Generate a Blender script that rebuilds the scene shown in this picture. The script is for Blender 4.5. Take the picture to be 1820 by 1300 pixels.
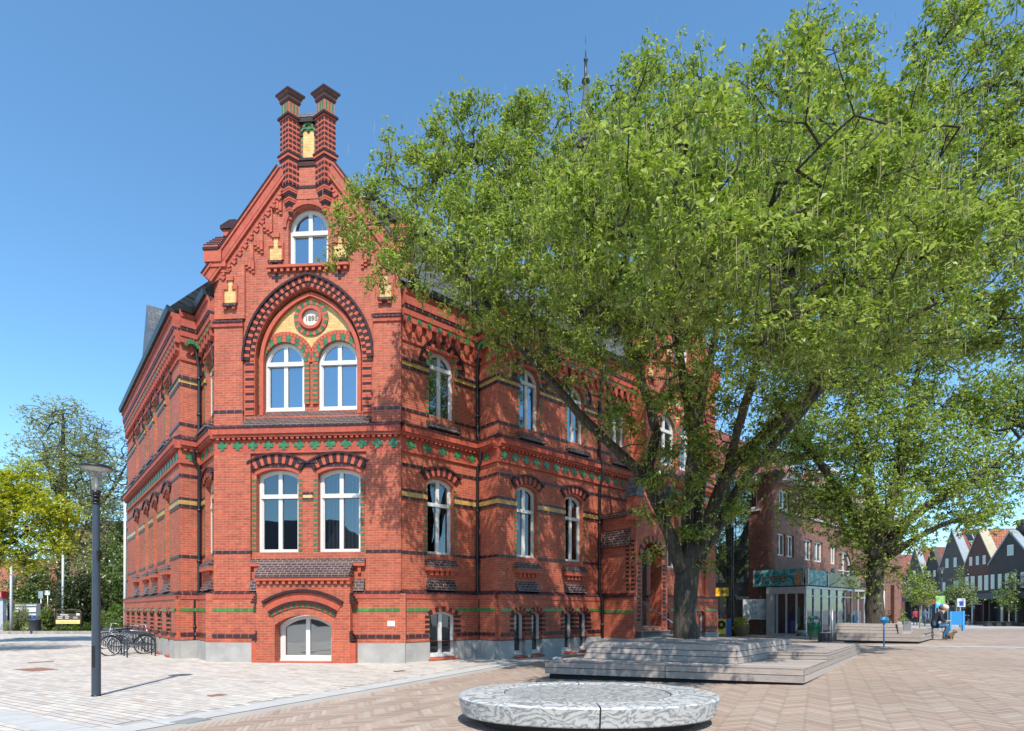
import bpy, bmesh, math, random
import numpy as np
from mathutils import Vector, Matrix
from mathutils.geometry import tessellate_polygon

R = math.radians
scene = bpy.context.scene
COL = scene.collection
for o in list(bpy.data.objects):
    bpy.data.objects.remove(o)

# ------------------------------------------------------------------ camera
F, CX, HY, H = 984.0, 910.0, 1084.0, 1.62      # focal in photo pixels, principal column, horizon row, eye height
cam_d = bpy.data.cameras.new("camera")
cam = bpy.data.objects.new("camera", cam_d)
COL.objects.link(cam)
cam.location = (0, 0, H)
cam.rotation_euler = (R(90), 0, 0)
cam_d.sensor_fit = 'HORIZONTAL'
cam_d.sensor_width = 36.0
cam_d.lens = 36.0 * F / 1820.0
cam_d.shift_y = (HY - 650.0) / 1820.0
cam_d.clip_start = 0.1
cam_d.clip_end = 3000
scene.camera = cam

# ------------------------------------------------------------------ light
SUN_EL, SUN_AZ = R(52), R(173)                 # azimuth clockwise from +Y
sun_dir = Vector((math.sin(SUN_AZ) * math.cos(SUN_EL), math.cos(SUN_AZ) * math.cos(SUN_EL), math.sin(SUN_EL)))
w = bpy.data.worlds.new("World")
scene.world = w
w.use_nodes = True
nt = w.node_tree
bg = nt.nodes['Background']
sky = nt.nodes.new('ShaderNodeTexSky')
sky.sky_type = 'NISHITA'
sky.sun_disc = False
sky.sun_elevation = SUN_EL
sky.sun_rotation = SUN_AZ
sky.altitude = 0
sky.air_density = 1.0
sky.dust_density = 0.25
sky.ozone_density = 1.6
tint = nt.nodes.new('ShaderNodeMix')                    # clear northern spring air: a little less red
tint.data_type = 'RGBA'; tint.blend_type = 'MULTIPLY'; tint.inputs[0].default_value = 1.0
tint.inputs[7].default_value = (0.69, 0.985, 1.07, 1)
nt.links.new(sky.outputs[0], tint.inputs[6])
nt.links.new(tint.outputs[2], bg.inputs[0])
bg.inputs[1].default_value = 0.15
sl = bpy.data.lights.new("sun", 'SUN')
sl.energy = 3.9
sl.angle = R(0.5)
sl.color = (1.0, 0.94, 0.855)
so = bpy.data.objects.new("sun", sl)
COL.objects.link(so)
so.location = (5, -20, 40)
so.rotation_euler = (-sun_dir).to_track_quat('-Z', 'Y').to_euler()
scene.view_settings.view_transform = 'Standard'
scene.view_settings.look = 'None'
scene.view_settings.exposure = 0.74
scene.view_settings.gamma = 1
scene.cycles.max_bounces = 8
scene.cycles.diffuse_bounces = 2
scene.cycles.transparent_max_bounces = 16

# ------------------------------------------------------------------ projection helpers (used to survey positions)
def sstep(a, b, x):
    t = min(1.0, max(0.0, (x - a) / (b - a)))
    return t * t * (3 - 2 * t)

def g(x, y):                                   # ground height: the square rises gently to the right
    return 0.37 * sstep(0, 19, x) * (1 - sstep(26, 48, y))

def g_np(x, y):
    def s(a, b, v):
        t = np.clip((v - a) / (b - a), 0, 1)
        return t * t * (3 - 2 * t)
    return 0.37 * s(0, 19, x) * (1 - s(26, 48, y))

def at(px, py, D):
    return Vector(((px - CX) / F * D, D, H + (HY - py) / F * D))

def gp(px, py):                                # ground point seen at a photo pixel
    z = 0.0
    for _ in range(12):
        D = (H - z) * F / (py - HY)
        z = g((px - CX) / F * D, D)
    return Vector(((px - CX) / F * D, D, z))

# ------------------------------------------------------------------ materials
def new_mat(name):
    m = bpy.data.materials.new(name)
    m.use_nodes = True
    return m, m.node_tree, m.node_tree.nodes['Principled BSDF']

def srgb(r, g_, b):
    f = lambda c: (c / 255 / 12.92) if c <= 10 else ((c / 255 + 0.055) / 1.055) ** 2.4
    return (f(r), f(g_), f(b), 1)

def plain(name, col, rough=0.6, metal=0.0, var=0.12, scale=3.0, bump=0.0, bscale=30.0, spec=0.5):
    m, t, p = new_mat(name)
    c = tuple(col[:3]) + (1,)
    p.inputs['Roughness'].default_value = rough
    p.inputs['Metallic'].default_value = metal
    p.inputs['Specular IOR Level'].default_value = spec
    tc = t.nodes.new('ShaderNodeTexCoord')
    n = t.nodes.new('ShaderNodeTexNoise')
    n.inputs['Scale'].default_value = scale
    n.inputs['Detail'].default_value = 6
    n.inputs['Roughness'].default_value = 0.65
    t.links.new(tc.outputs['Object'], n.inputs['Vector'])
    rp = t.nodes.new('ShaderNodeValToRGB')
    rp.color_ramp.elements[0].position = 0.3
    rp.color_ramp.elements[1].position = 0.72
    rp.color_ramp.elements[0].color = tuple(max(0, v * (1 - var)) for v in c[:3]) + (1,)
    rp.color_ramp.elements[1].color = tuple(min(1, v * (1 + var)) for v in c[:3]) + (1,)
    t.links.new(n.outputs['Fac'], rp.inputs[0])
    t.links.new(rp.outputs[0], p.inputs['Base Color'])
    if bump:
        n2 = t.nodes.new('ShaderNodeTexNoise')
        n2.inputs['Scale'].default_value = bscale
        n2.inputs['Detail'].default_value = 5
        t.links.new(tc.outputs['Object'], n2.inputs['Vector'])
        b = t.nodes.new('ShaderNodeBump')
        b.inputs['Strength'].default_value = bump
        b.inputs['Distance'].default_value = 0.02
        t.links.new(n2.outputs['Fac'], b.inputs['Height'])
        t.links.new(b.outputs[0], p.inputs['Normal'])
    return m

def bricks(name, c1, c2, mortar, bw=0.25, bh=0.077, ms=0.009, rough=0.7, bump=0.5, var=0.25, dark=None, coat=0.0):
    """Brickwork laid on the wall UV (metres along the wall, metres up)."""
    m, t, p = new_mat(name)
    L = t.links
    uv = t.nodes.new('ShaderNodeUVMap')
    uv.uv_map = 'UVMap'
    br = t.nodes.new('ShaderNodeTexBrick')
    br.offset = 0.5
    br.inputs['Scale'].default_value = 1.0
    br.inputs['Brick Width'].default_value = bw
    br.inputs['Row Height'].default_value = bh
    br.inputs['Mortar Size'].default_value = ms
    br.inputs['Mortar Smooth'].default_value = 0.15
    br.inputs['Bias'].default_value = 0.0
    br.inputs['Color1'].default_value = c1
    br.inputs['Color2'].default_value = c2
    br.inputs['Mortar'].default_value = mortar
    L.new(uv.outputs[0], br.inputs['Vector'])
    tc = t.nodes.new('ShaderNodeTexCoord')
    n = t.nodes.new('ShaderNodeTexNoise')
    n.inputs['Scale'].default_value = 0.55
    n.inputs['Detail'].default_value = 8
    n.inputs['Roughness'].default_value = 0.7
    L.new(tc.outputs['Object'], n.inputs['Vector'])
    mr = t.nodes.new('ShaderNodeMapRange')
    mr.inputs[1].default_value = 0.3
    mr.inputs[2].default_value = 0.7
    mr.inputs[3].default_value = 1 - var
    mr.inputs[4].default_value = 1 + var * 0.6
    L.new(n.outputs['Fac'], mr.inputs[0])
    mx = t.nodes.new('ShaderNodeMix')
    mx.data_type = 'RGBA'
    mx.blend_type = 'MULTIPLY'
    mx.inputs[0].default_value = 1.0
    st = t.nodes.new('ShaderNodeMapping')                  # rain streaks: noise drawn out down the wall
    st.inputs['Scale'].default_value = (2.6, 2.6, 0.22)
    L.new(tc.outputs['Object'], st.inputs[0])
    n3 = t.nodes.new('ShaderNodeTexNoise')
    n3.inputs['Scale'].default_value = 1.4
    n3.inputs['Detail'].default_value = 7
    n3.inputs['Roughness'].default_value = 0.7
    L.new(st.outputs[0], n3.inputs['Vector'])
    n4 = t.nodes.new('ShaderNodeTexNoise')                  # firing differences from brick to brick
    n4.inputs['Scale'].default_value = 7.0
    n4.inputs['Detail'].default_value = 3
    L.new(tc.outputs['Object'], n4.inputs['Vector'])
    a1 = t.nodes.new('ShaderNodeMath'); a1.operation = 'MULTIPLY_ADD'
    a1.inputs[1].default_value = 0.5; L.new(n3.outputs['Fac'], a1.inputs[0])
    a2 = t.nodes.new('ShaderNodeMath'); a2.operation = 'MULTIPLY_ADD'
    a2.inputs[1].default_value = 0.7; a2.inputs[2].default_value = 0.38; L.new(n4.outputs['Fac'], a2.inputs[0])
    L.new(a2.outputs[0], a1.inputs[2])
    a3 = t.nodes.new('ShaderNodeMath'); a3.operation = 'MULTIPLY'
    L.new(mr.outputs[0], a3.inputs[0]); L.new(a1.outputs[0], a3.inputs[1])
    L.new(br.outputs['Color'], mx.inputs[6])
    L.new(a3.outputs[0], mx.inputs[7])
    L.new(mx.outputs[2], p.inputs['Base Color'])
    p.inputs['Roughness'].default_value = rough
    p.inputs['Coat Weight'].default_value = coat
    b = t.nodes.new('ShaderNodeBump')
    b.invert = True
    b.inputs['Strength'].default_value = bump
    b.inputs['Distance'].default_value = 0.01
    L.new(br.outputs['Fac'], b.inputs['Height'])
    L.new(b.outputs[0], p.inputs['Normal'])
    return m

def island_ramp(t, stops, interp='LINEAR'):
    ge = t.nodes.new('ShaderNodeNewGeometry')
    rp = t.nodes.new('ShaderNodeValToRGB')
    rp.color_ramp.interpolation = interp
    els = rp.color_ramp.elements
    els[0].position, els[0].color = stops[0][0], tuple(stops[0][1][:3]) + (1,)
    els[1].position, els[1].color = stops[1][0], tuple(stops[1][1][:3]) + (1,)
    for pos, c in stops[2:]:
        e = els.new(pos)
        e.color = tuple(c[:3]) + (1,)
    t.links.new(ge.outputs['Random Per Island'], rp.inputs[0])
    return rp

def leaves_mat(name, stops, trans=0.4, gloss=0.06):
    m, t, p = new_mat(name)
    t.nodes.remove(p)
    out = t.nodes['Material Output']
    rp = island_ramp(t, stops)
    d = t.nodes.new('ShaderNodeBsdfDiffuse')
    tr = t.nodes.new('ShaderNodeBsdfTranslucent')
    hs = t.nodes.new('ShaderNodeHueSaturation')
    hs.inputs['Saturation'].default_value = 1.15
    hs.inputs['Value'].default_value = 1.25
    gl = t.nodes.new('ShaderNodeBsdfGlossy')
    gl.inputs['Roughness'].default_value = 0.42
    gl.inputs['Color'].default_value = (1, 1, 1, 1)
    t.links.new(rp.outputs[0], d.inputs[0])
    t.links.new(rp.outputs[0], hs.inputs['Color'])
    t.links.new(hs.outputs[0], tr.inputs[0])
    a = t.nodes.new('ShaderNodeMixShader')
    a.inputs[0].default_value = trans
    t.links.new(d.outputs[0], a.inputs[1])
    t.links.new(tr.outputs[0], a.inputs[2])
    b = t.nodes.new('ShaderNodeMixShader')
    b.inputs[0].default_value = gloss
    t.links.new(a.outputs[0], b.inputs[1])
    t.links.new(gl.outputs[0], b.inputs[2])
    t.links.new(b.outputs[0], out.inputs[0])
    return m

def pane_mat(name, refl, tint, rough=0.015, clear=0.0, base=(0.012, 0.014, 0.016)):
    """Window glass: mirror reflection over a dark (or see-through) body."""
    m, t, p = new_mat(name)
    out = t.nodes['Material Output']
    p.inputs['Base Color'].default_value = base + (1,)
    p.inputs['Roughness'].default_value = 0.25
    body = p
    if clear:
        tp = t.nodes.new('ShaderNodeBsdfTransparent')
        tp.inputs[0].default_value = (clear, clear, clear, 1)
        body = tp
    gl = t.nodes.new('ShaderNodeBsdfGlossy')
    gl.inputs['Roughness'].default_value = rough
    gl.inputs['Color'].default_value = tint + (1,)
    tc = t.nodes.new('ShaderNodeTexCoord')
    n = t.nodes.new('ShaderNodeTexNoise')
    n.inputs['Scale'].default_value = 1.3
    n.inputs['Detail'].default_value = 1
    t.links.new(tc.outputs['Object'], n.inputs['Vector'])
    bp = t.nodes.new('ShaderNodeBump')
    bp.inputs['Strength'].default_value = 0.06
    bp.inputs['Distance'].default_value = 0.05
    t.links.new(n.outputs['Fac'], bp.inputs['Height'])
    t.links.new(bp.outputs[0], gl.inputs['Normal'])
    lw = t.nodes.new('ShaderNodeFresnel')
    lw.inputs[0].default_value = 1.5
    mr = t.nodes.new('ShaderNodeMapRange')
    mr.inputs[1].default_value = 0.04
    mr.inputs[2].default_value = 1.0
    mr.inputs[3].default_value = refl
    mr.inputs[4].default_value = 1.0
    t.links.new(lw.outputs[0], mr.inputs[0])
    mx = t.nodes.new('ShaderNodeMixShader')
    t.links.new(mr.outputs[0], mx.inputs[0])
    t.links.new(body.outputs[0], mx.inputs[1])
    t.links.new(gl.outputs[0], mx.inputs[2])
    t.links.new(mx.outputs[0], out.inputs[0])
    return m

M = {}
M['brick'] = bricks('red brickwork', (0.455, 0.092, 0.040, 1), (0.335, 0.062, 0.031, 1), (0.42, 0.19, 0.12, 1), ms=0.007, var=0.2)
M['red'] = bricks('red moulded brick', (0.43, 0.075, 0.038, 1), (0.36, 0.06, 0.033, 1), (0.36, 0.12, 0.08, 1), bw=0.12, bh=0.5, ms=0.006, var=0.15)
M['redblock'] = plain('red brick block', (0.42, 0.082, 0.042), 0.7, var=0.2, scale=6)
M['dark'] = bricks('dark glazed brick', (0.050, 0.020, 0.024, 1), (0.030, 0.014, 0.020, 1), (0.26, 0.13, 0.09, 1), bw=0.25, bh=0.5, ms=0.010, rough=0.4, var=0.3)
M['darkblock'] = plain('dark glazed block', (0.040, 0.017, 0.017), 0.42, var=0.35, scale=7, spec=0.3)
M['darktile'] = bricks('dark glazed sill tiles', (0.070, 0.036, 0.034, 1), (0.03, 0.017, 0.02, 1), (0.24, 0.17, 0.14, 1), bw=0.2, bh=0.10, ms=0.011, rough=0.45, var=0.3)
M['green'] = plain('green glazed brick', (0.040, 0.155, 0.062), 0.35, var=0.5, scale=9)
M['greenband'] = bricks('green glazed band', (0.055, 0.22, 0.055, 1), (0.035, 0.16, 0.045, 1), (0.3, 0.25, 0.15, 1), bw=0.25, bh=0.5, ms=0.008, rough=0.3)
M['yellow'] = bricks('yellow glazed brick', (0.74, 0.47, 0.17, 1), (0.66, 0.38, 0.12, 1), (0.55, 0.34, 0.18, 1), bw=0.22, bh=0.09, ms=0.006, rough=0.35, var=0.12)
M['yellowband'] = bricks('dull yellow glazed band', (0.52, 0.31, 0.09, 1), (0.44, 0.25, 0.07, 1), (0.4, 0.25, 0.12, 1), bw=0.22, bh=0.5, ms=0.008, rough=0.4, var=0.2)
M['plinth'] = plain('grey cement plinth', (0.34, 0.325, 0.305), 0.85, var=0.2, scale=1.6, bump=0.15)
M['slate'] = bricks('grey slate roofing', (0.135, 0.145, 0.15, 1), (0.085, 0.09, 0.098, 1), (0.045, 0.045, 0.05, 1), bw=0.26, bh=0.17, ms=0.012, rough=0.45, var=0.4)
M['black'] = plain('black painted metal', (0.012, 0.012, 0.013), 0.4, var=0.2)
M['white'] = plain('white painted window timber', (0.60, 0.59, 0.56), 0.45, var=0.05)
M['stone'] = plain('pale carved stone', (0.62, 0.56, 0.48), 0.85, var=0.15, scale=8, bump=0.4)
M['pane_sky'] = pane_mat('window glass upper', 0.50, (0.55, 0.66, 0.74))
M['pane_dark'] = pane_mat('window glass dark', 0.13, (0.9, 0.95, 1.0))
M['pane_clear'] = pane_mat('window glass clear', 0.12, (0.9, 0.95, 1.0), clear=0.62)
M['pane_low'] = pane_mat('window glass at street level', 0.42, (0.80, 0.82, 0.80))
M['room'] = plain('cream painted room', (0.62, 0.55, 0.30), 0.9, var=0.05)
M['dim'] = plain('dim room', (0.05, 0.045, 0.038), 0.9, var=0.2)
M['blind'] = plain('pale vertical blind', (0.66, 0.64, 0.55), 0.8, var=0.08)
M['grey_metal'] = plain('blue grey lacquered steel', (0.045, 0.058, 0.078), 0.42, metal=0.2, var=0.1)
M['steel'] = plain('galvanised steel', (0.42, 0.44, 0.46), 0.38, metal=0.6, var=0.15)
M['pole'] = plain('white lacquered pole', (0.68, 0.69, 0.70), 0.35, var=0.05)

# ------------------------------------------------------------------ mesh helpers
class Fr:
    """A facade frame: s runs right along the wall (seen from outside), z up, d outward."""
    def __init__(self, ox, oy, ux, uy):
        l = math.hypot(ux, uy)
        self.o = (ox, oy)
        self.u = (ux / l, uy / l)
        self.n = (uy / l, -ux / l)
    def __call__(self, s, z, d):
        return Vector((self.o[0] + self.u[0] * s + self.n[0] * d, self.o[1] + self.u[1] * s + self.n[1] * d, z))
    def off(self, s, d):
        p = self(s, 0, d)
        return (p.x, p.y)

WORLD = lambda a, b, c: Vector((a, b, c))

class MB:
    def __init__(self, T=None):
        self.v, self.f, self.mi, self.sm = [], [], [], []
        self.T = T or WORLD
    def V(self, a, b, c):
        self.v.append(self.T(a, b, c))
        return len(self.v) - 1
    def face(self, idx, m=0, smooth=False):
        self.f.append(tuple(idx)); self.mi.append(m); self.sm.append(smooth)
    def poly(self, pts, m=0):
        self.face([self.V(*p) for p in pts], m)
    def box(self, a0, a1, b0, b1, c0, c1, m=0):
        i = [self.V(a, b, c) for a in (a0, a1) for b in (b0, b1) for c in (c0, c1)]
        for q in ((0, 1, 3, 2), (4, 6, 7, 5), (0, 4, 5, 1), (2, 3, 7, 6), (0, 2, 6, 4), (1, 5, 7, 3)):
            self.face([i[k] for k in q], m)
    def prism(self, pts, c0, c1, m=0, cap0=True):
        """outline of (a, b) pairs swept along the third axis"""
        n = len(pts)
        A = [self.V(p[0], p[1], c0) for p in pts]
        B = [self.V(p[0], p[1], c1) for p in pts]
        if n > 4:
            tri = tessellate_polygon([[Vector((p[0], p[1], 0)) for p in pts]])
            for t in tri:
                self.face([B[k] for k in t], m)
                if cap0: self.face([A[k] for k in reversed(t)], m)
        else:
            self.face(B, m)
            if cap0: self.face(A[::-1], m)
        for k in range(n):
            j = (k + 1) % n
            self.face([A[k], A[j], B[j], B[k]], m)
    def profile(self, pts, s0, s1, m=0):
        """outline of (d, z) pairs swept along s"""
        n = len(pts)
        A = [self.V(s0, p[1], p[0]) for p in pts]
        B = [self.V(s1, p[1], p[0]) for p in pts]
        self.face(A, m); self.face(B[::-1], m)
        for k in range(n):
            j = (k + 1) % n
            self.face([A[k], B[k], B[j], A[j]], m)
    def ring(self, outer, inner, c0, c1, m=0):
        n = len(outer)
        oA = [self.V(p[0], p[1], c0) for p in outer]; oB = [self.V(p[0], p[1], c1) for p in outer]
        iA = [self.V(p[0], p[1], c0) for p in inner]; iB = [self.V(p[0], p[1], c1) for p in inner]
        for k in range(n):
            j = (k + 1) % n
            self.face([oB[k], oB[j], iB[j], iB[k]], m)
            self.face([oA[k], iA[k], iA[j], oA[j]], m)
            self.face([oA[k], oA[j], oB[j], oB[k]], m)
            self.face([iA[k], iB[k], iB[j], iA[j]], m)
    def tube(self, pts, rad, n=8, m=0, smooth=True, caps=True, closed=False):
        pts = [Vector(p) for p in pts]
        if not hasattr(rad, '__len__'): rad = [rad] * len(pts)
        rings = []
        N = len(pts)
        prev = None
        for k, p in enumerate(pts):
            if closed: t = pts[(k + 1) % N] - pts[k - 1]
            else: t = pts[min(k + 1, N - 1)] - pts[max(k - 1, 0)]
            t.normalize()
            if prev is None:
                a = Vector((0, 0, 1)) if abs(t.z) < 0.9 else Vector((1, 0, 0))
            else:
                a = prev
            x = a - t * a.dot(t)
            if x.length < 1e-5: x = t.orthogonal()
            x.normalize()
            prev = x
            y = t.cross(x)
            rings.append([self.V(*(p + (x * math.cos(2 * math.pi * i / n) + y * math.sin(2 * math.pi * i / n)) * rad[k])) for i in range(n)])
        for k in range(N if closed else N - 1):
            a, b = rings[k], rings[(k + 1) % N]
            for i in range(n):
                j = (i + 1) % n
                self.face([a[i], a[j], b[j], b[i]], m, smooth)
        if caps and not closed:
            self.face(rings[0][::-1], m); self.face(rings[-1], m)
    def lathe(self, prof, c=(0, 0), n=16, m=0, smooth=True, sx=1.0, sy=1.0, cap=True):
        rings = [[self.V(c[0] + r * sx * math.cos(2 * math.pi * i / n), c[1] + r * sy * math.sin(2 * math.pi * i / n), z) for i in range(n)] for r, z in prof]
        for a, b in zip(rings, rings[1:]):
            for i in range(n):
                j = (i + 1) % n
                self.face([a[i], a[j], b[j], b[i]], m, smooth)
        if cap:
            self.face(rings[0][::-1], m); self.face(rings[-1], m)
    def ball(self, c, r, m=0, n=10, k=6):
        rx, ry, rz = r if hasattr(r, '__len__') else (r, r, r)
        rings = []
        for a in range(1, k):
            th = math.pi * a / k
            rings.append([self.V(c[0] + rx * math.sin(th) * math.cos(2 * math.pi * i / n), c[1] + ry * math.sin(th) * math.sin(2 * math.pi * i / n), c[2] - rz * math.cos(th)) for i in range(n)])
        bot = self.V(c[0], c[1], c[2] - rz); top = self.V(c[0], c[1], c[2] + rz)
        for i in range(n):
            j = (i + 1) % n
            self.face([bot, rings[0][j], rings[0][i]], m, True)
            self.face([top, rings[-1][i], rings[-1][j]], m, True)
            for a, b in zip(rings, rings[1:]):
                self.face([a[i], a[j], b[j], b[i]], m, True)
    def build(self, name, mats, parent=None, loc=None, recalc=True):
        if not isinstance(mats, (list, tuple)): mats = [mats]
        base = Vector((0, 0, 0))
        if parent is not None: base = root_of(parent)
        elif loc is not None: base = Vector(loc)
        me = bpy.data.meshes.new(name)
        V = [v - base for v in self.v]
        me.from_pydata(V, [], self.f)
        for mm in mats: me.materials.append(M[mm] if isinstance(mm, str) else mm)
        me.polygons.foreach_set('material_index', self.mi)
        me.polygons.foreach_set('use_smooth', self.sm)
        if recalc:
            bm = bmesh.new(); bm.from_mesh(me)
            bmesh.ops.remove_doubles(bm, verts=bm.verts, dist=1e-5)
            bmesh.ops.recalc_face_normals(bm, faces=bm.faces)
            bm.to_mesh(me); bm.free()
        wall_uv(me, base)
        o = bpy.data.objects.new(name, me)
        COL.objects.link(o)
        if parent is not None: o.parent = parent
        elif loc is not None: o.location = base
        return o

def wall_uv(me, base):
    uv = me.uv_layers.new(name='UVMap')
    vs = me.vertices
    for p in me.polygons:
        n = p.normal
        h = math.hypot(n.x, n.y)
        if h < 0.2:
            tx, ty, vz = 1.0, 0.0, None
        else:
            tx, ty, vz = -n.y / h, n.x / h, 1.0 / h
        for li in p.loop_indices:
            c = vs[me.loops[li].vertex_index].co + base
            if vz is None: uv.data[li].uv = (c.x, c.y)
            else: uv.data[li].uv = (c.x * tx + c.y * ty, c.z * vz)

ROOTLOC = {}
def root_of(o):
    r = o
    while r.parent is not None: r = r.parent
    return Vector(r.location) if r.rotation_euler.z == 0 else Vector((0, 0, 0))

def tag(o, label, cat, group=None, kind=None):
    o['label'] = label
    if cat: o['category'] = cat
    if group: o['group'] = group
    if kind: o['kind'] = kind
    return o

def thing(name, loc, label, cat, group=None):
    o = bpy.data.objects.new(name, None)
    o.empty_display_size = 0.3
    COL.objects.link(o)
    o.location = loc
    return tag(o, label, cat, group)

def copy_thing(o, loc, rz=None, label=None, parent=None, scale=None):
    c = o.copy()
    COL.objects.link(c)
    if parent is not None: c.parent = parent
    else:
        c.location = loc
        if rz is not None: c.rotation_euler.z = rz
        if scale: c.scale = (scale,) * 3
        if label: c['label'] = label
    for ch in o.children:
        copy_thing(ch, None, parent=c)
    return c

def np_mesh(name, V, faces, mats, parent=None, mi=None, smooth=False):
    """V (N,3); faces (K,n) all the same size"""
    me = bpy.data.meshes.new(name)
    V = np.asarray(V, dtype=np.float32)
    base = np.array(root_of(parent) if parent is not None else (0, 0, 0), dtype=np.float32)
    V = V - base
    K, n = faces.shape
    me.vertices.add(len(V)); me.vertices.foreach_set('co', V.ravel())
    me.loops.add(K * n); me.loops.foreach_set('vertex_index', faces.astype(np.int32).ravel())
    me.polygons.add(K)
    me.polygons.foreach_set('loop_start', np.arange(0, K * n, n, dtype=np.int32))
    me.polygons.foreach_set('loop_total', np.full(K, n, dtype=np.int32))
    if not isinstance(mats, (list, tuple)): mats = [mats]
    for mm in mats: me.materials.append(M[mm] if isinstance(mm, str) else mm)
    if mi is not None: me.polygons.foreach_set('material_index', mi.astype(np.int32))
    if smooth: me.polygons.foreach_set('use_smooth', np.ones(K, dtype=bool))
    me.update(calc_edges=True)
    o = bpy.data.objects.new(name, me)
    COL.objects.link(o)
    if parent is not None: o.parent = parent
    return o

def text_obj(name, s, size, fr, sx, z, d, mat, parent, extrude=0.004, align='CENTER', bold=0.0, xs=1.0):
    cu = bpy.data.curves.new(name, 'FONT')
    cu.body = s; cu.size = size; cu.extrude = extrude; cu.align_x = align; cu.align_y = 'CENTER'; cu.offset = bold
    tmp = bpy.data.objects.new('tmp', cu)
    COL.objects.link(tmp)
    dg = bpy.context.evaluated_depsgraph_get()
    me = bpy.data.meshes.new_from_object(tmp.evaluated_get(dg))
    bpy.data.objects.remove(tmp)
    base = root_of(parent)
    for v in me.vertices:
        v.co = fr(sx + v.co.x * xs, z + v.co.y, d + v.co.z) - base
    me.materials.clear(); me.materials.append(M[mat] if isinstance(mat, str) else mat)
    me.name = name
    o = bpy.data.objects.new(name, me)
    COL.objects.link(o); o.parent = parent
    return o

# ------------------------------------------------------------------ arches
def arc_pts(sc, w, zs, rise, n=14):
    """points of an arch from right springing over the crown to left springing"""
    if rise < 1e-4: return [(sc + w / 2, zs), (sc - w / 2, zs)]
    Rr = (w * w / 4 + rise * rise) / (2 * rise)
    zc = zs + rise - Rr
    a0 = math.atan2(zs - zc, w / 2)
    return [(sc + Rr * math.cos(a0 + (math.pi - 2 * a0) * k / n), zc + Rr * math.sin(a0 + (math.pi - 2 * a0) * k / n)) for k in range(n + 1)]

def arch_loop(sc, w, z0, zs, rise, n=14):
    return [(sc - w / 2, z0), (sc + w / 2, z0)] + arc_pts(sc, w, zs, rise, n)

def arch_blocks(mb, sc, w, zs, rise, t0, t1, n, d0, d1, mats, gap=0.08):
    """alternating wedge bricks on an arch of span w; t0..t1 = offset outward from the arch line"""
    Rr = (w * w / 4 + rise * rise) / (2 * rise)
    zc = zs + rise - Rr
    a0 = math.atan2(zs - zc, w / 2)
    st = (math.pi - 2 * a0) / n
    for k in range(n):
        b0, b1 = a0 + st * (k + gap / 2), a0 + st * (k + 1 - gap / 2)
        p = [(sc + r * math.cos(b), zc + r * math.sin(b)) for r, b in ((Rr + t0, b0), (Rr + t1, b0), (Rr + t1, b1), (Rr + t0, b1))]
        mb.prism(p, d0, d1, mats[k % len(mats)])

def arch_band(mb, sc, w, zs, rise, t0, t1, d0, d1, m, n=18):
    Rr = (w * w / 4 + rise * rise) / (2 * rise)
    zc = zs + rise - Rr
    a0 = math.atan2(zs - zc, w / 2)
    for k in range(n):
        b0, b1 = a0 + (math.pi - 2 * a0) * k / n, a0 + (math.pi - 2 * a0) * (k + 1) / n
        p = [(sc + r * math.cos(b), zc + r * math.sin(b)) for r, b in ((Rr + t0, b0), (Rr + t1, b0), (Rr + t1, b1), (Rr + t0, b1))]
        mb.prism(p, d0, d1, m)

def wall(fr, outer, holes, d, reveal, mats, parent, name='wall', side=0.0, hole_m=0):
    mb = MB(fr)
    loops = [outer] + holes
    tri = tessellate_polygon([[Vector((p[0], p[1], 0)) for p in lp] for lp in loops])
    flat = [p for lp in loops for p in lp]
    idx = [mb.V(p[0], p[1], d) for p in flat]
    for t in tri:
        a, b, c = (flat[k] for k in t)
        ar = (b[0] - a[0]) * (c[1] - a[1]) - (b[1] - a[1]) * (c[0] - a[0])
        if abs(ar) < 1e-9: continue
        mb.face([idx[k] for k in (t if ar > 0 else t[::-1])], 0)
    for lp in holes:
        n = len(lp)
        for k in range(n):
            a, b = lp[k], lp[(k + 1) % n]
            mb.poly([(a[0], a[1], d), (a[0], a[1], d - reveal), (b[0], b[1], d - reveal), (b[0], b[1], d)], hole_m)
    if side:
        n = len(outer)
        for k in range(n):
            a, b = outer[k], outer[(k + 1) % n]
            mb.poly([(a[0], a[1], d), (b[0], b[1], d), (b[0], b[1], d - side), (a[0], a[1], d - side)], 0)
    return mb.build(name, mats, parent, recalc=False)

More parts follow.
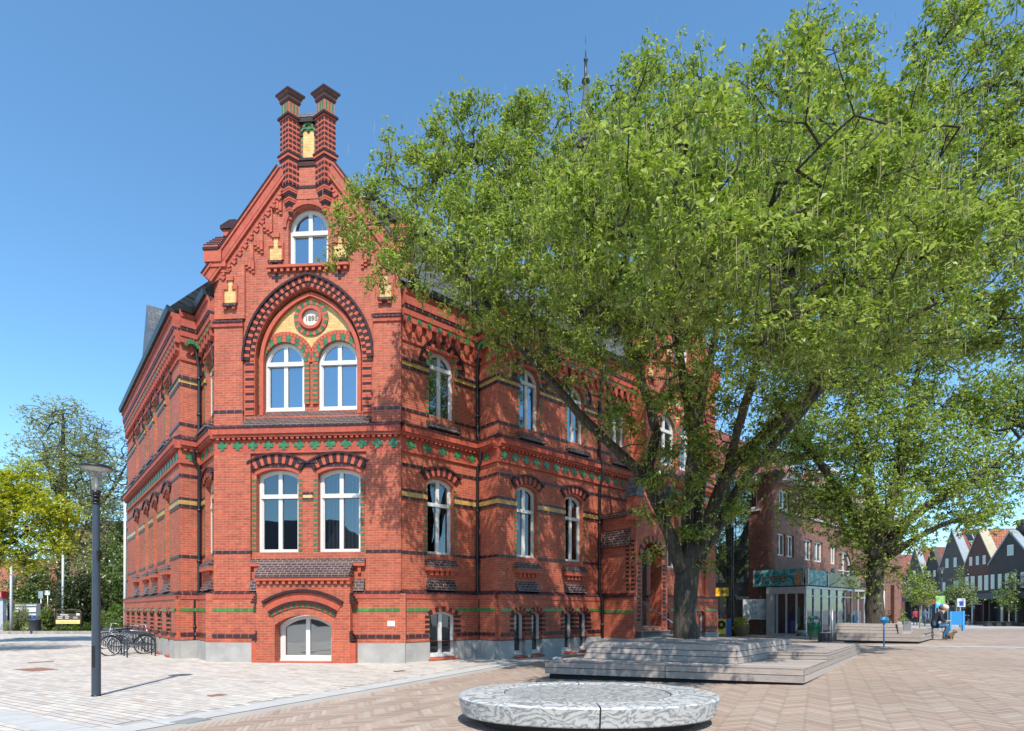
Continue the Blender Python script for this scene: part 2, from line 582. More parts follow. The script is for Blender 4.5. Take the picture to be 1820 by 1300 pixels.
def window(fr, parent, sc, w, z0, zs, rise, d, glass, zt=None, t=0.10, mull=True, tt=0.13, sill=None, blind=False):
    outer = arch_loop(sc, w, z0, zs, rise)
    k = (w - 2 * t) / w
    inner = arch_loop(sc, w - 2 * t, z0 + t, zs if rise else zs - t, rise * k if rise > 0.3 * w else max(0.0, rise - t * 0.9 if rise > t else rise * 0.6))
    if 0 < rise <= 0.3 * w:
        inner = arch_loop(sc, w - 2 * t, z0 + t, zs - t * 0.6, rise * 0.92)
    mb = MB(fr)
    mb.ring(outer, inner, d - 0.09, d, 0)
    in2 = [(sc + (p[0] - sc) * 0.955, z0 + t + (p[1] - z0 - t) * 0.985 + 0.012) for p in inner]
    mb.ring(inner, in2, d - 0.07, d - 0.028, 0)
    top = max(p[1] for p in inner)
    if mull: mb.box(sc - 0.062, sc + 0.062, z0 + t * 0.5, top + 0.02, d - 0.08, d - 0.012, 0)
    if zt: mb.box(sc - w / 2 + t * 0.6, sc + w / 2 - t * 0.6, zt - tt / 2, zt + tt / 2, d - 0.085, d + 0.03, 0)
    mb.box(sc - w / 2 - 0.0, sc + w / 2 + 0.0, z0 - 0.05, z0 - 0.002, d - 0.09, d + 0.05, 0)
    o = mb.build('window', 'white', parent)
    mp = MB(fr)
    mp.prism(inner, d - 0.066, d - 0.058, 0)
    mp.build('pane', glass, o)
    if sill:
        ms = MB(fr)
        dz, out = sill
        ms.profile([(d - 0.06, z0 - 0.06), (d + 0.06, z0 - 0.06), (out, z0 - dz), (out, z0 - dz - 0.09), (d - 0.06, z0 - dz - 0.09)], sc - w / 2 - 0.1, sc + w / 2 + 0.1, 0)
        ms.build('sill', 'darktile', o)
    if blind:
        mb2 = MB(fr)
        x = sc - w / 2 + 0.16
        k = 0
        while x < sc + w / 2 - 0.12:
            a = 0.05 + 0.01 * math.sin(k * 2.3)
            mb2.prism([(x, z0 + 0.1), (x + 0.05, z0 + 0.1), (x + 0.05, zs + rise * 0.4), (x, zs + rise * 0.4)], d - 0.30, d - 0.30 + a, 0)
            x += 0.125; k += 1
        mb2.build('blind', 'blind', o)
    return o
# ================================================================== TOWN HALL
hall = thing('town_hall', (-6.3, 17.2, 0), 'red brick town hall with twin-pinnacled front gable dated 1895 and grey plinth', 'town hall')
FLx, FLy = (383 - CX) / F * 17.3, 17.3
FRx, FRy = (714 - CX) / F * 16.9, 16.9
W = math.hypot(FRx - FLx, FRy - FLy)
front = Fr(FLx, FLy, FRx - FLx, FRy - FLy)
ur, ul = (0.751, 0.660), (0.660, -0.751)
rec_r = Fr(FRx, FRy, *ur)                               # recessed bay right of the front
LR = 2.95
pR = rec_r.off(LR, 0)
ret_r = Fr(pR[0], pR[1], ul[0], ul[1])                  # return of the right wing
WR = 1.05
cR = ret_r.off(WR, 0)
wing_r = Fr(cR[0], cR[1], *ur)                          # right wing front
LL = 1.84
rec_l = Fr(FLx - ul[0] * LL, FLy - ul[1] * LL, *ul)     # recessed bay left of the front
pL = (FLx - ul[0] * LL, FLy - ul[1] * LL)
WL = 0.64
cL = (pL[0] - ur[0] * WL, pL[1] - ur[1] * WL)
ret_l = Fr(cL[0], cL[1], *ur)
wing_l = Fr(cL[0] - ul[0] * 12.4, cL[1] - ul[1] * 12.4, *ul)
ZT = 11.55                                              # eaves

def facade_bands(fr, s0, s1, name_e=0.0, holes_low=(), holes_base=(), holes_up=(), hall=hall, top=True, midz=0.0, base=True, eaves=True):
    """string courses, cornices and eaves of one stretch of wall. holes_*: (s, width) gaps"""
    e = name_e
    def spans(gaps):
        out, a = [], s0
        for c, wd in sorted(gaps):
            if c - wd / 2 > a: out.append((a, min(s1, c - wd / 2)))
            a = max(a, c + wd / 2)
        if a < s1: out.append((a, s1))
        return out
    def course(name, a, b, boxes, mats):
        mb = MB(fr)
        for bx in boxes:
            if isinstance(bx[0], list): mb.profile(bx[0], a, b, bx[1])
            else: mb.box(a, b, bx[0] + e, bx[1] + e, bx[2], bx[3], bx[4])
        mb.build(name, mats, hall)
    if base:
        for a, b in spans(holes_base):
            course('dark_course', a, b, [(0.76, 0.86, 0.10, 0.175, 0)], ['dark'])
            course('green_course', a, b, [(1.56, 1.66, 0.10, 0.158, 0)], ['greenband'])
        course('weather_course', s0, s1, [([(0, 2.10 + e), (0.17, 2.10 + e), (0.17, 2.14 + e), (0.0, 2.24 + e)], 0), (1.96, 2.10, 0.02, 0.165, 1)], ['dark', 'red'])
    for a, b in spans(holes_low):
        course('dark_course', a, b, [(3.34, 3.43, -0.05, 0.022, 0)], ['dark'])
        course('yellow_course', a, b, [(5.00, 5.10, -0.05, 0.022, 0), (5.10, 5.24, -0.05, 0.035, 1), (5.24, 5.33, -0.05, 0.022, 0)], ['dark', 'yellowband'])
    for a, b in spans(holes_up):
        course('dark_course', a, b, [(7.72, 7.81, -0.05, 0.022, 0)], ['dark'])
        course('yellow_course', a, b, [(9.02, 9.12, -0.05, 0.022, 0), (9.12, 9.24, -0.05, 0.034, 1), ([(0, 9.24 + e), (0.075, 9.24 + e), (0.075, 9.29 + e), (0, 9.38 + e)], 0)], ['dark', 'yellowband'])
    z = midz
    mb = MB(fr)
    mb.box(s0, s1, 6.02 + e + z, 6.11 + e + z, -0.05, 0.022, 1)
    mb.box(s0, s1, 6.46 + z, 6.54 + z, -0.05, 0.06, 0)
    mb.box(s0, s1, 6.54 + z, 6.88 + z, -0.05, 0.03, 0)
    x = s0 + 0.1
    while x < s1 - 0.08:
        mb.box(x, x + 0.09, 6.88 + z, 6.95 + z, -0.05, 0.13, 0)
        x += 0.17
    mb.box(s0, s1, 6.95 + z, 7.03 + z, -0.05, 0.15, 0)
    mb.box(s0, s1, 7.03 + z, 7.22 + z, -0.05, 0.20, 0)
    mb.profile([(-0.05, 7.22 + z), (0.23, 7.22 + z), (0.23, 7.26 + z), (-0.05, 7.42 + z)], s0 - 0.0, s1 + 0.0, 1)
    n = max(1, int((s1 - s0 - 0.2) / 0.46))
    for k in range(n):
        c = s0 + (s1 - s0) * (k + 0.5) / n
        q = 0.16; h = 0.06
        p = [(c - q, 6.71 - h), (c - h, 6.71 - h), (c - h, 6.71 - q + 0.02), (c + h, 6.71 - q + 0.02), (c + h, 6.71 - h), (c + q, 6.71 - h),
             (c + q, 6.71 + h), (c + h, 6.71 + h), (c + h, 6.71 + q - 0.02), (c - h, 6.71 + q - 0.02), (c - h, 6.71 + h), (c - q, 6.71 + h)]
        mb.prism([(a, b + z) for a, b in p], 0.02, 0.05, 2)
    mb.build('cornice', ['red', 'dark', 'green'], hall)
    if not eaves: return
    mb = MB(fr)
    mb.box(s0, s1, 9.86 + e, 9.95 + e, -0.05, 0.05, 0)
    n = max(1, int((s1 - s0) / 0.36))
    for k in range(n):
        c = s0 + (s1 - s0) * (k + 0.5) / n
        mb.prism([(c - 0.09, 10.42), (c + 0.09, 10.42), (c + 0.09, 10.20), (c, 10.06), (c - 0.09, 10.20)], -0.05, 0.12, 0)
        mb.prism([(c - 0.075, 10.60), (c + 0.075, 10.60), (c + 0.075, 10.46), (c - 0.075, 10.46)], 0.05, 0.142, 1)
    mb.box(s0, s1, 10.42, 10.62, -0.05, 0.13, 0)
    mb.box(s0, s1, 10.62, 10.82, -0.05, 0.16, 0)
    mb.box(s0, s1, 10.82, 10.92, -0.05, 0.19, 2)
    mb.box(s0, s1, 10.92, 11.22, -0.05, 0.21, 0)
    mb.box(s0, s1, 11.22, 11.36, -0.05, 0.25, 0)
    mb.build('eaves_cornice', ['red', 'green', 'dark'], hall)
    mb = MB(fr)
    mb.profile([(0.15, 11.36), (0.34, 11.36), (0.38, 11.54), (0.35, 11.56), (0.15, 11.46)], s0, s1, 0)
    mb.build('gutter', 'black', hall)

def jamb(mb, s0, s1, z0, z1, d0, d1, mats, h=0.077, step=2):
    z, k = z0, 0
    while z + h <= z1 + 1e-6:
        mb.box(s0, s1, z + 0.004, z + h - 0.004, d0, d1, mats[k % len(mats)])
        z += h; k += 1

def stretch(fr, s0, s1, ups, lows, bases, e, end_hall=hall, zt=ZT, base=True, name='wall', **kw):
    """one stretch of wing wall with its windows. ups/lows/bases: (s, width)"""
    hu = [arch_loop(s, wd, 7.80, 9.42, wd / 2) for s, wd in ups]
    hl = [arch_loop(s, wd, 3.40, 5.66, 0.17) for s, wd in lows]
    wall(fr, [(s0, 2.0), (s1, 2.0), (s1, zt), (s0, zt)], hu + hl, 0, 0.24, ['brick'], hall, name)
    hb = [arch_loop(s, wd, 0.16, 1.42, 0.14) for s, wd in bases]
    if base:
        hb2 = [[(p[0], max(p[1], 0.62)) for p in arch_loop(s, wd, 0.62, 1.42, 0.14)] for s, wd in bases]
        wall(fr, [(s0, 0.62), (s1, 0.62), (s1, 2.12), (s0, 2.12)], hb2, 0.14, 0.26, ['brick'], hall, 'base_wall', side=0.14)
        mb = MB(fr)
        a = s0
        for s, wd in sorted(bases) + [(s1 + 50, 100)]:
            b = min(s1, s - wd / 2)
            if b > a + 0.01:
                mb.box(a, b, -0.6, 0.60, -0.30, 0.165, 0)
            a = s + wd / 2
        mb.build('plinth', 'plinth', hall)
    kw2 = dict(holes_up=[(s, wd) for s, wd in ups], holes_low=[(s, wd + 0.02) for s, wd in lows], holes_base=[(s, wd) for s, wd in bases])
    facade_bands(fr, s0, s1, e, base=base, **kw2, **kw)
    for s, wd in ups:
        o = window(fr, hall, s, wd, 7.80, 9.42, wd / 2, -0.17, 'pane_sky', zt=9.42, t=0.08, tt=0.11, sill=(0.36, 0.24))
        mb = MB(fr)
        arch_blocks(mb, s, wd, 9.42, wd / 2, 0.0, 0.13, 13, -0.12, 0.012, (0, 1))
        arch_blocks(mb, s, wd, 9.42, wd / 2, 0.13, 0.30, 17, -0.05, 0.035, (2, 1))
        arch_band(mb, s, wd, 9.42, wd / 2, 0.30, 0.37, -0.02, 0.075, 2)
        jamb(mb, s - wd / 2 - 0.13, s - wd / 2 - 0.003, 7.80, 9.42, -0.12, 0.012, (0, 1))
        jamb(mb, s + wd / 2 + 0.003, s + wd / 2 + 0.13, 7.80, 9.42, -0.12, 0.012, (0, 1))
        mb.build('arch_surround', ['green', 'redblock', 'darkblock'], hall)
    for s, wd in lows:
        o = window(fr, hall, s, wd, 3.40, 5.66, 0.17, -0.17, 'pane_clear', zt=5.0, t=0.08, tt=0.11, sill=(0.34, 0.16))
        mb = MB(fr)
        a_, b_ = s - wd / 2 - .02, s + wd / 2 + .02
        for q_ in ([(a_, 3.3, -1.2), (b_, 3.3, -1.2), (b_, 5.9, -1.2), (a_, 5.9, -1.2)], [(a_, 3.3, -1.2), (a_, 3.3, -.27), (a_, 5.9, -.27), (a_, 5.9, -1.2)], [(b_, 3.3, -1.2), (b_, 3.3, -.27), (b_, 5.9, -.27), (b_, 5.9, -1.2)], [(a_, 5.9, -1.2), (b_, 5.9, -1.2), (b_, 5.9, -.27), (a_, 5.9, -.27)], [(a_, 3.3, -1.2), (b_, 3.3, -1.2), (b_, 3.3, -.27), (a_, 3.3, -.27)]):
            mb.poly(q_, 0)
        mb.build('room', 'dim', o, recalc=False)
        hsh = int(abs(s * 37 + fr.o[0] * 11)) % 3
        for q_ in (-1, 1):
            mb = MB(fr)
            wc = wd * (.16, .30, .10)[hsh]
            for k in range(5):
                x_ = s + q_ * (wd / 2 - .06 - wc * k / 5)
                mb.box(*sorted((x_, x_ - q_ * wc / 5)), 3.45, 5.74, -.36 - .03 * (k % 2), -.34 - .03 * (k % 2), 0)
            mb.build('curtain', 'blind', o)
        mb = MB(fr)
        arch_blocks(mb, s, wd + 0.1, 5.66, 0.20, 0.05, 0.30, 13, -0.08, 0.05, (2, 1))
        arch_band(mb, s, wd + 0.1, 5.66, 0.20, 0.30, 0.36, -0.02, 0.10, 2)
        jamb(mb, s - wd / 2 - 0.12, s - wd / 2 - 0.003, 3.45, 5.6, -0.12, 0.012, (0, 1))
        jamb(mb, s + wd / 2 + 0.003, s + wd / 2 + 0.12, 3.45, 5.6, -0.12, 0.012, (0, 1))
        mb.build('arch_surround', ['green', 'redblock', 'darkblock'], hall)
        mb = MB(fr)                                         # brick apron below the sill
        mb.box(s - wd / 2 - 0.1, s + wd / 2 + 0.1, 2.86, 2.98, -0.02, 0.16, 1)
        for k in range(5):
            c = s + (k - 2) * wd / 5
            mb.box(c - 0.06, c + 0.06, 2.72, 2.86, -0.02, 0.10, 1)
        mb.build('window_apron', ['green', 'redblock'], hall)
        mb = MB(fr)                                         # sloping tile foot
        mb.profile([(-0.02, 2.24), (0.162, 2.24), (0.0, 2.58), (-0.02, 2.58)], s - wd / 2 - 0.05, s + wd / 2 + 0.05, 0)
        mb.build('tile_foot', 'darktile', hall)
    for s, wd in bases:
        o = window(fr, hall, s, wd, 0.16, 1.42, 0.14, -0.02, 'pane_dark', t=0.07, mull=wd > 0.8)
        mb = MB(fr)
        arch_blocks(mb, s, wd, 1.42, 0.14, 0.01, 0.16, 9, 0.02, 0.185, (2, 1))
        z = 0.90
        while z < 1.44:
            mb.box(s - wd / 2 - 0.17, s - wd / 2 + 0.004, z, z + 0.075, 0.0, 0.156, 2)
            mb.box(s + wd / 2 - 0.004, s + wd / 2 + 0.17, z, z + 0.075, 0.0, 0.156, 2)
            z += 0.154
        mb.profile([(-0.03, 0.02), (0.23, 0.02), (0.23, 0.06), (-0.03, 0.11)], s - wd / 2 - 0.05, s + wd / 2 + 0.05, 1)
        mb.build('arch_surround', ['green', 'redblock', 'darkblock'], hall)

# ---- wings
stretch(rec_r, 0, LR, [(1.47, 1.0)], [(1.42, 1.0)], [(1.42, 1.02)], 0.003)
stretch(ret_r, 0.0, WR, [], [], [], 0.006)
stretch(wing_r, 0, 7.3, [(1.42, 0.95), (3.77, 0.95), (6.30, 0.95)], [(1.3, 0.95), (3.67, 0.95)], [(0.82, 0.5), (1.62, 0.5), (3.22, 0.5), (4.02, 0.5)], 0.0)
stretch(rec_l, 0, LL, [(1.0, 0.95)], [(1.0, 0.95)], [], 0.003)
stretch(ret_l, 0, WL, [], [], [], 0.006)
tl = [2.1, 4.55, 6.55, 9.2]
stretch(wing_l, 0, 12.4, [(12.4 - t, 0.95) for t in tl], [(12.4 - t, 0.95) for t in tl],
        [(12.4 - t, 0.5) for t in (1.0, 2.7, 4.3, 5.95, 7.6, 9.3, 10.9)], 0.0)
# green arches on the pier returns, under the eaves and at the cornice
for fr, wd in ((ret_l, WL), (ret_r, WR)):
    mb = MB(fr)
    arch_blocks(mb, wd / 2, 0.30, 10.28, 0.12, 0.0, 0.1, 5, 0.15, 0.26, (0,))
    mb.build('green_arch', ['green'], hall)

# ---- gabled fronts
m_flare_shade = plain('brown brick with painted shade', (0.14, 0.045, 0.03), 0.75, var=0.35, scale=8)  # red brick darkened: shade of the pinnacle cap flares put into the colour
def gable_front(fr, Wd, main=True):
    c = Wd / 2 + (0.02 if main else 0)
    k = Wd / 5.91
    zc0 = 2.0
    a_in = 1.70; spr = 9.35; RA = 2.63
    off = RA - 2.0
    def parch(a, n=16):                                  # pointed arch with half width a, springing at spr
        r = a + off
        h = math.sqrt(r * r - off * off)
        th = math.atan2(h, -off)                         # angle of apex seen from the left-hand arc's centre (c+off)
        left = [(c + off + r * math.cos(math.pi - (math.pi - th) * i / n), spr + r * math.sin(math.pi - (math.pi - th) * i / n)) for i in range(n + 1)]
        right = [(2 * c - x, z) for x, z in left[::-1]]
        return left, right
    def ploop(a, z0):
        l, r_ = parch(a)
        return [(c - a, z0), (c + a, z0)] + [(2 * c - x, z) for x, z in l] + l[::-1][1:]
    big = ploop(a_in, 7.62)
    gw = arch_loop(c, 1.26, 12.26, 13.44, 0.63)
    lows = [(c - 0.98, 1.34), (c + 0.98, 1.34)]
    hl = [arch_loop(s, w_, 3.40, 5.80, 0.17) for s, w_ in lows]
    outline = [(0, 2.0), (Wd, 2.0), (Wd, 11.9), (c + 0.78, 14.8), (c - 0.78, 14.8), (0, 11.9)]
    wall(fr, outline, [big, gw] + hl, 0, 0.30, ['brick'], hall, 'gable_wall', side=0.45)
    mb = MB(fr)
    mb.prism([(0.02, 11), (Wd - 0.02, 11), (Wd - 0.02, 11.85), (c + 0.8, 14.75), (c - 0.8, 14.75), (0.02, 11.85)], -0.50, -0.44, 0)
    mb.build('gable_back', 'brick', hall)
    # recessed tympanum with two arched windows
    ws = [(c - 0.87, 1.30), (c + 0.87, 1.30)]
    l, r_ = parch(a_in + 0.02)
    outer = [(c - a_in - .02, 7.55), (c + a_in + .02, 7.55)] + [(2 * c - x, z) for x, z in l] + l[::-1][1:]
    wall(fr, outer, [arch_loop(s, w_, 7.86, 9.37, w_ / 2) for s, w_ in ws], -0.26, 0.14, ['brick'], hall, 'tympanum')
    yb = []
    for j in range(9):                                   # lower edge follows the two window arches
        a = math.radians(150 - j * (150 - 29) / 8)
        yb.append((c - 0.87 + 0.96 * math.cos(a), 9.37 + 0.96 * math.sin(a)))
    for j in range(9):
        a = math.radians(151 - j * (151 - 30) / 8)
        yb.append((c + 0.87 + 0.96 * math.cos(a), 9.37 + 0.96 * math.sin(a)))
    l2, r2 = parch(1.50)
    zcut = yb[0][1]
    up = [p for p in l2 if p[1] > zcut + 0.05]
    yp = yb + [(2 * c - x, z) for x, z in up] + up[::-1][1:]
    mb = MB(fr)
    mb.prism(yp, -0.30, -0.245, 0)
    mb.build('yellow_tympanum', 'yellow', hall)
    mb = MB(fr)
    for s, w_ in ws:
        arch_blocks(mb, s, w_, 9.37, w_ / 2, 0.0, 0.10, 15, -0.36, -0.20, (0, 1))
        arch_blocks(mb, s, w_, 9.37, w_ / 2, 0.11, 0.20, 17, -0.30, -0.215, (1, 0))
        arch_blocks(mb, s, w_, 9.37, w_ / 2, 0.21, 0.33, 25, -0.30, -0.225, (1,), gap=0.12)
        for q in (-1, 1):
            x0, x1 = sorted((s + q * (w_ / 2 + 0.003), s + q * (w_ / 2 + 0.17)))
            jamb(mb, x0, x1, 8.05, 9.37, -0.36, -0.20, (1, 0))
    arch_pts_l, arch_pts_r = parch(1.53)
    mb.build('window_surround', ['green', 'redblock'], hall)
    # moulded reveal + dark and red voussoirs of the pointed arch
    mb = MB(fr)
    def pring(a0, a1, d0, d1, mats, n, gap=0.06):
        r0, r1 = a0 + off, a1 + off
        h0 = math.sqrt(((r0 + r1) / 2) ** 2 - off * off)
        th = math.atan2(h0, -off)
        for i in range(n):
            b0 = math.pi - (math.pi - th) * (i + gap) / n
            b1 = math.pi - (math.pi - th) * (i + 1 - gap) / n
            p = [(c + off + r * math.cos(b), spr + r * math.sin(b)) for r, b in ((r0, b0), (r1, b0), (r1, b1), (r0, b1))]
            p = [(min(x, c), z) for x, z in p]
            mb.prism(p, d0, d1, mats[i % len(mats)])
            mb.prism([(2 * c - x, z) for x, z in p], d0, d1, mats[i % len(mats)])
    pring(1.50, 1.62, -0.26, -0.12, (1,), 16, 0.0)
    pring(1.72, 1.84, -0.10, 0.02, (1, 0), 32)
    pring(1.86, 2.02, -0.05, 0.05, (0, 1), 32)
    pring(2.02, 2.09, -0.02, 0.10, (0,), 24, 0.0)
    for q in (-1, 1):
        x0, x1 = sorted((c + q * 1.72, c + q * 2.0))
        jamb(mb, x0, x1, 7.66, 9.35, -0.08, 0.03, (1, 1, 0))
        x0, x1 = sorted((c + q * 1.50, c + q * 1.62))
        mb.box(x0, x1, 7.7, 9.35, -0.26, -0.12, 1)
    mb.build('pointed_arch', ['darkblock', 'redblock'], hall)
    for s, w_ in ws:
        window(fr, hall, s, w_, 7.90, 9.37, w_ / 2, -0.33, 'pane_sky', zt=9.36)
    # sloping tile sill under the big arch
    mb = MB(fr)
    mb.profile([(-0.27, 7.25), (0.24, 7.25), (0.24, 7.33), (-0.27, 7.84)], c - 2.0, c + 2.0, 0)
    mb.build('tile_sill', 'darktile', hall)
    # medallion
    zm = 10.74
    mb = MB(fr)
    for i in range(30):
        a0, a1 = 2 * math.pi * (i + 0.04) / 30, 2 * math.pi * (i + 0.96) / 30
        p = [(c + r * math.cos(a), zm + r * math.sin(a)) for r, a in ((0.42, a0), (0.55, a0), (0.55, a1), (0.42, a1))]
        mb.prism(p, -0.26, -0.20, i % 2)
    circ = lambda r, n=40: [(c + r * math.cos(2 * math.pi * i / n), zm + r * math.sin(2 * math.pi * i / n)) for i in range(n)]
    mb.ring(circ(0.42), circ(0.36), -0.26, -0.21, 1)
    mb.ring(circ(0.36), circ(0.27), -0.26, -0.14, 1)
    med = mb.build('medallion', ['green', 'redblock'], hall)
    mb = MB(fr)
    mb.prism(circ(0.275), -0.27, -0.235, 0)
    mb.build('date_stone', 'stone', med)
    if main:
        text_obj('date_numerals', '1895', 0.21, fr, c, zm - 0.005, -0.228, plain('weathered numerals', (0.25, 0.21, 0.17), 0.9), med, extrude=0.008, bold=0.004)
    # ground floor windows
    for q, (s, w_) in enumerate(lows):
        window(fr, hall, s, w_, 3.40, 5.80, 0.17, -0.19, 'pane_clear' if main else 'pane_dark', zt=5.16, blind=main and q == 1)
        mb = MB(fr)
        arch_blocks(mb, s, w_ + 0.12, 5.86, 0.22, 0.07, 0.33, 15, -0.05, 0.07, (2, 1))
        arch_band(mb, s, w_ + 0.12, 5.86, 0.22, 0.33, 0.39, -0.02, 0.12, 2)
        arch_blocks(mb, s, w_, 5.80, 0.17, 0.01, 0.10, 21, -0.1, 0.015, (1,), gap=0.05)
        jamb(mb, s - w_ / 2 - 0.13, s - w_ / 2 - 0.003, 3.42, 5.72, -0.15, 0.012, (0, 1))
        jamb(mb, s + w_ / 2 + 0.003, s + w_ / 2 + 0.13, 3.42, 5.72, -0.15, 0.012, (0, 1))
        mb.build('arch_surround', ['green', 'redblock', 'darkblock'], hall)
    mb = MB(fr)
    mb.box(c - 0.17, c + 0.17, 4.99, 5.07, -0.02, 0.02, 0)
    mb.box(c - 0.15, c + 0.15, 5.07, 5.16, -0.02, 0.028, 1)
    mb.box(c - 0.17, c + 0.17, 5.16, 5.24, -0.02, 0.02, 0)
    mb.build('pier_ornament', ['dark', 'yellow'], hall)
    mb = MB(fr)
    mb.box(c - 0.33, c + 0.33, 6.13, 6.20, -0.02, 0.10, 0)
    mb.build('hood_link', ['dark'], hall)
    # corner strips: lower and upper pilasters
    for x0, x1 in ((0.0, c - 1.80), (c + 1.86, Wd)):
        mb = MB(fr)
        mb.box(x0, x1, 2.2, 6.46, -0.02, 0.085, 0)
        mb.box(x0 - 0.012, x1 + 0.012, 3.36, 3.45, 0.0, 0.102, 1)
        mb.build('corner_strip', ['brick', 'dark', 'red'], hall)
    for x0, x1 in ((0.0, c - 2.06), (c + 2.08, Wd)):
        mb = MB(fr)
        mb.box(x0, x1, 7.3, 10.50, -0.02, 0.07, 0)
        mb.box(x0 - 0.02, x1 + 0.02, 10.40, 10.52, 0.0, 0.11, 2)
        mb.profile([(0, 10.52), (0.14, 10.52), (0.14, 10.56), (0, 10.68)], x0 - 0.02, x1 + 0.02, 1)
        mb.box(x0 - 0.01, x1 + 0.01, 7.72, 7.81, 0.0, 0.085, 1)
        mb.build('corner_strip', ['brick', 'dark', 'red'], hall)
    # stepped blind arcade of the gable
    mb = MB(fr)
    st = [(c - 2.0, 10.66), (c - 2.0, 12.42), (c - 1.72, 12.42), (c - 1.72, 13.02), (c - 1.42, 13.02), (c - 1.42, 13.55), (c - 1.12, 13.55), (c - 1.12, 14.2), (c - 0.82, 14.2), (c - 0.82, 14.68), (0.0, 11.88), (0.0, 10.66)]
    L = [(x, z) for x, z in st]
    mb.prism(L, -0.02, 0.06, 0)
    mb.prism([(2 * c - x, z) if x > 0.01 else (Wd, z) for x, z in L], -0.02, 0.06, 0)
    for (x, z) in ((c - 2.0, 12.42), (c - 1.72, 13.02), (c - 1.42, 13.55), (c - 1.12, 14.2)):
        for q in (1, -1):
            for j in range(3):
                a, b = x + 0.02 + 0.10 * j, x + 0.12 + 0.10 * j
                a, b = (a, b) if q == 1 else (2 * c - b, 2 * c - a)
                mb.box(a, b - 0.01, z - 0.16 - 0.07 * j + 0.04, z - 0.02, -0.02, 0.085, 1)
                mb.box(a - 0.0, b - 0.01, z - 0.25 - 0.07 * j + 0.04, z - 0.17 - 0.07 * j + 0.04, -0.02, 0.05, 1)
    mb.build('stepped_field', ['brick', 'redblock', 'darkblock'], hall)
    # corbel course below the gable window, dark crosses and yellow niches
    mb = MB(fr)
    mb.box(c - 1.28, c + 1.32, 12.16, 12.24, -0.02, 0.13, 0)
    x = c - 1.24
    while x < c + 1.26:
        mb.box(x, x + 0.09, 12.05, 12.16, -0.02, 0.10, 0); x += 0.2
    mb.build('corbel_course', ['redblock', 'darkblock'], hall)
    for x, z in ((c - 1.0, 11.92), (c + 1.0, 11.92), (c, 14.42)):
        mb = MB(fr)
        mb.prism([(x - .16, z - .05), (x - .05, z - .05), (x - .05, z - .14), (x + .05, z - .14), (x + .05, z - .05), (x + .16, z - .05),
                  (x + .16, z + .05), (x + .05, z + .05), (x + .05, z + .14), (x - .05, z + .14), (x - .05, z + .05), (x - .16, z + .05)], -0.02, 0.012, 0)
        mb.build('brick_cross', ['darkblock'], hall)
    for x, z, sc in ((c - 1.02, 12.36, 1.0), (c + 1.02, 12.36, 1.0), (c - 2.45, 11.05, 0.95), (c + 2.45, 11.05, 0.95)):
        d = 0.06 if abs(x - c) > 2 else 0.0
        mb = MB(fr)
        mb.box(x - .20 * sc, x + .20 * sc, z + 0.10, z + .50, d - .02, d + 0.012, 0)
        mb.box(x - .07 * sc, x + .07 * sc, z + .50, z + .78, d - .02, d + 0.012, 0)
        for q in (-1, 1):
            mb.box(*sorted((x + q * .20 * sc, x + q * .26 * sc)), z + .08, z + .60, d - .02, d + 0.05, 1)
            mb.box(*sorted((x + q * .07 * sc, x + q * .26 * sc)), z + .50, z + .62, d - .02, d + 0.055, 2)
        mb.box(x - .12 * sc, x + .12 * sc, z + .78, z + .92, d - .02, d + 0.055, 2)
        mb.profile([(d - .02, z - 0.04), (d + .13, z - 0.04), (d + .13, z), (d - .02, z + 0.1)], x - .22 * sc, x + .22 * sc, 3)
        for j in (-1, 1):
            mb.box(x + j * 0.14 - 0.05, x + j * 0.14 + 0.05, z - 0.12, z - 0.04, d - 0.02, d + 0.09, 2)
        mb.build('niche', ['yellow', 'red', 'redblock', 'darktile'], hall)
    window(fr, hall, c, 1.26, 12.28, 13.44, 0.63, -0.17, 'pane_sky', zt=13.34)
    mb = MB(fr)
    arch_band(mb, c, 1.26, 13.44, 0.63, 0.05, 0.16, -0.02, 0.05, 0)
    mb.build('arch_surround', ['red'], hall)
    # raking copings
    for q in (0, 1):
        mb = MB(fr)
        dx, dz = 2.36, 3.14
        ln = math.hypot(dx, dz); ux_, uz_ = dx / ln, dz / ln; nx_, nz_ = -uz_, ux_
        P = lambda t, n: (-0.05 + ux_ * t + nx_ * n, 11.80 + uz_ * t + nz_ * n)
        X = lambda p: p if q == 0 else (2 * c - p[0] if False else Wd - p[0] + 2 * (c - Wd / 2), p[1])
        def strip(n0, n1, d0, d1, m, t0=0.0, t1=None):
            t1 = ln + 0.12 if t1 is None else t1
            mb.prism([X(P(t0, n0)), X(P(t1, n0)), X(P(t1, n1)), X(P(t0, n1))], d0, d1, m)
        strip(-0.12, 0.0, -0.45, 0.08, 0)
        strip(0.0, 0.03, -0.48, 0.15, 2, 0.0)
        strip(0.03, 0.10, -0.48, 0.12, 0, 0.0)
        strip(0.10, 0.30, -0.48, 0.13, 0)
        strip(0.30, 0.37, -0.52, 0.17, 0)
        strip(0.37, 0.41, -0.54, 0.19, 1)
        t = 0.25
        while t < ln - 0.3:
            strip(-0.26, -0.12, -0.02, 0.10, 0, t, t + 0.12)
            strip(-0.20, -0.12, -0.02, 0.12, 2, t + 0.12, t + 0.20)
            t += 0.30
        mb.build('coping', ['red', 'darkblock', 'redblock'], hall)
        # kneeler
        mb = MB(fr)
        def kb(s0, s1, z0, z1, d0, d1, m):
            a, b = (s0, s1) if q == 0 else (Wd - s1, Wd - s0)
            mb.box(a, b, z0, z1, d0, d1, m)
        kb(-0.10, 0.5, 12.10, 12.24, -0.52, 0.10, 0)
        kb(-0.17, 0.42, 12.24, 12.38, -0.54, 0.16, 0)
        kb(-0.25, 0.30, 12.38, 12.74, -0.56, 0.20, 0)
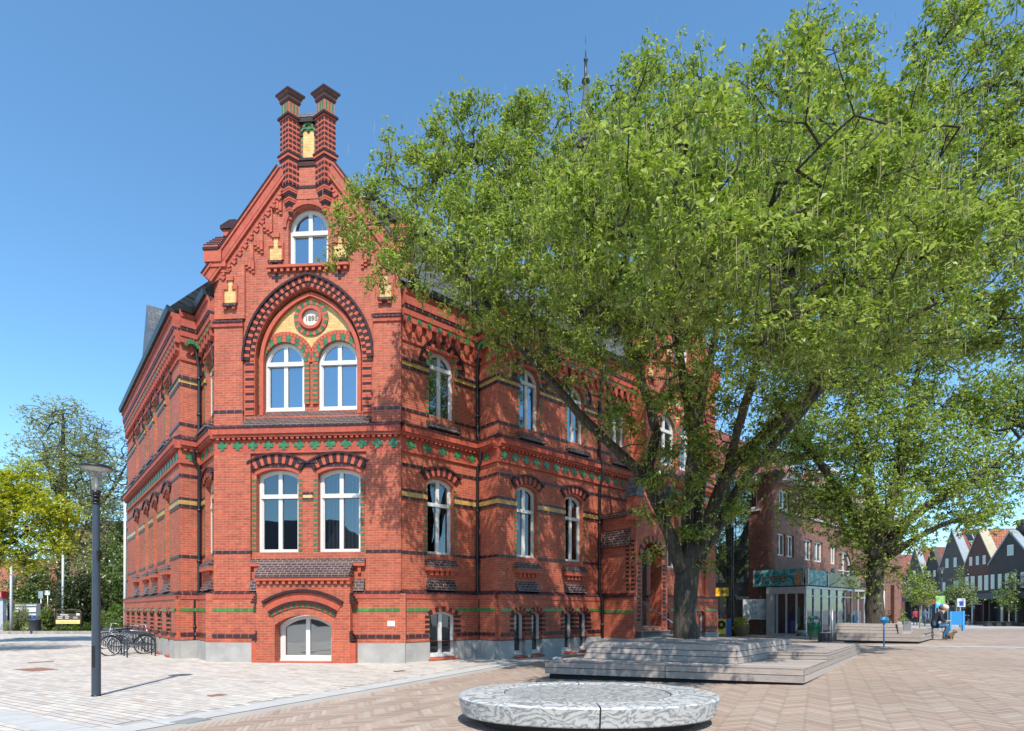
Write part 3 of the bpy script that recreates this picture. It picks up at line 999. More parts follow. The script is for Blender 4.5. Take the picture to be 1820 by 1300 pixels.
        kb(-0.28, 0.22, 12.74, 12.82, -0.58, 0.23, 1)
        for j in range(5):
            kb(-0.26 + 0.05 * j, 0.2, 12.82 + 0.1 * j, 12.92 + 0.1 * j, -0.56 + 0.05 * j, 0.2 - 0.07 * j, 0)
            kb(-0.265 + 0.05 * j, 0.205, 12.89 + 0.1 * j, 12.922 + 0.1 * j, -0.565 + 0.05 * j, 0.205 - 0.07 * j, 1)
        mb.build('kneeler', ['redblock', 'darkblock'], hall)
    # twin pinnacles set diagonally on corbels
    zmap = lambda z: float(np.interp(z, [13.9, 14.96, 15.66, 15.90, 17.02, 17.20, 17.66, 18.06, 18.22], [13.6, 14.66, 15.40, 15.62, 16.66, 16.82, 17.24, 17.51, 17.62]))
    zfr = lambda s_, z_, d_: fr(s_, zmap(z_), d_)
    for x in (c - 0.56, c + 0.56):
        def turned(s_, z_, d_, x=x, ca=math.cos(R(9)), sa=math.sin(R(9))):
            a_, b_ = s_ - x, d_ - 0.02
            return zfr(x + a_ * ca + b_ * sa, z_, 0.02 + (-a_ * sa + b_ * ca) * 0.72)
        mb = MB(turned)
        def dia(r, z0, z1, m, r2=None):
            r2 = r if r2 is None else r2
            A = [mb.V(x + a * r, z0, 0.02 + b * r) for a, b in ((1, 0), (0, 1), (-1, 0), (0, -1))]
            B = [mb.V(x + a * r2, z1, 0.02 + b * r2) for a, b in ((1, 0), (0, 1), (-1, 0), (0, -1))]
            mb.face(A[::-1], m); mb.face(B, m)
            for i in range(4):
                j = (i + 1) % 4
                mb.face([A[i], A[j], B[j], B[i]], m)
        z = 13.98
        for j in range(7):
            r = 0.05 + 0.038 * j
            dia(r, z, z + 0.075, 1 if j % 2 else 0); dia(r + 0.02, z + 0.075, z + 0.14, 0 if j % 2 else 1)
            z += 0.14
        def shaft(z0, z1, r):
            dia(r - 0.015, z0, z1, 0)
            zz, kk = z0, 0
            while zz + 0.08 <= z1:
                # dark headers on the faces
                if kk % 2 == 0:
                    n = 3
                    for sx, sd in ((1, 1), (-1, 1), (1, -1), (-1, -1)):
                        for i in range(n):
                            t0, t1 = (i + 0.10) / n, (i + 0.86) / n
                            ra, rb = r + 0.004, r - 0.03
                            q_ = []
                            for rr, t in ((ra, t0), (ra, t1), (rb, t1), (rb, t0)):
                                q_.append((x + sx * rr * (1 - t), 0.02 + sd * rr * t))
                            A = [mb.V(p[0], zz, p[1]) for p in q_]; B = [mb.V(p[0], zz + 0.08, p[1]) for p in q_]
                            mb.face(A, 1); mb.face(B[::-1], 1)
                            for i2 in range(4):
                                j2 = (i2 + 1) % 4
                                mb.face([A[i2], A[j2], B[j2], B[i2]], 1)
                zz += 0.085; kk += 1
        shaft(14.96, 15.66, 0.315)
        dia(0.33, 15.66, 15.74, 1); dia(0.37, 15.74, 15.84, 0); dia(0.40, 15.84, 15.90, 1)
        shaft(15.90, 17.02, 0.315)
        dia(0.34, 17.02, 17.08, 0); dia(0.40, 17.08, 17.16, 1); dia(0.40, 17.16, 17.20, 1, 0.29)
        dia(0.27, 17.18, 17.66, 0)
        for j in range(3):
            for sx, sd in ((1, 1), (-1, 1), (1, -1), (-1, -1)):
                t0 = 0.1 + 0.3 * j
                q_ = [(x + sx * rr * (1 - t), 0.02 + sd * rr * t) for rr, t in ((0.276, t0), (0.276, t0 + .16), (0.25, t0 + .16), (0.25, t0))]
                A = [mb.V(p[0], 17.28, p[1]) for p in q_]; B = [mb.V(p[0], 17.58, p[1]) for p in q_]
                mb.face(A, 2); mb.face(B[::-1], 2)
                for i2 in range(4):
                    j2 = (i2 + 1) % 4
                    mb.face([A[i2], A[j2], B[j2], B[i2]], 2)
        dia(0.30, 17.62, 17.70, 1, 0.34)
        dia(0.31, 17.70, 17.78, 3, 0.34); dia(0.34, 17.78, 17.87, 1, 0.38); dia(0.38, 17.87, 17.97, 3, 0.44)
        dia(0.46, 17.97, 18.06, 1); dia(0.46, 18.06, 18.22, 1, 0.12)
        mb.build('pinnacle', ['redblock', 'darkblock', 'green', m_flare_shade], hall)
    # panel between the pinnacles
    mb = MB(zfr)
    mb.box(c - 0.40, c + 0.40, 14.6, 15.72, -0.42, 0.015, 0)
    mb.box(c - 0.36, c + 0.36, 15.7, 17.22, -0.40, -0.06, 0)
    mb.box(c - 0.36, c + 0.36, 15.56, 15.66, -0.3, 0.05, 3)
    mb.box(c - 0.36, c + 0.36, 15.74, 15.82, -0.3, 0.05, 3)
    mb.box(c - 0.36, c + 0.36, 14.92, 15.0, -0.1, 0.03, 3)
    mb.prism([(c - .18, 15.84), (c + .18, 15.84), (c + .18, 16.75), (c + .10, 16.85), (c, 16.98), (c - .10, 16.85), (c - .18, 16.75)], -0.08, -0.045, 1)
    for q in (-1, 1):
        jamb(mb, *sorted((c + q * .18, c + q * .25)), 15.9, 16.6, -0.08, -0.03, (2, 0))
        mb.box(*sorted((c + q * .18, c + q * .29)), 16.6, 16.70, -0.08, 0.0, 3)
        arch_band(mb, c + q * 0.10, 0.17, 16.74, 0.085, 0.0, 0.06, -0.08, -0.0, 2, 6)
    arch_band(mb, c, 0.20, 16.88, 0.10, 0.0, 0.07, -0.08, 0.005, 2, 6)
    mb.box(c - 0.36, c + 0.36, 17.02, 17.08, -0.42, 0.05, 3)
    mb.box(c - 0.36, c + 0.36, 17.10, 17.18, -0.42, 0.03, 3)
    mb.build('crown_panel', ['brick', 'yellow', 'green', 'darkblock'], hall)
    mb = MB(zfr)
    mb.profile([(0.04, 17.2), (0.0, 17.36), (-0.1, 17.46), (-0.2, 17.5), (-0.32, 17.46), (-0.42, 17.36), (-0.46, 17.2)], c - 0.38, c + 0.38, 0)
    mb.build('crown_cap', 'slate', hall)
    return c

facade_bands(front, 0, W, 0.0, holes_base=[(W / 2 + .02, 2.95)], holes_low=[(W / 2, 6.0)], holes_up=[(W / 2, 6.0)], eaves=False, base=True)
C0 = gable_front(front, W, True)

# base of the front: wall, plinth, portal
for a, b in ((-0.22, C0 - 1.46), (C0 + 1.46, W + 0.16)):
    mb = MB(front); mb.box(a, b, 0.60, 2.12, -0.1, 0.145, 0)
    mb.build('base_wall', 'brick', hall)
    mb = MB(front); mb.box(a + 0.01, b - 0.01, -0.6, 0.60, -0.2, 0.165, 0)
    mb.build('plinth', 'plinth', hall)
portal_w = 1.76
wall(front, [(C0 - 1.46, -0.3), (C0 + 1.46, -0.3), (C0 + 1.46, 2.5), (C0 - 1.46, 2.5)], [arch_loop(C0, portal_w, 0.03, 1.16, 0.30)], 0.36, 0.42, ['brick'], hall, 'portal', side=0.4)
mb = MB(front)
mb.box(C0 - 0.88, C0 + 0.88, -0.2, 0.035, -0.1, 0.38, 1)
arch_blocks(mb, C0, portal_w + 0.1, 1.36, 0.28, 0.06, 0.16, 23, 0.2, 0.40, (2, 1), gap=0.04)
arch_band(mb, C0, portal_w + 0.1, 1.36, 0.28, 0.16, 0.24, 0.3, 0.46, 0)
arch_band(mb, C0, portal_w + 0.1, 1.36, 0.28, 0.52, 0.60, 0.3, 0.46, 0)
arch_blocks(mb, C0, portal_w + 0.1, 1.36, 0.28, 0.26, 0.50, 31, 0.3, 0.385, (1,), gap=0.05)
for q in (-1, 1):                                        # stepped shoulders
    for j, z in enumerate((2.12, 2.04, 1.96, 1.88)):
        a, b = sorted((C0 + q * (1.44), C0 + q * (1.50 + 0.045 * j)))
        mb.box(a, b, z - 0.07, z, 0.1, 0.375, 0)
    for j, z in enumerate((0.98, 0.90, 0.82, 0.74)):
        a, b = sorted((C0 + q * (1.44), C0 + q * (1.48 + 0.04 * j)))
        mb.box(a, b, z - 0.07, z, 0.1, 0.375, 0)
    a, b = sorted((C0 + q * 1.3, C0 + q * 1.62))
    mb.box(a, b, -0.3, 0.62, 0.1, 0.352, 1)
x = C0 - 1.42
while x < C0 + 1.4:
    mb.box(x, x + 0.10, 2.40, 2.50, 0.3, 0.44, 1); x += 0.2
mb.box(C0 - 1.48, C0 + 1.48, 2.50, 2.60, -0.02, 0.47, 1)
mb.build('portal_arch', ['darkblock', 'redblock', 'green'], hall)
mb = MB(front)
mb.profile([(-0.2, 2.60), (0.50, 2.60), (0.50, 2.66), (0.085, 3.12), (-0.2, 3.16)], C0 - 1.46, C0 + 1.46, 0)
mb.profile([(-0.2, 3.06), (0.14, 3.06), (0.10, 3.12), (-0.2, 3.38)], C0 - 1.78, C0 + 1.82, 0)
mb.box(C0 - 1.78, C0 + 1.82, 2.96, 3.06, -0.02, 0.13, 1)
for q in (-1, 1):
    a, b = sorted((C0 + q * 1.47, C0 + q * 1.80))
    mb.profile([(0.0, 2.2), (0.16, 2.2), (0.06, 2.56), (0.0, 2.56)], a, b, 0)
    mb.box((a + b) / 2 - 0.05, (a + b) / 2 + 0.05, 2.74, 2.96, 0.0, 0.08, 1)
mb.build('portal_roof', ['darktile', 'redblock'], hall)
window(front, hall, C0, portal_w - 0.02, 0.09, 1.14, 0.29, 0.02, 'pane_low', t=0.11)
mb = MB(front)
mb.box(5.52, 5.74, 1.12, 1.28, 0.14, 0.165, 0)
mb.build('plate', plain('white enamel plate', (0.75, 0.72, 0.72), 0.4), hall)

# rooms seen through the ground floor windows
mb = MB(front)
for s0, s1 in ((0.4, 2.95), (3.0, 5.6)):
    z0, z1, d0, d1 = 3.0, 6.3, -3.2, -0.26
    mb.poly([(s0, z0, d0), (s1, z0, d0), (s1, z1, d0), (s0, z1, d0)], 0)
    mb.poly([(s0, z0, d0), (s0, z0, d1), (s0, z1, d1), (s0, z1, d0)], 0)
    mb.poly([(s1, z0, d0), (s1, z0, d1), (s1, z1, d1), (s1, z1, d0)], 0)
    mb.poly([(s0, z1, d0), (s1, z1, d0), (s1, z1, d1), (s0, z1, d1)], 0)
    mb.poly([(s0, z0, d0), (s1, z0, d0), (s1, z0, d1), (s0, z0, d1)], 1)
mb.box(2.35, 2.65, 3.75, 4.35, -3.19, -3.14, 2)
mb.build('room', ['room', plain('room carpet', (0.05, 0.05, 0.05), 0.9), plain('dark picture frame', (0.02, 0.015, 0.012), 0.5)], hall, recalc=False)

# ---- second gable on the right wing
gx = wing_r.off(7.3, 0.55)
gab2 = Fr(gx[0], gx[1], *ur)
W2 = 5.5
gable_front(gab2, W2, False)
facade_bands(gab2, 0, W2, 0.0, holes_low=[(W2 / 2, 2.6)], holes_base=[(1.3, .6), (4.2, .6)], holes_up=[(W2 / 2, 6.7)], eaves=False)
hb2 = [arch_loop(s, 0.5, 0.62, 1.42, 0.14) for s in (1.3, 4.2)]
wall(gab2, [(-0.1, 0.62), (W2 + .12, 0.62), (W2 + .12, 2.12), (-0.1, 2.12)], hb2, 0.14, 0.26, ['brick'], hall, 'base_wall', side=0.2)
mb = MB(gab2)
for a, b in ((-0.1, 1.05), (1.55, 3.95), (4.45, W2 + .12)): mb.box(a, b, -0.6, 0.6, -0.2, 0.165, 0)
mb.build('plinth', 'plinth', hall)
for s in (1.3, 4.2):
    window(gab2, hall, s, 0.5, 0.2, 1.42, 0.14, -0.02, 'pane_dark', t=0.07, mull=False)
g2l = Fr(*wing_r.off(7.3, 0.0), ul[0], ul[1])
wall(g2l, [(0, -0.3), (0.55, -0.3), (0.55, 12.5), (0, 12.5)], [], 0, 0.1, ['brick'], hall, 'wall')
ge = gab2.off(W2, 0)
g2r = Fr(ge[0], ge[1], -ul[0], -ul[1])                    # far end wall
wall(g2r, [(0, -0.3), (10, -0.3), (10, 12.0), (0, 12.0)], [], -0.01, 0.1, ['brick'], hall, 'wall')

# ---- roofs
def line_x(p, u, q, v):
    det = u[0] * v[1] - u[1] * v[0]
    t = ((q[0] - p[0]) * v[1] - (q[1] - p[1]) * v[0]) / det
    return (p[0] + u[0] * t, p[1] + u[1] * t)
DI = 5.6
apex = line_x(wing_r.off(0, -DI), ur, wing_l.off(0, -DI), ul)
ZA, ZR, ZB = 17.7, 17.0, 11.5
def P3(p, z): return (p[0], p[1], z)
mb = MB()
A = P3(apex, ZA)
rr_end, lr_end = wing_r.off(12.0, -DI), wing_l.off(2.5, -DI)
rp1, lp1 = wing_r.off(4.0, -DI), wing_l.off(9.0, -DI)
mb.poly([P3(wing_r.off(0, 0.30), ZB), P3(wing_r.off(13.0, 0.30), ZB), P3(rr_end, ZR), P3(rp1, ZR)], 0)
mb.poly([P3(wing_r.off(0, 0.30), ZB), P3(rp1, ZR), A], 0)
mb.poly([P3(rec_r.off(-0.2, 0.28), ZB), P3(rec_r.off(LR + .2, 0.28), ZB), P3(wing_r.off(0, 0.30), ZB), A], 0)
mb.poly([P3(rec_l.off(LL + 0.2, 0.28), ZB), A, P3(wing_l.off(12.4, 0.30), ZB), P3(rec_l.off(-0.2, 0.28), ZB)], 0)
mb.poly([P3(wing_l.off(12.4, 0.30), ZB), A, P3(lp1, ZR)], 0)
mb.poly([P3(wing_l.off(-0.2, 0.30), ZB), P3(wing_l.off(12.4, 0.30), ZB), P3(lp1, ZR), P3(lr_end, ZR)], 0)
mb.poly([P3(front.off(0, -0.4), ZB), P3(front.off(W, -0.4), ZB), A], 0)
mb.poly([P3(rp1, ZR), P3(rr_end, ZR), P3(wing_r.off(13.0, -11.5), ZB), P3(wing_r.off(4, -11.5), ZB), A], 0)
mb.poly([P3(lp1, ZR), A, P3(wing_l.off(9, -11.5), ZB), P3(wing_l.off(-0.4, -11.5), ZB), P3(lr_end, ZR)], 0)
mb.poly([P3(wing_l.off(-0.2, 0.30), ZB), P3(lr_end, ZR), P3(wing_l.off(-0.4, -11.5), ZB)], 0)
mb.poly([P3(wing_r.off(13.0, 0.30), ZB), P3(rr_end, ZR), P3(wing_r.off(13.0, -11.5), ZB)], 0)
mb.build('roof', 'slate', hall, recalc=False)
for fr, Wd, cc, dep in ((front, W, C0, 8.0), (gab2, W2, W2 / 2, 7.0)):
    mb = MB(fr)
    h = 15.6; k = (cc - 0.9)
    mb.poly([(0.0, 12.05, -0.4), (cc, 15.95, -0.4), (cc, 15.95, -dep), (0.0, 12.05, -dep)], 0)
    mb.poly([(Wd, 12.05, -0.4), (cc, 15.95, -0.4), (cc, 15.95, -dep), (Wd, 12.05, -dep)], 0)
    mb.poly([(0.05, 11.0, -0.4), (0.05, 12.36, -0.4), (0.05, 12.36, -dep * .4), (0.05, 11.0, -dep * .4)], 1)
    mb.poly([(Wd - .05, 11.0, -0.4), (Wd - .05, 12.36, -0.4), (Wd - .05, 12.36, -dep * .4), (Wd - .05, 11.0, -dep * .4)], 1)
    mb.build('gable_roof', ['slate', 'brick'], hall, recalc=False)
# slated dormer with hipped cap on the left wing
mb = MB(wing_l)
mb.prism([(6.5, 11.5), (9.1, 11.5), (7.8, 13.5)], -3.6, 0.28, 0)
mb.build('dormer', 'slate', hall)
# corner chimneys beside the front gable
for q in (0.22, W - 0.22):
    mb = MB(front)
    mb.box(q - .28, q + .28, 11.5, 13.7, -1.25, -.69, 0)
    mb.box(q - .33, q + .33, 13.62, 13.72, -1.30, -.64, 1)
    mb.box(q - .36, q + .36, 13.72, 13.92, -1.33, -.61, 0)
    mb.box(q - .42, q + .42, 13.92, 14.02, -1.39, -.55, 1)
    mb.prism([(q - .42, 14.02), (q + .42, 14.02), (q + .1, 14.2), (q - .1, 14.2)], -1.39, -.55, 1)
    z = 12.9
    while z < 13.6:
        for j in range(3): mb.box(q - .27 + .19 * j, q - .15 + .19 * j, z, z + 0.075, -1.26, -.682, 1)
        z += 0.15
    mb.build('chimney', ['redblock', 'darkblock'], hall)
# ridge turret with spire
tp = at(1041, 200, 26.0)
mb = MB()
tc = (tp.x, tp.y)
mb.lathe([(1.5, 15.5), (1.5, 19.6), (1.9, 19.7), (1.9, 19.8), (1.25, 21.2), (0.5, 23.6), (0.16, 25.6), (0.10, 26.2)], tc, 8, 0, smooth=False)
tur = mb.build('ridge_turret', ['slate'], hall)
mb = MB()
mb.lathe([(0.10, 26.15), (0.10, 26.35), (0.20, 26.40), (0.17, 26.5), (0.10, 26.65), (0.07, 26.7), (0.065, 27.35), (0.10, 27.4), (0.10, 27.46), (0.035, 27.5), (0.02, 28.0), (0.006, 28.6)], tc, 10, 0)
mb.build('finial', ['black'], tur)

# ---- downpipes
def pipe(fr, s, d, zb, zt_, kink=None):
    mb = MB()
    pts = [fr(s, zb, d + .14), fr(s, 2.0, d + .14), fr(s, 2.3, d), fr(s, 6.4, d)]
    pts += [fr(s + 0.0, 6.6, d + 0.16), fr(s, 7.2, d + .16), fr(s, 7.55, d)]
    pts += [fr(s, 9.7, d), fr(s, 10.3, d + .1), fr(s, zt_, d + .3)]
    mb.tube(pts, 0.055, 8, 0)
    for z in (1.0, 3.2, 4.9, 8.1, 9.3): mb.tube([fr(s, z, d + (.14 if z < 2 else 0)), fr(s, z + .09, d + (.14 if z < 2 else 0))], 0.072, 8, 0)
    o = mb.build('downpipe', 'black', hall)
    mb = MB(fr)
    mb.box(s - .09, s + .09, zb - 0.1, zb + .42, d + .04, d + .24, 0)
    mb.build('pipe_foot', 'plinth', o)
pipe(rec_l, 0.10, 0.09, 0.05, 11.4)
pipe(rec_r, LR - 0.10, 0.09, 0.1, 11.4)
pipe(wing_r, 5.02, 0.09, 0.1, 11.4)

# ---- entrance porch
px_ = 5.25
pw, pd = 2.05, 1.6
pc = wing_r.off(px_, pd)
porch = Fr(pc[0], pc[1], *ur)                            # front of porch
pl_ = wing_r.off(px_, 0)
porch_l = Fr(pl_[0], pl_[1], ul[0], ul[1])               # left flank
wall(porch, [(0, -0.3), (pw, -0.3), (pw, 5.1), (pw / 2, 6.6), (0, 5.1)], [arch_loop(pw / 2, 1.25, 0.95, 3.6, 0.6)], 0, 0.5, ['brick'], hall, 'porch_front', side=0.5)
wall(porch_l, [(0, -0.3), (pd, -0.3), (pd, 5.1), (0, 5.1)], [], 0.02, 0.1, ['brick'], hall, 'porch_wall')
mb = MB(porch_l)
mb.box(0, pd, -0.6, 0.55, 0.0, 0.15, 1)
mb.box(0, pd, 0.55, 2.1, 0.0, 0.12, 4)
mb.box(0.0, pd, 1.5, 1.6, 0.1, 0.14, 2)
mb.profile([(0, 2.08), (.16, 2.08), (.16, 2.14), (0, 2.26)], 0, pd, 0)
mb.build('porch_base', ['darkblock', 'plinth', 'greenband', 'darktile', 'brick'], hall)
mb = MB(porch_l); mb.profile([(0, 4.0), (.2, 4.0), (.2, 4.06), (0, 4.7)], 0.1, pd - .2, 0); mb.build('porch_weathering', ['darktile'], hall)
mb = MB(porch_l); mb.box(0, pd, 5.1, 5.25, -1.9, .25, 0); mb.build('porch_roof', ['darktile'], hall)
mb = MB(porch_l)
for k in range(12):
    for a in (pd - 0.34, pd - 0.10):
        mb.box(a - .08, a + .06, 2.35 + k * .16, 2.43 + k * .16, 0.01, 0.035, 0)
mb.build('quoin_brick', ['darkblock'], hall)
for q in (0.0, pw):
    mb = MB(porch)
    mb.box(q - .22, q + .22, 4.9, 5.75, -.25, .16, 0)
    mb.prism([(q - .28, 5.75), (q + .28, 5.75), (q, 6.5)], -.3, .2, 1)
    mb.build('porch_pinnacle', ['redblock', 'slate'], hall)
mb = MB(porch)
arch_blocks(mb, pw / 2, 1.25, 3.6, 0.6, 0, 0.22, 17, -.1, 0.04, (2, 0))
mb.build('porch_arch', ['redblock', 'slate', 'darkblock'], hall)
for q in (0.12, pw - 0.30):
    mb = MB(porch)
    for k in range(14): mb.box(q, q + .16, 1.2 + k * .16, 1.28 + k * .16, -.02, .02, 0)
    mb.build('quoin_brick', ['darkblock'], hall)
mb = MB(porch)
mb.box(pw / 2 - .62, pw / 2 + .62, 0.95, 4.2, -0.75, -0.7, 0)
mb.build('door', plain('dark oak door', (0.03, 0.018, 0.012), 0.5), hall)
mb = MB(porch)
for k in range(6):
    mb.box(0.1, pw - 0.1, -0.3, 0.95 - k * 0.16 - 0.0, -0.45 + k * 0.30, -0.14 + k * 0.30 + 0.002 * k, 0)
    mb.box(0.08, pw - 0.08, 0.95 - k * .16, 0.99 - k * .16, -0.45 + k * 0.30, -0.11 + k * 0.30, 1)
mb.build('steps', [plain('dark step stone', (0.09, 0.085, 0.08), 0.8), plain('worn step nosing', (0.17, 0.16, 0.15), 0.8)], hall)
mb = MB()
for s in (0.22,):
    mb.tube([porch(s, 0.95, 0.1), porch(s, 1.95, 0.1), porch(s, 1.1, 1.5), porch(s, 0.9, 1.62), porch(s, 0.1, 1.62)], 0.025, 8, 0)
    mb.tube([porch(s, 1.1, 1.5), porch(s, 0.1, 1.45)], 0.02, 6, 0)
mb.build('handrail', 'steel', hall)
# ---- brick annexe at the far end of the left wing
mb = MB(wing_l)
mb.box(-0.85, -0.02, -0.3, 8.3, -4.0, -0.06, 0)
mb.prism([(-0.9, 8.3), (-0.02, 8.3), (-0.02, 9.5)], -4.0, -0.03, 1)
for z in (3.0, 5.6, 8.0):
    mb.box(-0.7, -0.5, z, z + .14, -0.06, -0.02, 2)
mb.build('annexe', ['brick', 'slate', 'darkblock'], hall)
# wall signs and small lamps are left to the square
# ================================================================== GROUND
def grid_mesh(name, xs, ys, mat, dz=0.0):
    X, Y = np.meshgrid(xs, ys)
    Z = g_np(X, Y) + dz
    V = np.stack([X.ravel(), Y.ravel(), Z.ravel()], 1)
    nx, ny = len(xs), len(ys)
    i = (np.arange(ny - 1)[:, None] * nx + np.arange(nx - 1)[None, :]).ravel()
    Fq = np.stack([i, i + 1, i + nx + 1, i + nx], 1)
    o = np_mesh(name, V, Fq, mat)
    return o

def axis(lo, hi, f0, f1, fine, coarse):
    a = list(np.arange(lo, f0, coarse)) + list(np.arange(f0, f1, fine)) + list(np.arange(f1, hi + coarse, coarse))
    return np.array(a)
m_joint = plain('sandy paving joint', (0.36, 0.33, 0.295), 0.9, var=0.12, scale=0.6)
xs = axis(-700, 700, -30, 40, 0.7, 22)
ys = axis(-200, 1200, -4, 60, 0.7, 22)
gr = grid_mesh('ground', xs, ys, m_joint)
gr['kind'] = 'structure'

E1 = np.array([0.875, -0.484]); E1 /= np.linalg.norm(E1)
E2 = np.array([-E1[1], E1[0]])                              # along the grey band, away from the camera
P0 = np.array(gp(300, 1290).xy)
def side(x, y):                                             # metres right of the grey band
    return (x - P0[0]) * E1[0] + (y - P0[1]) * E1[1]
def along(x, y):
    return (x - P0[0]) * E2[0] + (y - P0[1]) * E2[1]

rng = np.random.default_rng(5)
def pavers(name, cen, ax, ay, mat, dz, gap=0.006):
    """cen (N,2) centres, ax/ay (N,2) half axes"""
    gx_ = ax * (1 - gap / np.linalg.norm(ax, axis=1, keepdims=True))
    gy_ = ay * (1 - gap / np.linalg.norm(ay, axis=1, keepdims=True))
    c = np.stack([cen - gx_ - gy_, cen + gx_ - gy_, cen + gx_ + gy_, cen - gx_ + gy_], 1)
    N = len(cen)
    P = c.reshape(-1, 2)
    Z = g_np(P[:, 0], P[:, 1]) + dz + np.repeat(rng.uniform(0, 0.0015, N), 4)
    V = np.column_stack([P, Z])
    o = np_mesh(name, V, np.arange(4 * N).reshape(N, 4), mat)
    o['kind'] = 'structure'
    return o

def paver_mat(name, stops, rough=0.75):
    m, t, p = new_mat(name)
    rp = island_ramp(t, stops, 'LINEAR')
    tc = t.nodes.new('ShaderNodeTexCoord')
    n = t.nodes.new('ShaderNodeTexNoise')
    n.inputs['Scale'].default_value = 9
    n.inputs['Detail'].default_value = 8
    n.inputs['Roughness'].default_value = 0.75
    t.links.new(tc.outputs['Object'], n.inputs['Vector'])
    n2 = t.nodes.new('ShaderNodeTexNoise')
    n2.inputs['Scale'].default_value = 0.35
    n2.inputs['Detail'].default_value = 6
    t.links.new(tc.outputs['Object'], n2.inputs['Vector'])
    ad = t.nodes.new('ShaderNodeMath'); ad.operation = 'ADD'
    t.links.new(n.outputs['Fac'], ad.inputs[0]); t.links.new(n2.outputs['Fac'], ad.inputs[1])
    mr = t.nodes.new('ShaderNodeMapRange')
    mr.inputs[1].default_value = 0.6; mr.inputs[2].default_value = 1.4
    mr.inputs[3].default_value = 0.80; mr.inputs[4].default_value = 1.14
    t.links.new(ad.outputs[0], mr.inputs[0])
    mx = t.nodes.new('ShaderNodeMix'); mx.data_type = 'RGBA'; mx.blend_type = 'MULTIPLY'
    mx.inputs[0].default_value = 1
    t.links.new(rp.outputs[0], mx.inputs[6]); t.links.new(mr.outputs[0], mx.inputs[7])
    t.links.new(mx.outputs[2], p.inputs['Base Color'])
    p.inputs['Roughness'].default_value = rough
    return m
m_pale = paver_mat('pale mixed clinker paving', [(0.0, (0.460, 0.419, 0.378)), (1.0, (0.552, 0.510, 0.459)), (0.12, (0.451, 0.428, 0.401)), (0.30, (0.607, 0.555, 0.477)), (0.48, (0.497, 0.455, 0.410)),
                   (0.60, (0.589, 0.537, 0.468)), (0.74, (0.505, 0.44, 0.385)), (0.82, (0.524, 0.501, 0.468)), (0.90, (0.45, 0.355, 0.295)), (0.95, (0.552, 0.510, 0.450))])
m_brown = paver_mat('brown herringbone clinker', [(0.0, (0.381, 0.271, 0.210)), (1.0, (0.425, 0.333, 0.262)), (0.14, (0.400, 0.314, 0.249)), (0.30, (0.331, 0.237, 0.186)), (0.42, (0.419, 0.333, 0.268)),
                   (0.56, (0.369, 0.261, 0.204)), (0.68, (0.450, 0.363, 0.292)), (0.80, (0.381, 0.314, 0.256)), (0.90, (0.306, 0.215, 0.167))])
# pale running bond left of the band
Lb, Wb = 0.40, 0.135
I, J = np.meshgrid(np.arange(-110, 40), np.arange(-60, 330))
shift = rng.uniform(0, Lb, 390)
ca = (I * Lb + shift[J + 60]).ravel(); cb = (J * Wb).ravel()
cen = P0 + ca[:, None] * E1 + cb[:, None] * E2
sd = side(cen[:, 0], cen[:, 1])
X_, Y_ = cen[:, 0], cen[:, 1]
vis = (Y_ > 3) & (Y_ < 37.5) & (np.abs(X_) < Y_ * 1.12 + 2.5)
kerb_s = 4.2                                                # second grey band, bottom left
Q0 = np.array(gp(60, 1285).xy)
def bandq(x, y): return (x - Q0[0]) * E2[0] + (y - Q0[1]) * E2[1]
bq = bandq(X_, Y_)
keep = vis & (sd < -0.52 - Lb / 2 + 0.15) & (np.abs(bq) > 0.24)
n = keep.sum()
pavers('pale_pavement', cen[keep], np.tile(E1 * Lb / 2, (n, 1)), np.tile(E2 * Wb / 2, (n, 1)), m_pale, 0.006)
# grey bands
m_band = plain('grey granite band', (0.43, 0.425, 0.41), 0.8, var=0.1, scale=2.5)
def band(name, start, dirv, length, width, slab=1.0):
    nrm = np.array([-dirv[1], dirv[0]])
    k = int(length / slab)
    cs = start + (np.arange(k)[:, None] + 0.5) * slab * dirv
    return pavers(name, cs, np.tile(dirv * slab / 2, (k, 1)), np.tile(nrm * width / 2, (k, 1)), m_band, 0.008, 0.004)
band('granite_pavement', P0 - E1 * 0.26 - E2 * 4, E2, 14.0, 0.5)
band('granite_pavement', Q0 - E1 * 24, E1, 26.0, 0.44)
far0 = np.array(gp(1480, 1147.5).xy)
band('granite_pavement', far0, np.array(E1), 22.0, 0.5)
# brown herringbone right of the band
Lh, Wh, nn = 0.48, 0.08, 6
ang = math.atan2(E2[1], E2[0]) - math.radians(45)
Rm = np.array([[math.cos(ang), -math.sin(ang)], [math.sin(ang), math.cos(ang)]])
K, Mm = np.meshgrid(np.arange(-560, 840), np.arange(-90, 90))
K, Mm = K.ravel(), Mm.ravel()
hx, hy = (K + 2 * nn * Mm + nn / 2) * Wh, (K + 0.5) * Wh
vx, vy = (K + nn + 2 * nn * Mm + 0.5) * Wh, (K - nn + 1 + nn / 2) * Wh
cen = np.concatenate([np.column_stack([hx, hy]), np.column_stack([vx, vy])]) @ Rm.T + P0
isH = np.concatenate([np.ones(len(hx), bool), np.zeros(len(vx), bool)])
X_, Y_ = cen[:, 0], cen[:, 1]
sd = side(X_, Y_)
fb = (X_ - far0[0]) * E2[0] + (Y_ - far0[1]) * E2[1]
keep = (Y_ > 3) & (Y_ < 48) & (np.abs(X_) < Y_ * 1.1 + 2) & (sd > 0.16) & ((np.abs(fb) > 0.4) | (X_ < far0[0]))
hd, vd = Rm @ np.array([1, 0]), Rm @ np.array([0, 1])
ax = np.where(isH[keep][:, None], hd * Lh / 2, vd * Lh / 2)
ay = np.where(isH[keep][:, None], vd * Wh / 2, -hd * Wh / 2)
pavers('herringbone_pavement', cen[keep], ax, ay, m_brown, 0.005)
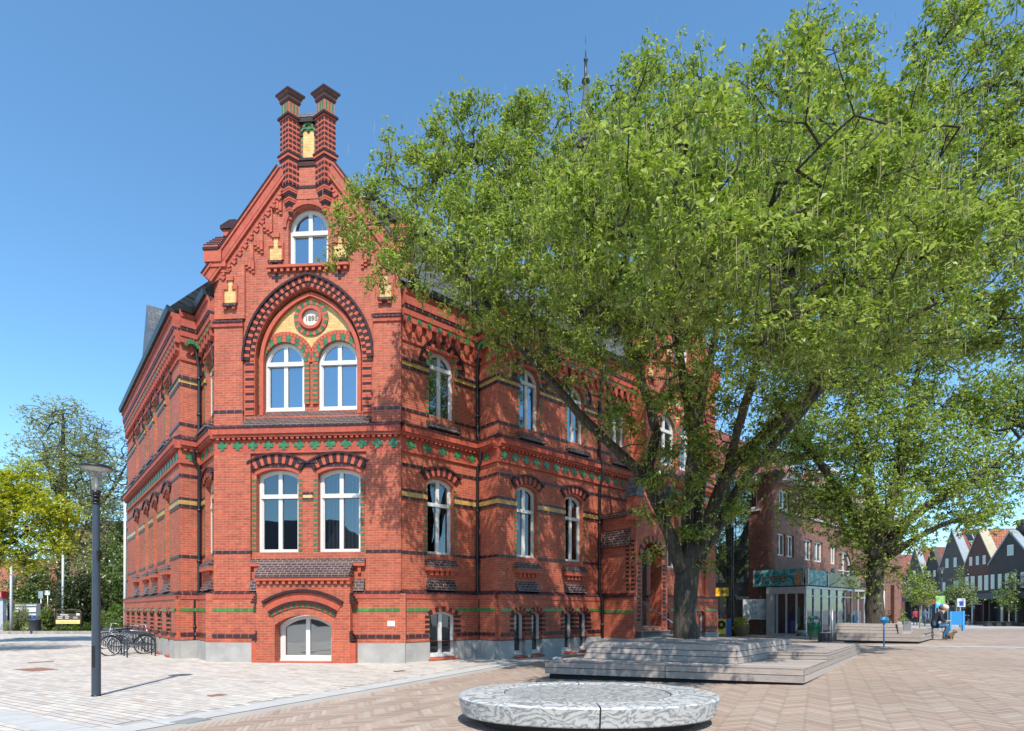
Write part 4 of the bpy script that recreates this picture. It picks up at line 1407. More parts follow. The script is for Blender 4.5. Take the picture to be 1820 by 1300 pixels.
# planted ground beyond the square on the left
mb = MB()
mb.prism([(-90, 37.2), (-22, 37.2), (-22, 60), (-90, 75)], -0.2, 0.03, 0)
so_ = mb.build('planting_ground', plain('dark planting soil', (0.06, 0.05, 0.032), 0.95, var=0.3), recalc=True)
so_['kind'] = 'structure'

def flush_plate(pts_px, mat, label, name='cover_plate', cat='cover plate', group=None):
    mb = MB()
    q = [gp(*p) for p in pts_px]
    if len(q) > 4: pass
    n = len(q)
    idx = [mb.V(p.x, p.y, p.z + 0.014) for p in q]
    low = [mb.V(p.x, p.y, p.z - 0.03) for p in q]
    mb.face(idx, 0)
    for k in range(n):
        mb.face([idx[k], idx[(k + 1) % n], low[(k + 1) % n], low[k]], 0)
    c = sum(q, Vector()) / n
    o = mb.build(name, mat, loc=(c.x, c.y, c.z))
    return tag(o, label, cat, group)
m_rust = plain('rusty brown plate', (0.24, 0.12, 0.085), 0.8, var=0.25, scale=6)
m_iron = plain('cast iron cover', (0.16, 0.12, 0.10), 0.7, var=0.25, scale=8, bump=0.4)
flush_plate([(22, 1191), (75, 1187.5), (104, 1191), (58, 1194.5)], m_rust, 'brown diamond shaped plate in the pale paving left of the lamp post')
flush_plate([(48, 1178.5), (95, 1175.5), (96, 1176.8), (52, 1179.6)], m_rust, 'narrow brown strip cover behind the diamond plate')
flush_plate([(367, 1237.5), (392, 1234.5), (405, 1236.5), (377, 1239.5)], m_rust, 'small brown plate in the paving before the gabled front')
flush_plate([(22, 1134.6), (40, 1133.8), (50, 1135), (32, 1136.0)], m_iron, 'flat iron cover in the paving by the dark tub')
flush_plate([(698, 1194), (716, 1192.2), (722, 1193.6), (704, 1195.4)], m_iron, 'dark iron cover right of the arched street window')
flush_plate([(300, 1285.5), (345, 1277), (376, 1279.5), (332, 1287.5)], plain('slate grey slab', (0.22, 0.235, 0.23), 0.7), 'dark grey slab let into the end of the grey paving band')

# ================================================================== MARBLE DISC
dc = gp(1043, 1240); DX, DY = 1.08, 8.0
disc = thing('marble_seat', (DX, DY, g(DX, DY)), 'large oval grey and white veined marble seat low on the brown paving', 'stone seat')
m_marble, t, p = new_mat('veined marble')
tc = t.nodes.new('ShaderNodeTexCoord')
mp = t.nodes.new('ShaderNodeMapping'); mp.inputs['Rotation'].default_value = (0.5, 0.9, 0.4); mp.inputs['Scale'].default_value = (1.3, 0.8, 1.9)
t.links.new(tc.outputs['Object'], mp.inputs[0])
nz = t.nodes.new('ShaderNodeTexNoise'); nz.inputs['Scale'].default_value = 2.2; nz.inputs['Detail'].default_value = 4; nz.inputs['Distortion'].default_value = 0.6
t.links.new(mp.outputs[0], nz.inputs['Vector'])
mul = t.nodes.new('ShaderNodeVectorMath'); mul.operation = 'MULTIPLY_ADD'; mul.inputs[1].default_value = (1.1, 1.1, 1.1)
t.links.new(nz.outputs['Color'], mul.inputs[0]); t.links.new(mp.outputs[0], mul.inputs[2])
wv = t.nodes.new('ShaderNodeTexWave'); wv.wave_type = 'BANDS'; wv.bands_direction = 'DIAGONAL'
wv.inputs['Scale'].default_value = 2.3; wv.inputs['Distortion'].default_value = 5.0; wv.inputs['Detail'].default_value = 6; wv.inputs['Detail Scale'].default_value = 2.4; wv.inputs['Detail Roughness'].default_value = 0.72
t.links.new(mul.outputs[0], wv.inputs['Vector'])
rp = t.nodes.new('ShaderNodeValToRGB')
el = rp.color_ramp.elements
el[0].position, el[0].color = 0.0, (0.20, 0.212, 0.212, 1)
el[1].position, el[1].color = 1.0, (0.50, 0.50, 0.485, 1)
for pos, c in ((0.14, (0.29, 0.302, 0.302, 1)), (0.34, (0.36, 0.37, 0.365, 1)), (0.62, (0.43, 0.44, 0.435, 1)), (0.8, (0.465, 0.47, 0.46, 1))):
    e = el.new(pos); e.color = c
t.links.new(wv.outputs['Fac'], rp.inputs[0])
t.links.new(rp.outputs[0], p.inputs['Base Color'])
p.inputs['Roughness'].default_value = 0.42
m_marble2 = m_marble.copy(); m_marble2.name = 'veined marble honed'
mp2 = [n for n in m_marble2.node_tree.nodes if n.type == 'MAPPING'][0]; mp2.inputs['Rotation'].default_value = (0.1, 0.2, 1.2); mp2.inputs['Scale'].default_value = (1.1, 2.4, 1.5)
rp2 = [n for n in m_marble2.node_tree.nodes if n.type == 'VALTORGB'][0]
for e in rp2.color_ramp.elements: e.color = tuple(v * 0.8 for v in e.color[:3]) + (1,)

def oval(a, b, ox=0.0, oy=0.0, n=72, p=2.15, a0=0.0, a1=2 * math.pi, end=False):
    out = []
    for i in range(n + (1 if end else 0)):
        th = a0 + (a1 - a0) * i / n
        c, s = math.cos(th), math.sin(th)
        out.append((ox + a * math.copysign(abs(c) ** (2 / p), c), oy + b * math.copysign(abs(s) ** (2 / p), s)))
    return out
def half_rim(a0, a1):
    prof = [(1.20, 0.92, 0.04, 0.16), (1.20, 0.92, 0.04, 0.422), (1.215, 0.935, 0.04, 0.43), (1.79, 1.19, 0, 0.425), (1.835, 1.232, 0, 0.419), (1.852, 1.248, 0, 0.398), (1.80, 1.20, 0, 0.17), (1.785, 1.19, 0, 0.155)]
    mb = MB(lambda x, y, z: Vector((DX + x, DY + y, z)))
    rings = []
    for a, b, oy, z in prof:
        rings.append([mb.V(x, y, z) for x, y in oval(a, b, 0, oy, 40, a0=a0, a1=a1, end=True)])
    k = len(rings[0])
    for A, B in zip(rings, rings[1:] + rings[:1]):
        for i in range(k - 1):
            mb.face([A[i], A[i + 1], B[i + 1], B[i]], 0, False)
    mb.face([r[0] for r in rings], 0); mb.face([r[-1] for r in rings][::-1], 0)
    o = mb.build('rim', m_marble, disc)
    return o
eps = 0.004
half_rim(math.radians(-90) + eps, math.radians(90) - eps)
half_rim(math.radians(90) + eps, math.radians(270) - eps)
mb = MB(lambda x, y, z: Vector((DX + x, DY + y, z)))
mb.prism(oval(1.185, 0.905, 0, 0.04), 0.2, 0.412, 0)
mb.build('inner_disc', m_marble2, disc)
mb = MB(lambda x, y, z: Vector((DX + x, DY + y, z)))
mb.prism(oval(1.52, 0.95), -0.1, 0.158, 0)
mb.build('base', plain('dark bronze plinth', (0.02, 0.017, 0.015), 0.5), disc)

# ================================================================== TIMBER DECKS ROUND THE TREES
m_wood, t, p = new_mat('weathered larch')
tc = t.nodes.new('ShaderNodeTexCoord')
mp = t.nodes.new('ShaderNodeMapping'); mp.inputs['Rotation'].default_value = (0, 0, math.radians(18)); mp.inputs['Scale'].default_value = (0.7, 9, 14)
t.links.new(tc.outputs['Object'], mp.inputs[0])
nz = t.nodes.new('ShaderNodeTexNoise'); nz.inputs['Scale'].default_value = 2; nz.inputs['Detail'].default_value = 8; nz.inputs['Roughness'].default_value = 0.7
t.links.new(mp.outputs[0], nz.inputs['Vector'])
rp = island_ramp(t, [(0, (0.345, 0.29, 0.255)), (1, (0.41, 0.35, 0.305)), (0.5, (0.29, 0.245, 0.215))])
mr = t.nodes.new('ShaderNodeMapRange'); mr.inputs[1].default_value = 0.3; mr.inputs[2].default_value = 0.7; mr.inputs[3].default_value = 0.78; mr.inputs[4].default_value = 1.15
t.links.new(nz.outputs['Fac'], mr.inputs[0])
mx = t.nodes.new('ShaderNodeMix'); mx.data_type = 'RGBA'; mx.blend_type = 'MULTIPLY'; mx.inputs[0].default_value = 1
t.links.new(rp.outputs[0], mx.inputs[6]); t.links.new(mr.outputs[0], mx.inputs[7])
t.links.new(mx.outputs[2], p.inputs['Base Color']); p.inputs['Roughness'].default_value = 0.8
M['wood'] = m_wood
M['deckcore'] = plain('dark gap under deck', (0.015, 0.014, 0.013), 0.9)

def lerp2(a, b, t): return (a[0] + (b[0] - a[0]) * t, a[1] + (b[1] - a[1]) * t)
def quad_in(q, ins):
    """inset a quad by ins metres (approx, toward centre along both edges)"""
    out = []
    n = 4
    c = Vector((sum(p[0] for p in q) / 4, sum(p[1] for p in q) / 4))
    for k in range(4):
        a, b, d = Vector(q[k - 1]), Vector(q[k]), Vector(q[(k + 1) % 4])
        e1 = (a - b).normalized(); e2 = (d - b).normalized()
        s = abs(e1.x * e2.y - e1.y * e2.x)
        out.append(tuple(b + (e1 + e2) * ins / max(s, .3)))
    return out
def tier(parent, q, z0, z1, name, rows, slope=0.0, boards=True, side_n=1):
    """timber tier: q = plan corners (front-left, front-right, back-right, back-left) at the foot"""
    mb = MB()
    hgt = (z1 - z0) / rows
    for r in range(rows):
        qa = quad_in(q, slope * r / rows) if slope else q
        qb = quad_in(q, slope * (r + 1) / rows) if slope else q
        za, zb = z0 + hgt * r + (0.007 if r else 0), z0 + hgt * (r + 1) - 0.007
        for k in range(4):
            A, B = qa[k], qa[(k + 1) % 4]
            A2, B2 = qb[k], qb[(k + 1) % 4]
            qi = quad_in(qa, 0.05); qj = quad_in(qb, 0.05)
            segs = max(1, int(math.hypot(B[0] - A[0], B[1] - A[1]) / 2.7))
            for s in range(segs):
                t0, t1 = s / segs + 0.0015, (s + 1) / segs - 0.0015
                P = []
                for (u, v, z) in ((A, B, za), (A2, B2, zb)):
                    P += [lerp2(u, v, t0) + (z,), lerp2(u, v, t1) + (z,)]
                I = []
                for (u, v, z) in ((qi[k], qi[(k + 1) % 4], za), (qj[k], qj[(k + 1) % 4], zb)):
                    I += [lerp2(u, v, t0) + (z,), lerp2(u, v, t1) + (z,)]
                ids = [mb.V(*p) for p in P + I]
                for f in ((0, 1, 3, 2), (5, 4, 6, 7), (0, 4, 5, 1), (2, 3, 7, 6), (0, 2, 6, 4), (1, 5, 7, 3)):
                    mb.face([ids[i] for i in f], 0)
    top = quad_in(q, slope) if slope else q
    dep = math.hypot(top[3][0] - top[0][0], top[3][1] - top[0][1])
    nb = max(2, int(dep / 0.14))
    for i in range(nb):
        t0, t1 = i / nb, (i + 1) / nb - 0.006 / dep * 1.0
        a, b = lerp2(top[0], top[3], t0), lerp2(top[1], top[2], t0)
        c, d = lerp2(top[1], top[2], t1), lerp2(top[0], top[3], t1)
        ids = [mb.V(p[0], p[1], z) for z in (z1 - 0.03, z1 + 0.002) for p in (a, b, c, d)]
        for f in ((4, 5, 6, 7), (3, 2, 1, 0), (0, 1, 5, 4), (1, 2, 6, 5), (2, 3, 7, 6), (3, 0, 4, 7)):
            mb.face([ids[k] for k in f], 0)
    o = mb.build(name, 'wood', parent)
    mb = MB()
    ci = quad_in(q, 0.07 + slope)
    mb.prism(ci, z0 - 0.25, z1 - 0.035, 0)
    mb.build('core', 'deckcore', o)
    return o
# near deck
zt1 = 0.427
fl, fr_ = (0.76, 12.9), (5.9, 11.18)
br, bl = (10.68, 17.0), (5.55, 18.7)
deck = thing('tree_deck', (4.8, 15.0, g(4.8, 15.0)), 'big stepped grey timber bench deck around the large tree, near the marble seat', 'wooden deck', 'stepped timber decks around the square trees')
tier(deck, [fl, fr_, br, bl], 0.135, zt1, 'lower_tier', 2)
u1, u2 = (1.75, 13.55), (4.94, 12.08)
u3, u4 = (7.66, 14.95), (4.5, 16.6)
tier(deck, [u1, u2, u3, u4], zt1 + 0.012, 0.83, 'upper_tier', 3, slope=0.09)
sgn = lambda b: (fr_[0] + (br[0] - fr_[0]) * b, fr_[1] + (br[1] - fr_[1]) * b)
b0 = sgn(0.34); b1 = sgn(0.996)
tier(deck, [(b0[0] - 1.42, b0[1] + 0.28), (b0[0] - 0.03, b0[1] + 0.0), (b1[0] - .03, b1[1]), (b1[0] - 2.5, b1[1] + 0.8)], zt1 + 0.012, 0.60, 'side_tier', 2)
# far deck
fz = 0.33
c1, c2, c3 = (12.4, 22.2), (15.3, 20.75), (17.75, 23.3)
c4 = (c1[0] + c3[0] - c2[0], c1[1] + c3[1] - c2[1])
deck2 = thing('tree_deck', (15.2, 22.6, g(15.2, 22.6)), 'smaller pale timber bench deck with a sloping backrest where a couple sits', 'wooden deck', 'stepped timber decks around the square trees')
tier(deck2, [c1, c2, c3, c4], fz + 0.09, fz + 0.36, 'lower_tier', 2)
tier(deck2, [(13.0, 22.35), (14.9, 21.4), (16.2, 22.9), (14.3, 23.9)], fz + 0.372, fz + 0.72, 'upper_tier', 3, slope=0.04)
tier(deck2, [(15.75, 21.75), (16.15, 21.55), (17.7, 23.25), (17.3, 23.5)], fz + 0.372, fz + 0.52, 'side_tier', 1)
mb = MB()
for k in range(4):
    a0, a1 = k * 0.11, k * 0.11 + 0.10
    P = lambda s, h: (14.95 + 0.62 * s - 0.0 + h * 0.22 * -0.5, 21.35 + 0.68 * s, fz + 0.375 + h)
    pts = [P(0, a0), P(0.95, a0), P(0.95, a1), P(0, a1)]
    ids = [mb.V(*p) for p in pts] + [mb.V(p[0] - .04, p[1] + .02, p[2] + .012) for p in pts]
    for f in ((0, 1, 2, 3), (7, 6, 5, 4), (0, 4, 5, 1), (1, 5, 6, 2), (2, 6, 7, 3), (3, 7, 4, 0)): mb.face([ids[i] for i in f], 0)
mb.build('backrest', 'wood', deck2)
# crumpled paper on the near deck
mb = MB(); c = at(990, 1170, 13.0)
for k in range(5): mb.ball((c.x + (k - 2) * 0.035, 13.1 + 0.02 * (k % 2), zt1 + 0.035 + 0.012 * (k % 3)), (0.035, 0.03, 0.025), 0, 6, 4)
tag(mb.build('paper_scrap', plain('white paper', (0.8, 0.8, 0.78), 0.8), loc=(c.x, 13.1, zt1)), 'crumpled white paper lying on the left corner of the near timber deck', 'paper')
# ================================================================== TREES
def bark_mat(name, c1, c2, moss=None):
    m, t, p = new_mat(name)
    tc = t.nodes.new('ShaderNodeTexCoord')
    mp = t.nodes.new('ShaderNodeMapping'); mp.inputs['Scale'].default_value = (9, 9, 1.8)
    t.links.new(tc.outputs['Object'], mp.inputs[0])
    n = t.nodes.new('ShaderNodeTexNoise'); n.inputs['Scale'].default_value = 1.3; n.inputs['Detail'].default_value = 9; n.inputs['Roughness'].default_value = 0.75
    t.links.new(mp.outputs[0], n.inputs['Vector'])
    rp = t.nodes.new('ShaderNodeValToRGB')
    rp.color_ramp.elements[0].position = 0.36; rp.color_ramp.elements[0].color = c1 + (1,)
    rp.color_ramp.elements[1].position = 0.66; rp.color_ramp.elements[1].color = c2 + (1,)
    t.links.new(n.outputs['Fac'], rp.inputs[0])
    t.links.new(rp.outputs[0], p.inputs['Base Color'])
    p.inputs['Roughness'].default_value = 0.95
    b = t.nodes.new('ShaderNodeBump'); b.inputs['Strength'].default_value = 0.9; b.inputs['Distance'].default_value = 0.05
    t.links.new(n.outputs['Fac'], b.inputs['Height']); t.links.new(b.outputs[0], p.inputs['Normal'])
    return m
M['bark'] = bark_mat('furrowed grey brown bark', (0.020, 0.016, 0.011), (0.105, 0.088, 0.066))
M['bark_dark'] = bark_mat('dark bark', (0.022, 0.018, 0.014), (0.09, 0.075, 0.06))
M['bark_pale'] = bark_mat('pale young bark', (0.20, 0.17, 0.11), (0.34, 0.30, 0.2))
M['leaf_maple'] = leaves_mat('fresh ash-leaved maple leaves', [(0.0, (0.125, 0.19, 0.036)), (1.0, (0.35, 0.42, 0.115)), (0.3, (0.19, 0.265, 0.048)), (0.6, (0.27, 0.345, 0.072)), (0.85, (0.40, 0.465, 0.14))], trans=0.42, gloss=0.025)
M['catkin'] = leaves_mat('hanging tassels', [(0, (0.24, 0.22, 0.11)), (1, (0.36, 0.33, 0.19))], trans=0.2, gloss=0.0)
M['leaf_lime'] = leaves_mat('yellow green spring leaves', [(0, (0.30, 0.34, 0.018)), (1, (0.48, 0.50, 0.05)), (0.5, (0.39, 0.42, 0.03))], trans=0.45)
M['leaf_mid'] = leaves_mat('mid green leaves', [(0, (0.09, 0.145, 0.03)), (1, (0.22, 0.29, 0.07)), (0.5, (0.15, 0.215, 0.045))], trans=0.35)
M['leaf_dull'] = leaves_mat('thin olive spring leaves', [(0, (0.20, 0.225, 0.075)), (1, (0.38, 0.40, 0.16)), (0.5, (0.29, 0.315, 0.11))], trans=0.35)
M['leaf_dark'] = leaves_mat('dark evergreen leaves', [(0, (0.03, 0.045, 0.016)), (1, (0.075, 0.10, 0.035)), (0.5, (0.05, 0.07, 0.024))], trans=0.2, gloss=0.02)
M['leaf_hedge'] = leaves_mat('hedge leaves', [(0, (0.06, 0.11, 0.014)), (1, (0.17, 0.24, 0.035)), (0.5, (0.11, 0.175, 0.022))], trans=0.3)

def tubes_np(A, B, ra, rb, k):
    """tapered open tubes A->B as numpy quads"""
    d = B - A
    L = np.linalg.norm(d, axis=1, keepdims=True); L[L < 1e-6] = 1e-6
    d = d / L
    ref = np.where(np.abs(d[:, 2:3]) < 0.9, np.array([[0, 0, 1.0]]), np.array([[1.0, 0, 0]]))
    x = np.cross(d, ref); x /= np.linalg.norm(x, axis=1, keepdims=True)
    y = np.cross(d, x)
    th = np.arange(k) * 2 * np.pi / k
    off = x[:, None, :] * np.cos(th)[None, :, None] + y[:, None, :] * np.sin(th)[None, :, None]
    V = np.concatenate([A[:, None, :] + off * ra[:, None, None], B[:, None, :] + off * rb[:, None, None]], 1)
    N = len(A)
    i = np.arange(k); j = (i + 1) % k
    q = np.stack([i, j, j + k, i + k], 1)
    Fq = (np.arange(N) * 2 * k)[:, None, None] + q[None]
    return V.reshape(-1, 3), Fq.reshape(-1, 4)

def leaves_np(P, rng, size, droop, spread, wr=0.42, aspect_z=0.8):
    """kite shaped folded leaves at points P with direction mostly hanging outward"""
    N = len(P)
    th = rng.uniform(0, 2 * np.pi, N)
    dz = rng.normal(-droop, spread, N)
    d = np.stack([np.cos(th), np.sin(th), dz], 1); d /= np.linalg.norm(d, axis=1, keepdims=True)
    up = np.stack([rng.normal(0, 0.45, N), rng.normal(0, 0.45, N), np.ones(N)], 1)
    sd = np.cross(d, up); sd /= np.linalg.norm(sd, axis=1, keepdims=True)
    nn_ = np.cross(sd, d)
    l = size * rng.uniform(0.65, 1.3, N)[:, None]
    w_ = l * wr * rng.uniform(0.8, 1.2, N)[:, None]
    m = P + d * l * 0.45
    V = np.stack([P, m - sd * w_ * 0.5 + nn_ * w_ * 0.16, P + d * l - nn_ * l * 0.12, m + sd * w_ * 0.5 + nn_ * w_ * 0.16], 1)
    return V.reshape(-1, 3), np.arange(4 * N).reshape(N, 4)

def catmull(pts, rad, step=0.3):
    P = [Vector(p) for p in pts]
    out, rr = [], []
    for k in range(len(P) - 1):
        p0, p1, p2, p3 = P[max(k - 1, 0)], P[k], P[k + 1], P[min(k + 2, len(P) - 1)]
        n = max(2, int((p2 - p1).length / step))
        for i in range(n):
            t = i / n
            out.append(0.5 * ((2 * p1) + (p2 - p0) * t + (2 * p0 - 5 * p1 + 4 * p2 - p3) * t * t + (3 * p1 - p0 - 3 * p2 + p3) * t ** 3))
            rr.append(rad[k] + (rad[k + 1] - rad[k]) * t)
    out.append(P[-1]); rr.append(rad[-1])
    return out, rr

def tree(name, label, cat, base, limbs, blobs, ntips, leaf, nleaf, lsize, bark='bark', seed=1, group=None, cluster=(0.24, 0.24, 0.2), droop=0.7,
         spread=0.5, catkins=0, twig=0.007, surf=2.4, flare=None, bark_twig=None, min_leaf=0.0, tuft=5, gam=2.0):
    rng = np.random.default_rng(seed)
    root = thing(name, base, label, cat, group)
    # limbs -> trunk mesh
    mb = MB()
    nodes, nrad = [], []
    for pts, rad in limbs:
        P, rr = catmull(pts, rad)
        r2 = []
        for k, (p, r) in enumerate(zip(P, rr)):
            r2.append(r * (1 + 0.06 * math.sin(k * 1.7 + len(P))))
            nodes.append(tuple(p)); nrad.append(r)
        P = [p + Vector((rng.normal(0, 1), rng.normal(0, 1), 0)) * r * 0.08 if 0 < k < len(P) - 1 else p for k, (p, r) in enumerate(zip(P, rr))]
        mb.tube(P, r2, 14 if rad[0] > 0.15 else 8, 0)
    trunk = mb.build('trunk', bark, root)
    nodes = np.array(nodes)
    # tips
    vol = np.array([b[1] ** 2.1 for b in blobs])
    cnt = rng.multinomial(ntips, vol / vol.sum())
    T = []
    for (cpt, r, *rest), n in zip(blobs, cnt):
        v = rng.normal(0, 1, (n, 3)); v /= np.linalg.norm(v, axis=1, keepdims=True)
        rad = r * rng.uniform(0, 1, n) ** (1 / surf)
        sc = np.array([1, 1, 0.85])
        T.append(np.array(cpt)[None] + v * rad[:, None] * sc)
    T = np.concatenate(T)
    d0 = np.min(np.linalg.norm(T[:, None, :] - nodes[None, ::3, :], axis=2), axis=1)
    T = T[np.argsort(d0)]
    nlimb = len(nodes)
    cap = nlimb + 4 * len(T) + 10
    NP = np.zeros((cap, 3)); NP[:nlimb] = nodes
    par = np.full(cap, -1); cnt_n = nlimb
    tip_ids = []
    for tp in T:
        cand = NP[:cnt_n]
        dv = cand - tp
        dist = np.sqrt((dv ** 2).sum(1)) + 0.35 * np.maximum(0, dv[:, 2])    # prefer attaching from below
        a = int(np.argmin(dist))
        A = NP[a]
        L = np.linalg.norm(tp - A)
        k = 1 if L < 0.5 else (2 if L < 1.2 else 3)
        prev = a
        for i in range(1, k + 1):
            f = i / k
            q = A + (tp - A) * f
            if i < k: q = q + rng.normal(0, 0.07 * L, 3) + np.array([0, 0, 0.10 * L])
            NP[cnt_n] = q; par[cnt_n] = prev; prev = cnt_n; cnt_n += 1
        tip_ids.append(prev)
    NP = NP[:cnt_n]; par = par[:cnt_n]
    acc = np.zeros(cnt_n); acc[np.array(tip_ids)] = twig ** 2.2
    for i in range(cnt_n - 1, nlimb - 1, -1):
        acc[par[i]] += acc[i]
    rad = np.maximum(acc, (twig * 0.8) ** 2.2) ** (1 / 2.2)
    ids = np.arange(nlimb, cnt_n)
    ra = np.minimum(rad[ids] * 1.12, rad[par[ids]])
    ra = np.where(par[ids] < nlimb, rad[ids] * 1.15, ra)
    thick = rad[ids] > 0.03
    Vs, Fs, o = [], [], 0
    for msk, k in ((thick, 7), (~thick, 4)):
        if msk.sum() == 0: continue
        V, Fq = tubes_np(NP[par[ids]][msk], NP[ids][msk], ra[msk], rad[ids][msk], k)
        Vs.append(V); Fs.append(Fq + o); o += len(V)
    np_mesh('branches', np.concatenate(Vs), np.concatenate(Fs), bark_twig or bark, root, smooth=True)
    # leaves
    tips = NP[np.array(tip_ids)]
    if nleaf:
        wts = rng.gamma(gam, 1.0, len(tips)) + min_leaf
        c = rng.multinomial(nleaf, wts / wts.sum())
        c = (c + tuft - 1) // tuft                          # leaves sit in small drooping tufts
        P = np.repeat(tips, c, axis=0)
        P = P + rng.normal(0, 1, P.shape) * np.array(cluster) - np.array([0, 0, cluster[2] * 0.4])
        P = np.repeat(P, tuft, axis=0) + rng.normal(0, .02, (len(P) * tuft, 3))
        # some leaves along the twigs
        V, Fq = leaves_np(P, rng, lsize, droop, spread)
        np_mesh('crown', V, Fq, leaf, root)
    if catkins:
        c = rng.integers(0, len(tips), catkins)
        P = tips[c] + rng.normal(0, 1, (catkins, 3)) * np.array([.22, .22, .12])
        l = rng.uniform(0.10, 0.34, catkins)[:, None]
        th = rng.uniform(0, np.pi, catkins)
        s = np.stack([np.cos(th), np.sin(th), np.zeros(catkins)], 1) * 0.0036
        dn = np.stack([rng.normal(0, .06, catkins), rng.normal(0, .06, catkins), -np.ones(catkins)], 1) * l
        V = np.stack([P - s, P + s, P + s + dn, P - s + dn], 1).reshape(-1, 3)
        np_mesh('tassels', V, np.arange(4 * catkins).reshape(-1, 4), 'catkin', root)
    return root

# ---- the big tree on the near deck
def blobs_px(L): return [(tuple(at(x, y, D)), r) for x, y, D, r in L]
B1 = blobs_px([(600, 400, 13, .55), (635, 440, 13, .8), (690, 385, 13.5, 1.1), (745, 310, 14, 1.2), (765, 420, 13, 1.3), (690, 490, 13, .55), (650, 330, 13.5, .5), (715, 250, 14, .5),
    (820, 270, 14.5, 1.35), (780, 220, 14.5, .5), (905, 270, 15, 1.55), (940, 200, 15, .7), (865, 390, 13, 1.6), (805, 510, 13.2, 1.1), (900, 510, 13, 1.5), (880, 600, 14, .8), (965, 610, 14, .9),
    (990, 225, 15, 1.2), (1000, 340, 14, 1.8), (1020, 490, 12.5, 1.8), (1060, 610, 13, 1.3), (1100, 170, 15.5, .95), (1150, 290, 14, 1.9), (1160, 430, 12.5, 1.9), (1185, 570, 12.3, 1.7), (1130, 650, 13, 1.1),
    (1190, 150, 16, 1.1), (1250, 220, 15.5, 1.5), (1300, 340, 14, 1.9), (1320, 480, 12.3, 2), (1340, 610, 12.5, 1.6), (1290, 700, 13.5, .9), (1345, 200, 15.5, 1.4), (1420, 100, 15, 1.3), (1445, 35, 15, .8),
    (1450, 230, 14, 1.8), (1480, 380, 12.5, 2), (1480, 530, 12, 1.8), (1450, 650, 12.5, 1.1), (1515, 110, 15, 1.1), (1580, 210, 14.5, 1.2), (1600, 330, 13, 1.8), (1640, 470, 12, 1.7), (1620, 590, 12.5, 1.1),
    (1700, 140, 13.5, 1.4), (1670, 50, 13.5, .8), (1720, 20, 13.5, .8), (1790, 60, 13, 1.4), (1760, 220, 13, 1.7), (1740, 370, 12.5, 1.7), (1760, 510, 12, 1.5), (1740, 610, 12.5, 1.0), (1840, 340, 12.5, 1.7), (1870, 160, 13, 1.7), (1860, 490, 12, 1.4),
    (1800, 590, 12.5, .9), (1940, 270, 12.5, 1.8), (1950, 430, 12.3, 1.5), (1540, 690, 12.8, .6),
    (1200, 830, 14.5, .7), (1170, 920, 14.8, .5), (1255, 770, 14.5, .8), (1225, 950, 14.9, .45), (1290, 890, 15, .55), (1105, 745, 14, .5), (1000, 690, 14, .6), (1045, 745, 14.3, .3), (1335, 800, 14.5, .5), (1190, 710, 14, .8), (1165, 850, 14.2, .45), (1205, 880, 14.3, .5), (1250, 850, 14.2, .55), (1300, 840, 14.2, .45), (1180, 960, 14.6, .4), (1270, 950, 14.6, .4), (1120, 790, 14, .4), (1350, 760, 14, .5), (1250, 1000, 14.8, .25), (1195, 1000, 14.8, .22), (1230, 790, 14, .6), (930, 650, 13.8, .5), (1150, 985, 15, .3), (1260, 990, 15.1, .35),
    (960, 360, 16.3, 1.7), (1100, 360, 17.3, 2), (1250, 410, 17.5, 2.1), (1400, 350, 17.5, 2.2), (1550, 310, 17, 2), (1300, 560, 17, 1.6), (1150, 550, 17, 1.6), (1010, 520, 16, 1.3), (1690, 310, 16, 1.9), (1450, 560, 16.5, 1.6), (1230, 690, 16, 1.0),
    (860, 480, 11.5, 1.1), (920, 400, 11.5, 1.2), (980, 560, 11.5, 1.0), (830, 420, 12, 1.0), (1040, 300, 12, 1.3), (940, 560, 12, .9), (900, 330, 12.5, 1.2), (1120, 330, 7.2, .7), (1230, 260, 7, .7), (1380, 210, 7.2, .8), (1500, 300, 7.2, .7), (1180, 440, 7.4, .6), (1330, 420, 6.8, .7), (1460, 380, 7, .65), (1620, 330, 7.5, .8),
    (1340, 800, 14.1, .6), (1400, 735, 13.8, .65), (1160, 800, 14.2, .5), (1080, 760, 13.8, .4), (1290, 900, 14.5, .4), (1150, 900, 14.5, .4), (1310, 860, 14.2, .4), (1240, 930, 14.6, .4),
    (1050, 400, 9.8, 1.1), (1150, 330, 9.4, 1.2), (1250, 430, 9, 1.2), (1350, 350, 8.8, 1.3), (1450, 450, 8.5, 1.2), (1550, 380, 8.8, 1.3), (1650, 450, 8.8, 1.2), (1200, 530, 9.8, 1.0), (1350, 560, 9.2, 1.0), (1500, 580, 9.2, .9), (1620, 560, 9.6, .9), (1080, 520, 10.2, .9),
    (1750, 420, 9.5, 1.2), (1280, 250, 9.8, 1.2), (1450, 260, 9.6, 1.3), (1600, 230, 10, 1.3), (1150, 220, 11, 1.2), (960, 450, 10.8, .9), (1420, 560, 7.6, .7), (1300, 470, 7.8, .8), (1560, 500, 7.8, .8)])
tb = at(1218, 1141, 15.3)
def LP(L): return [at(*p) for p in L]
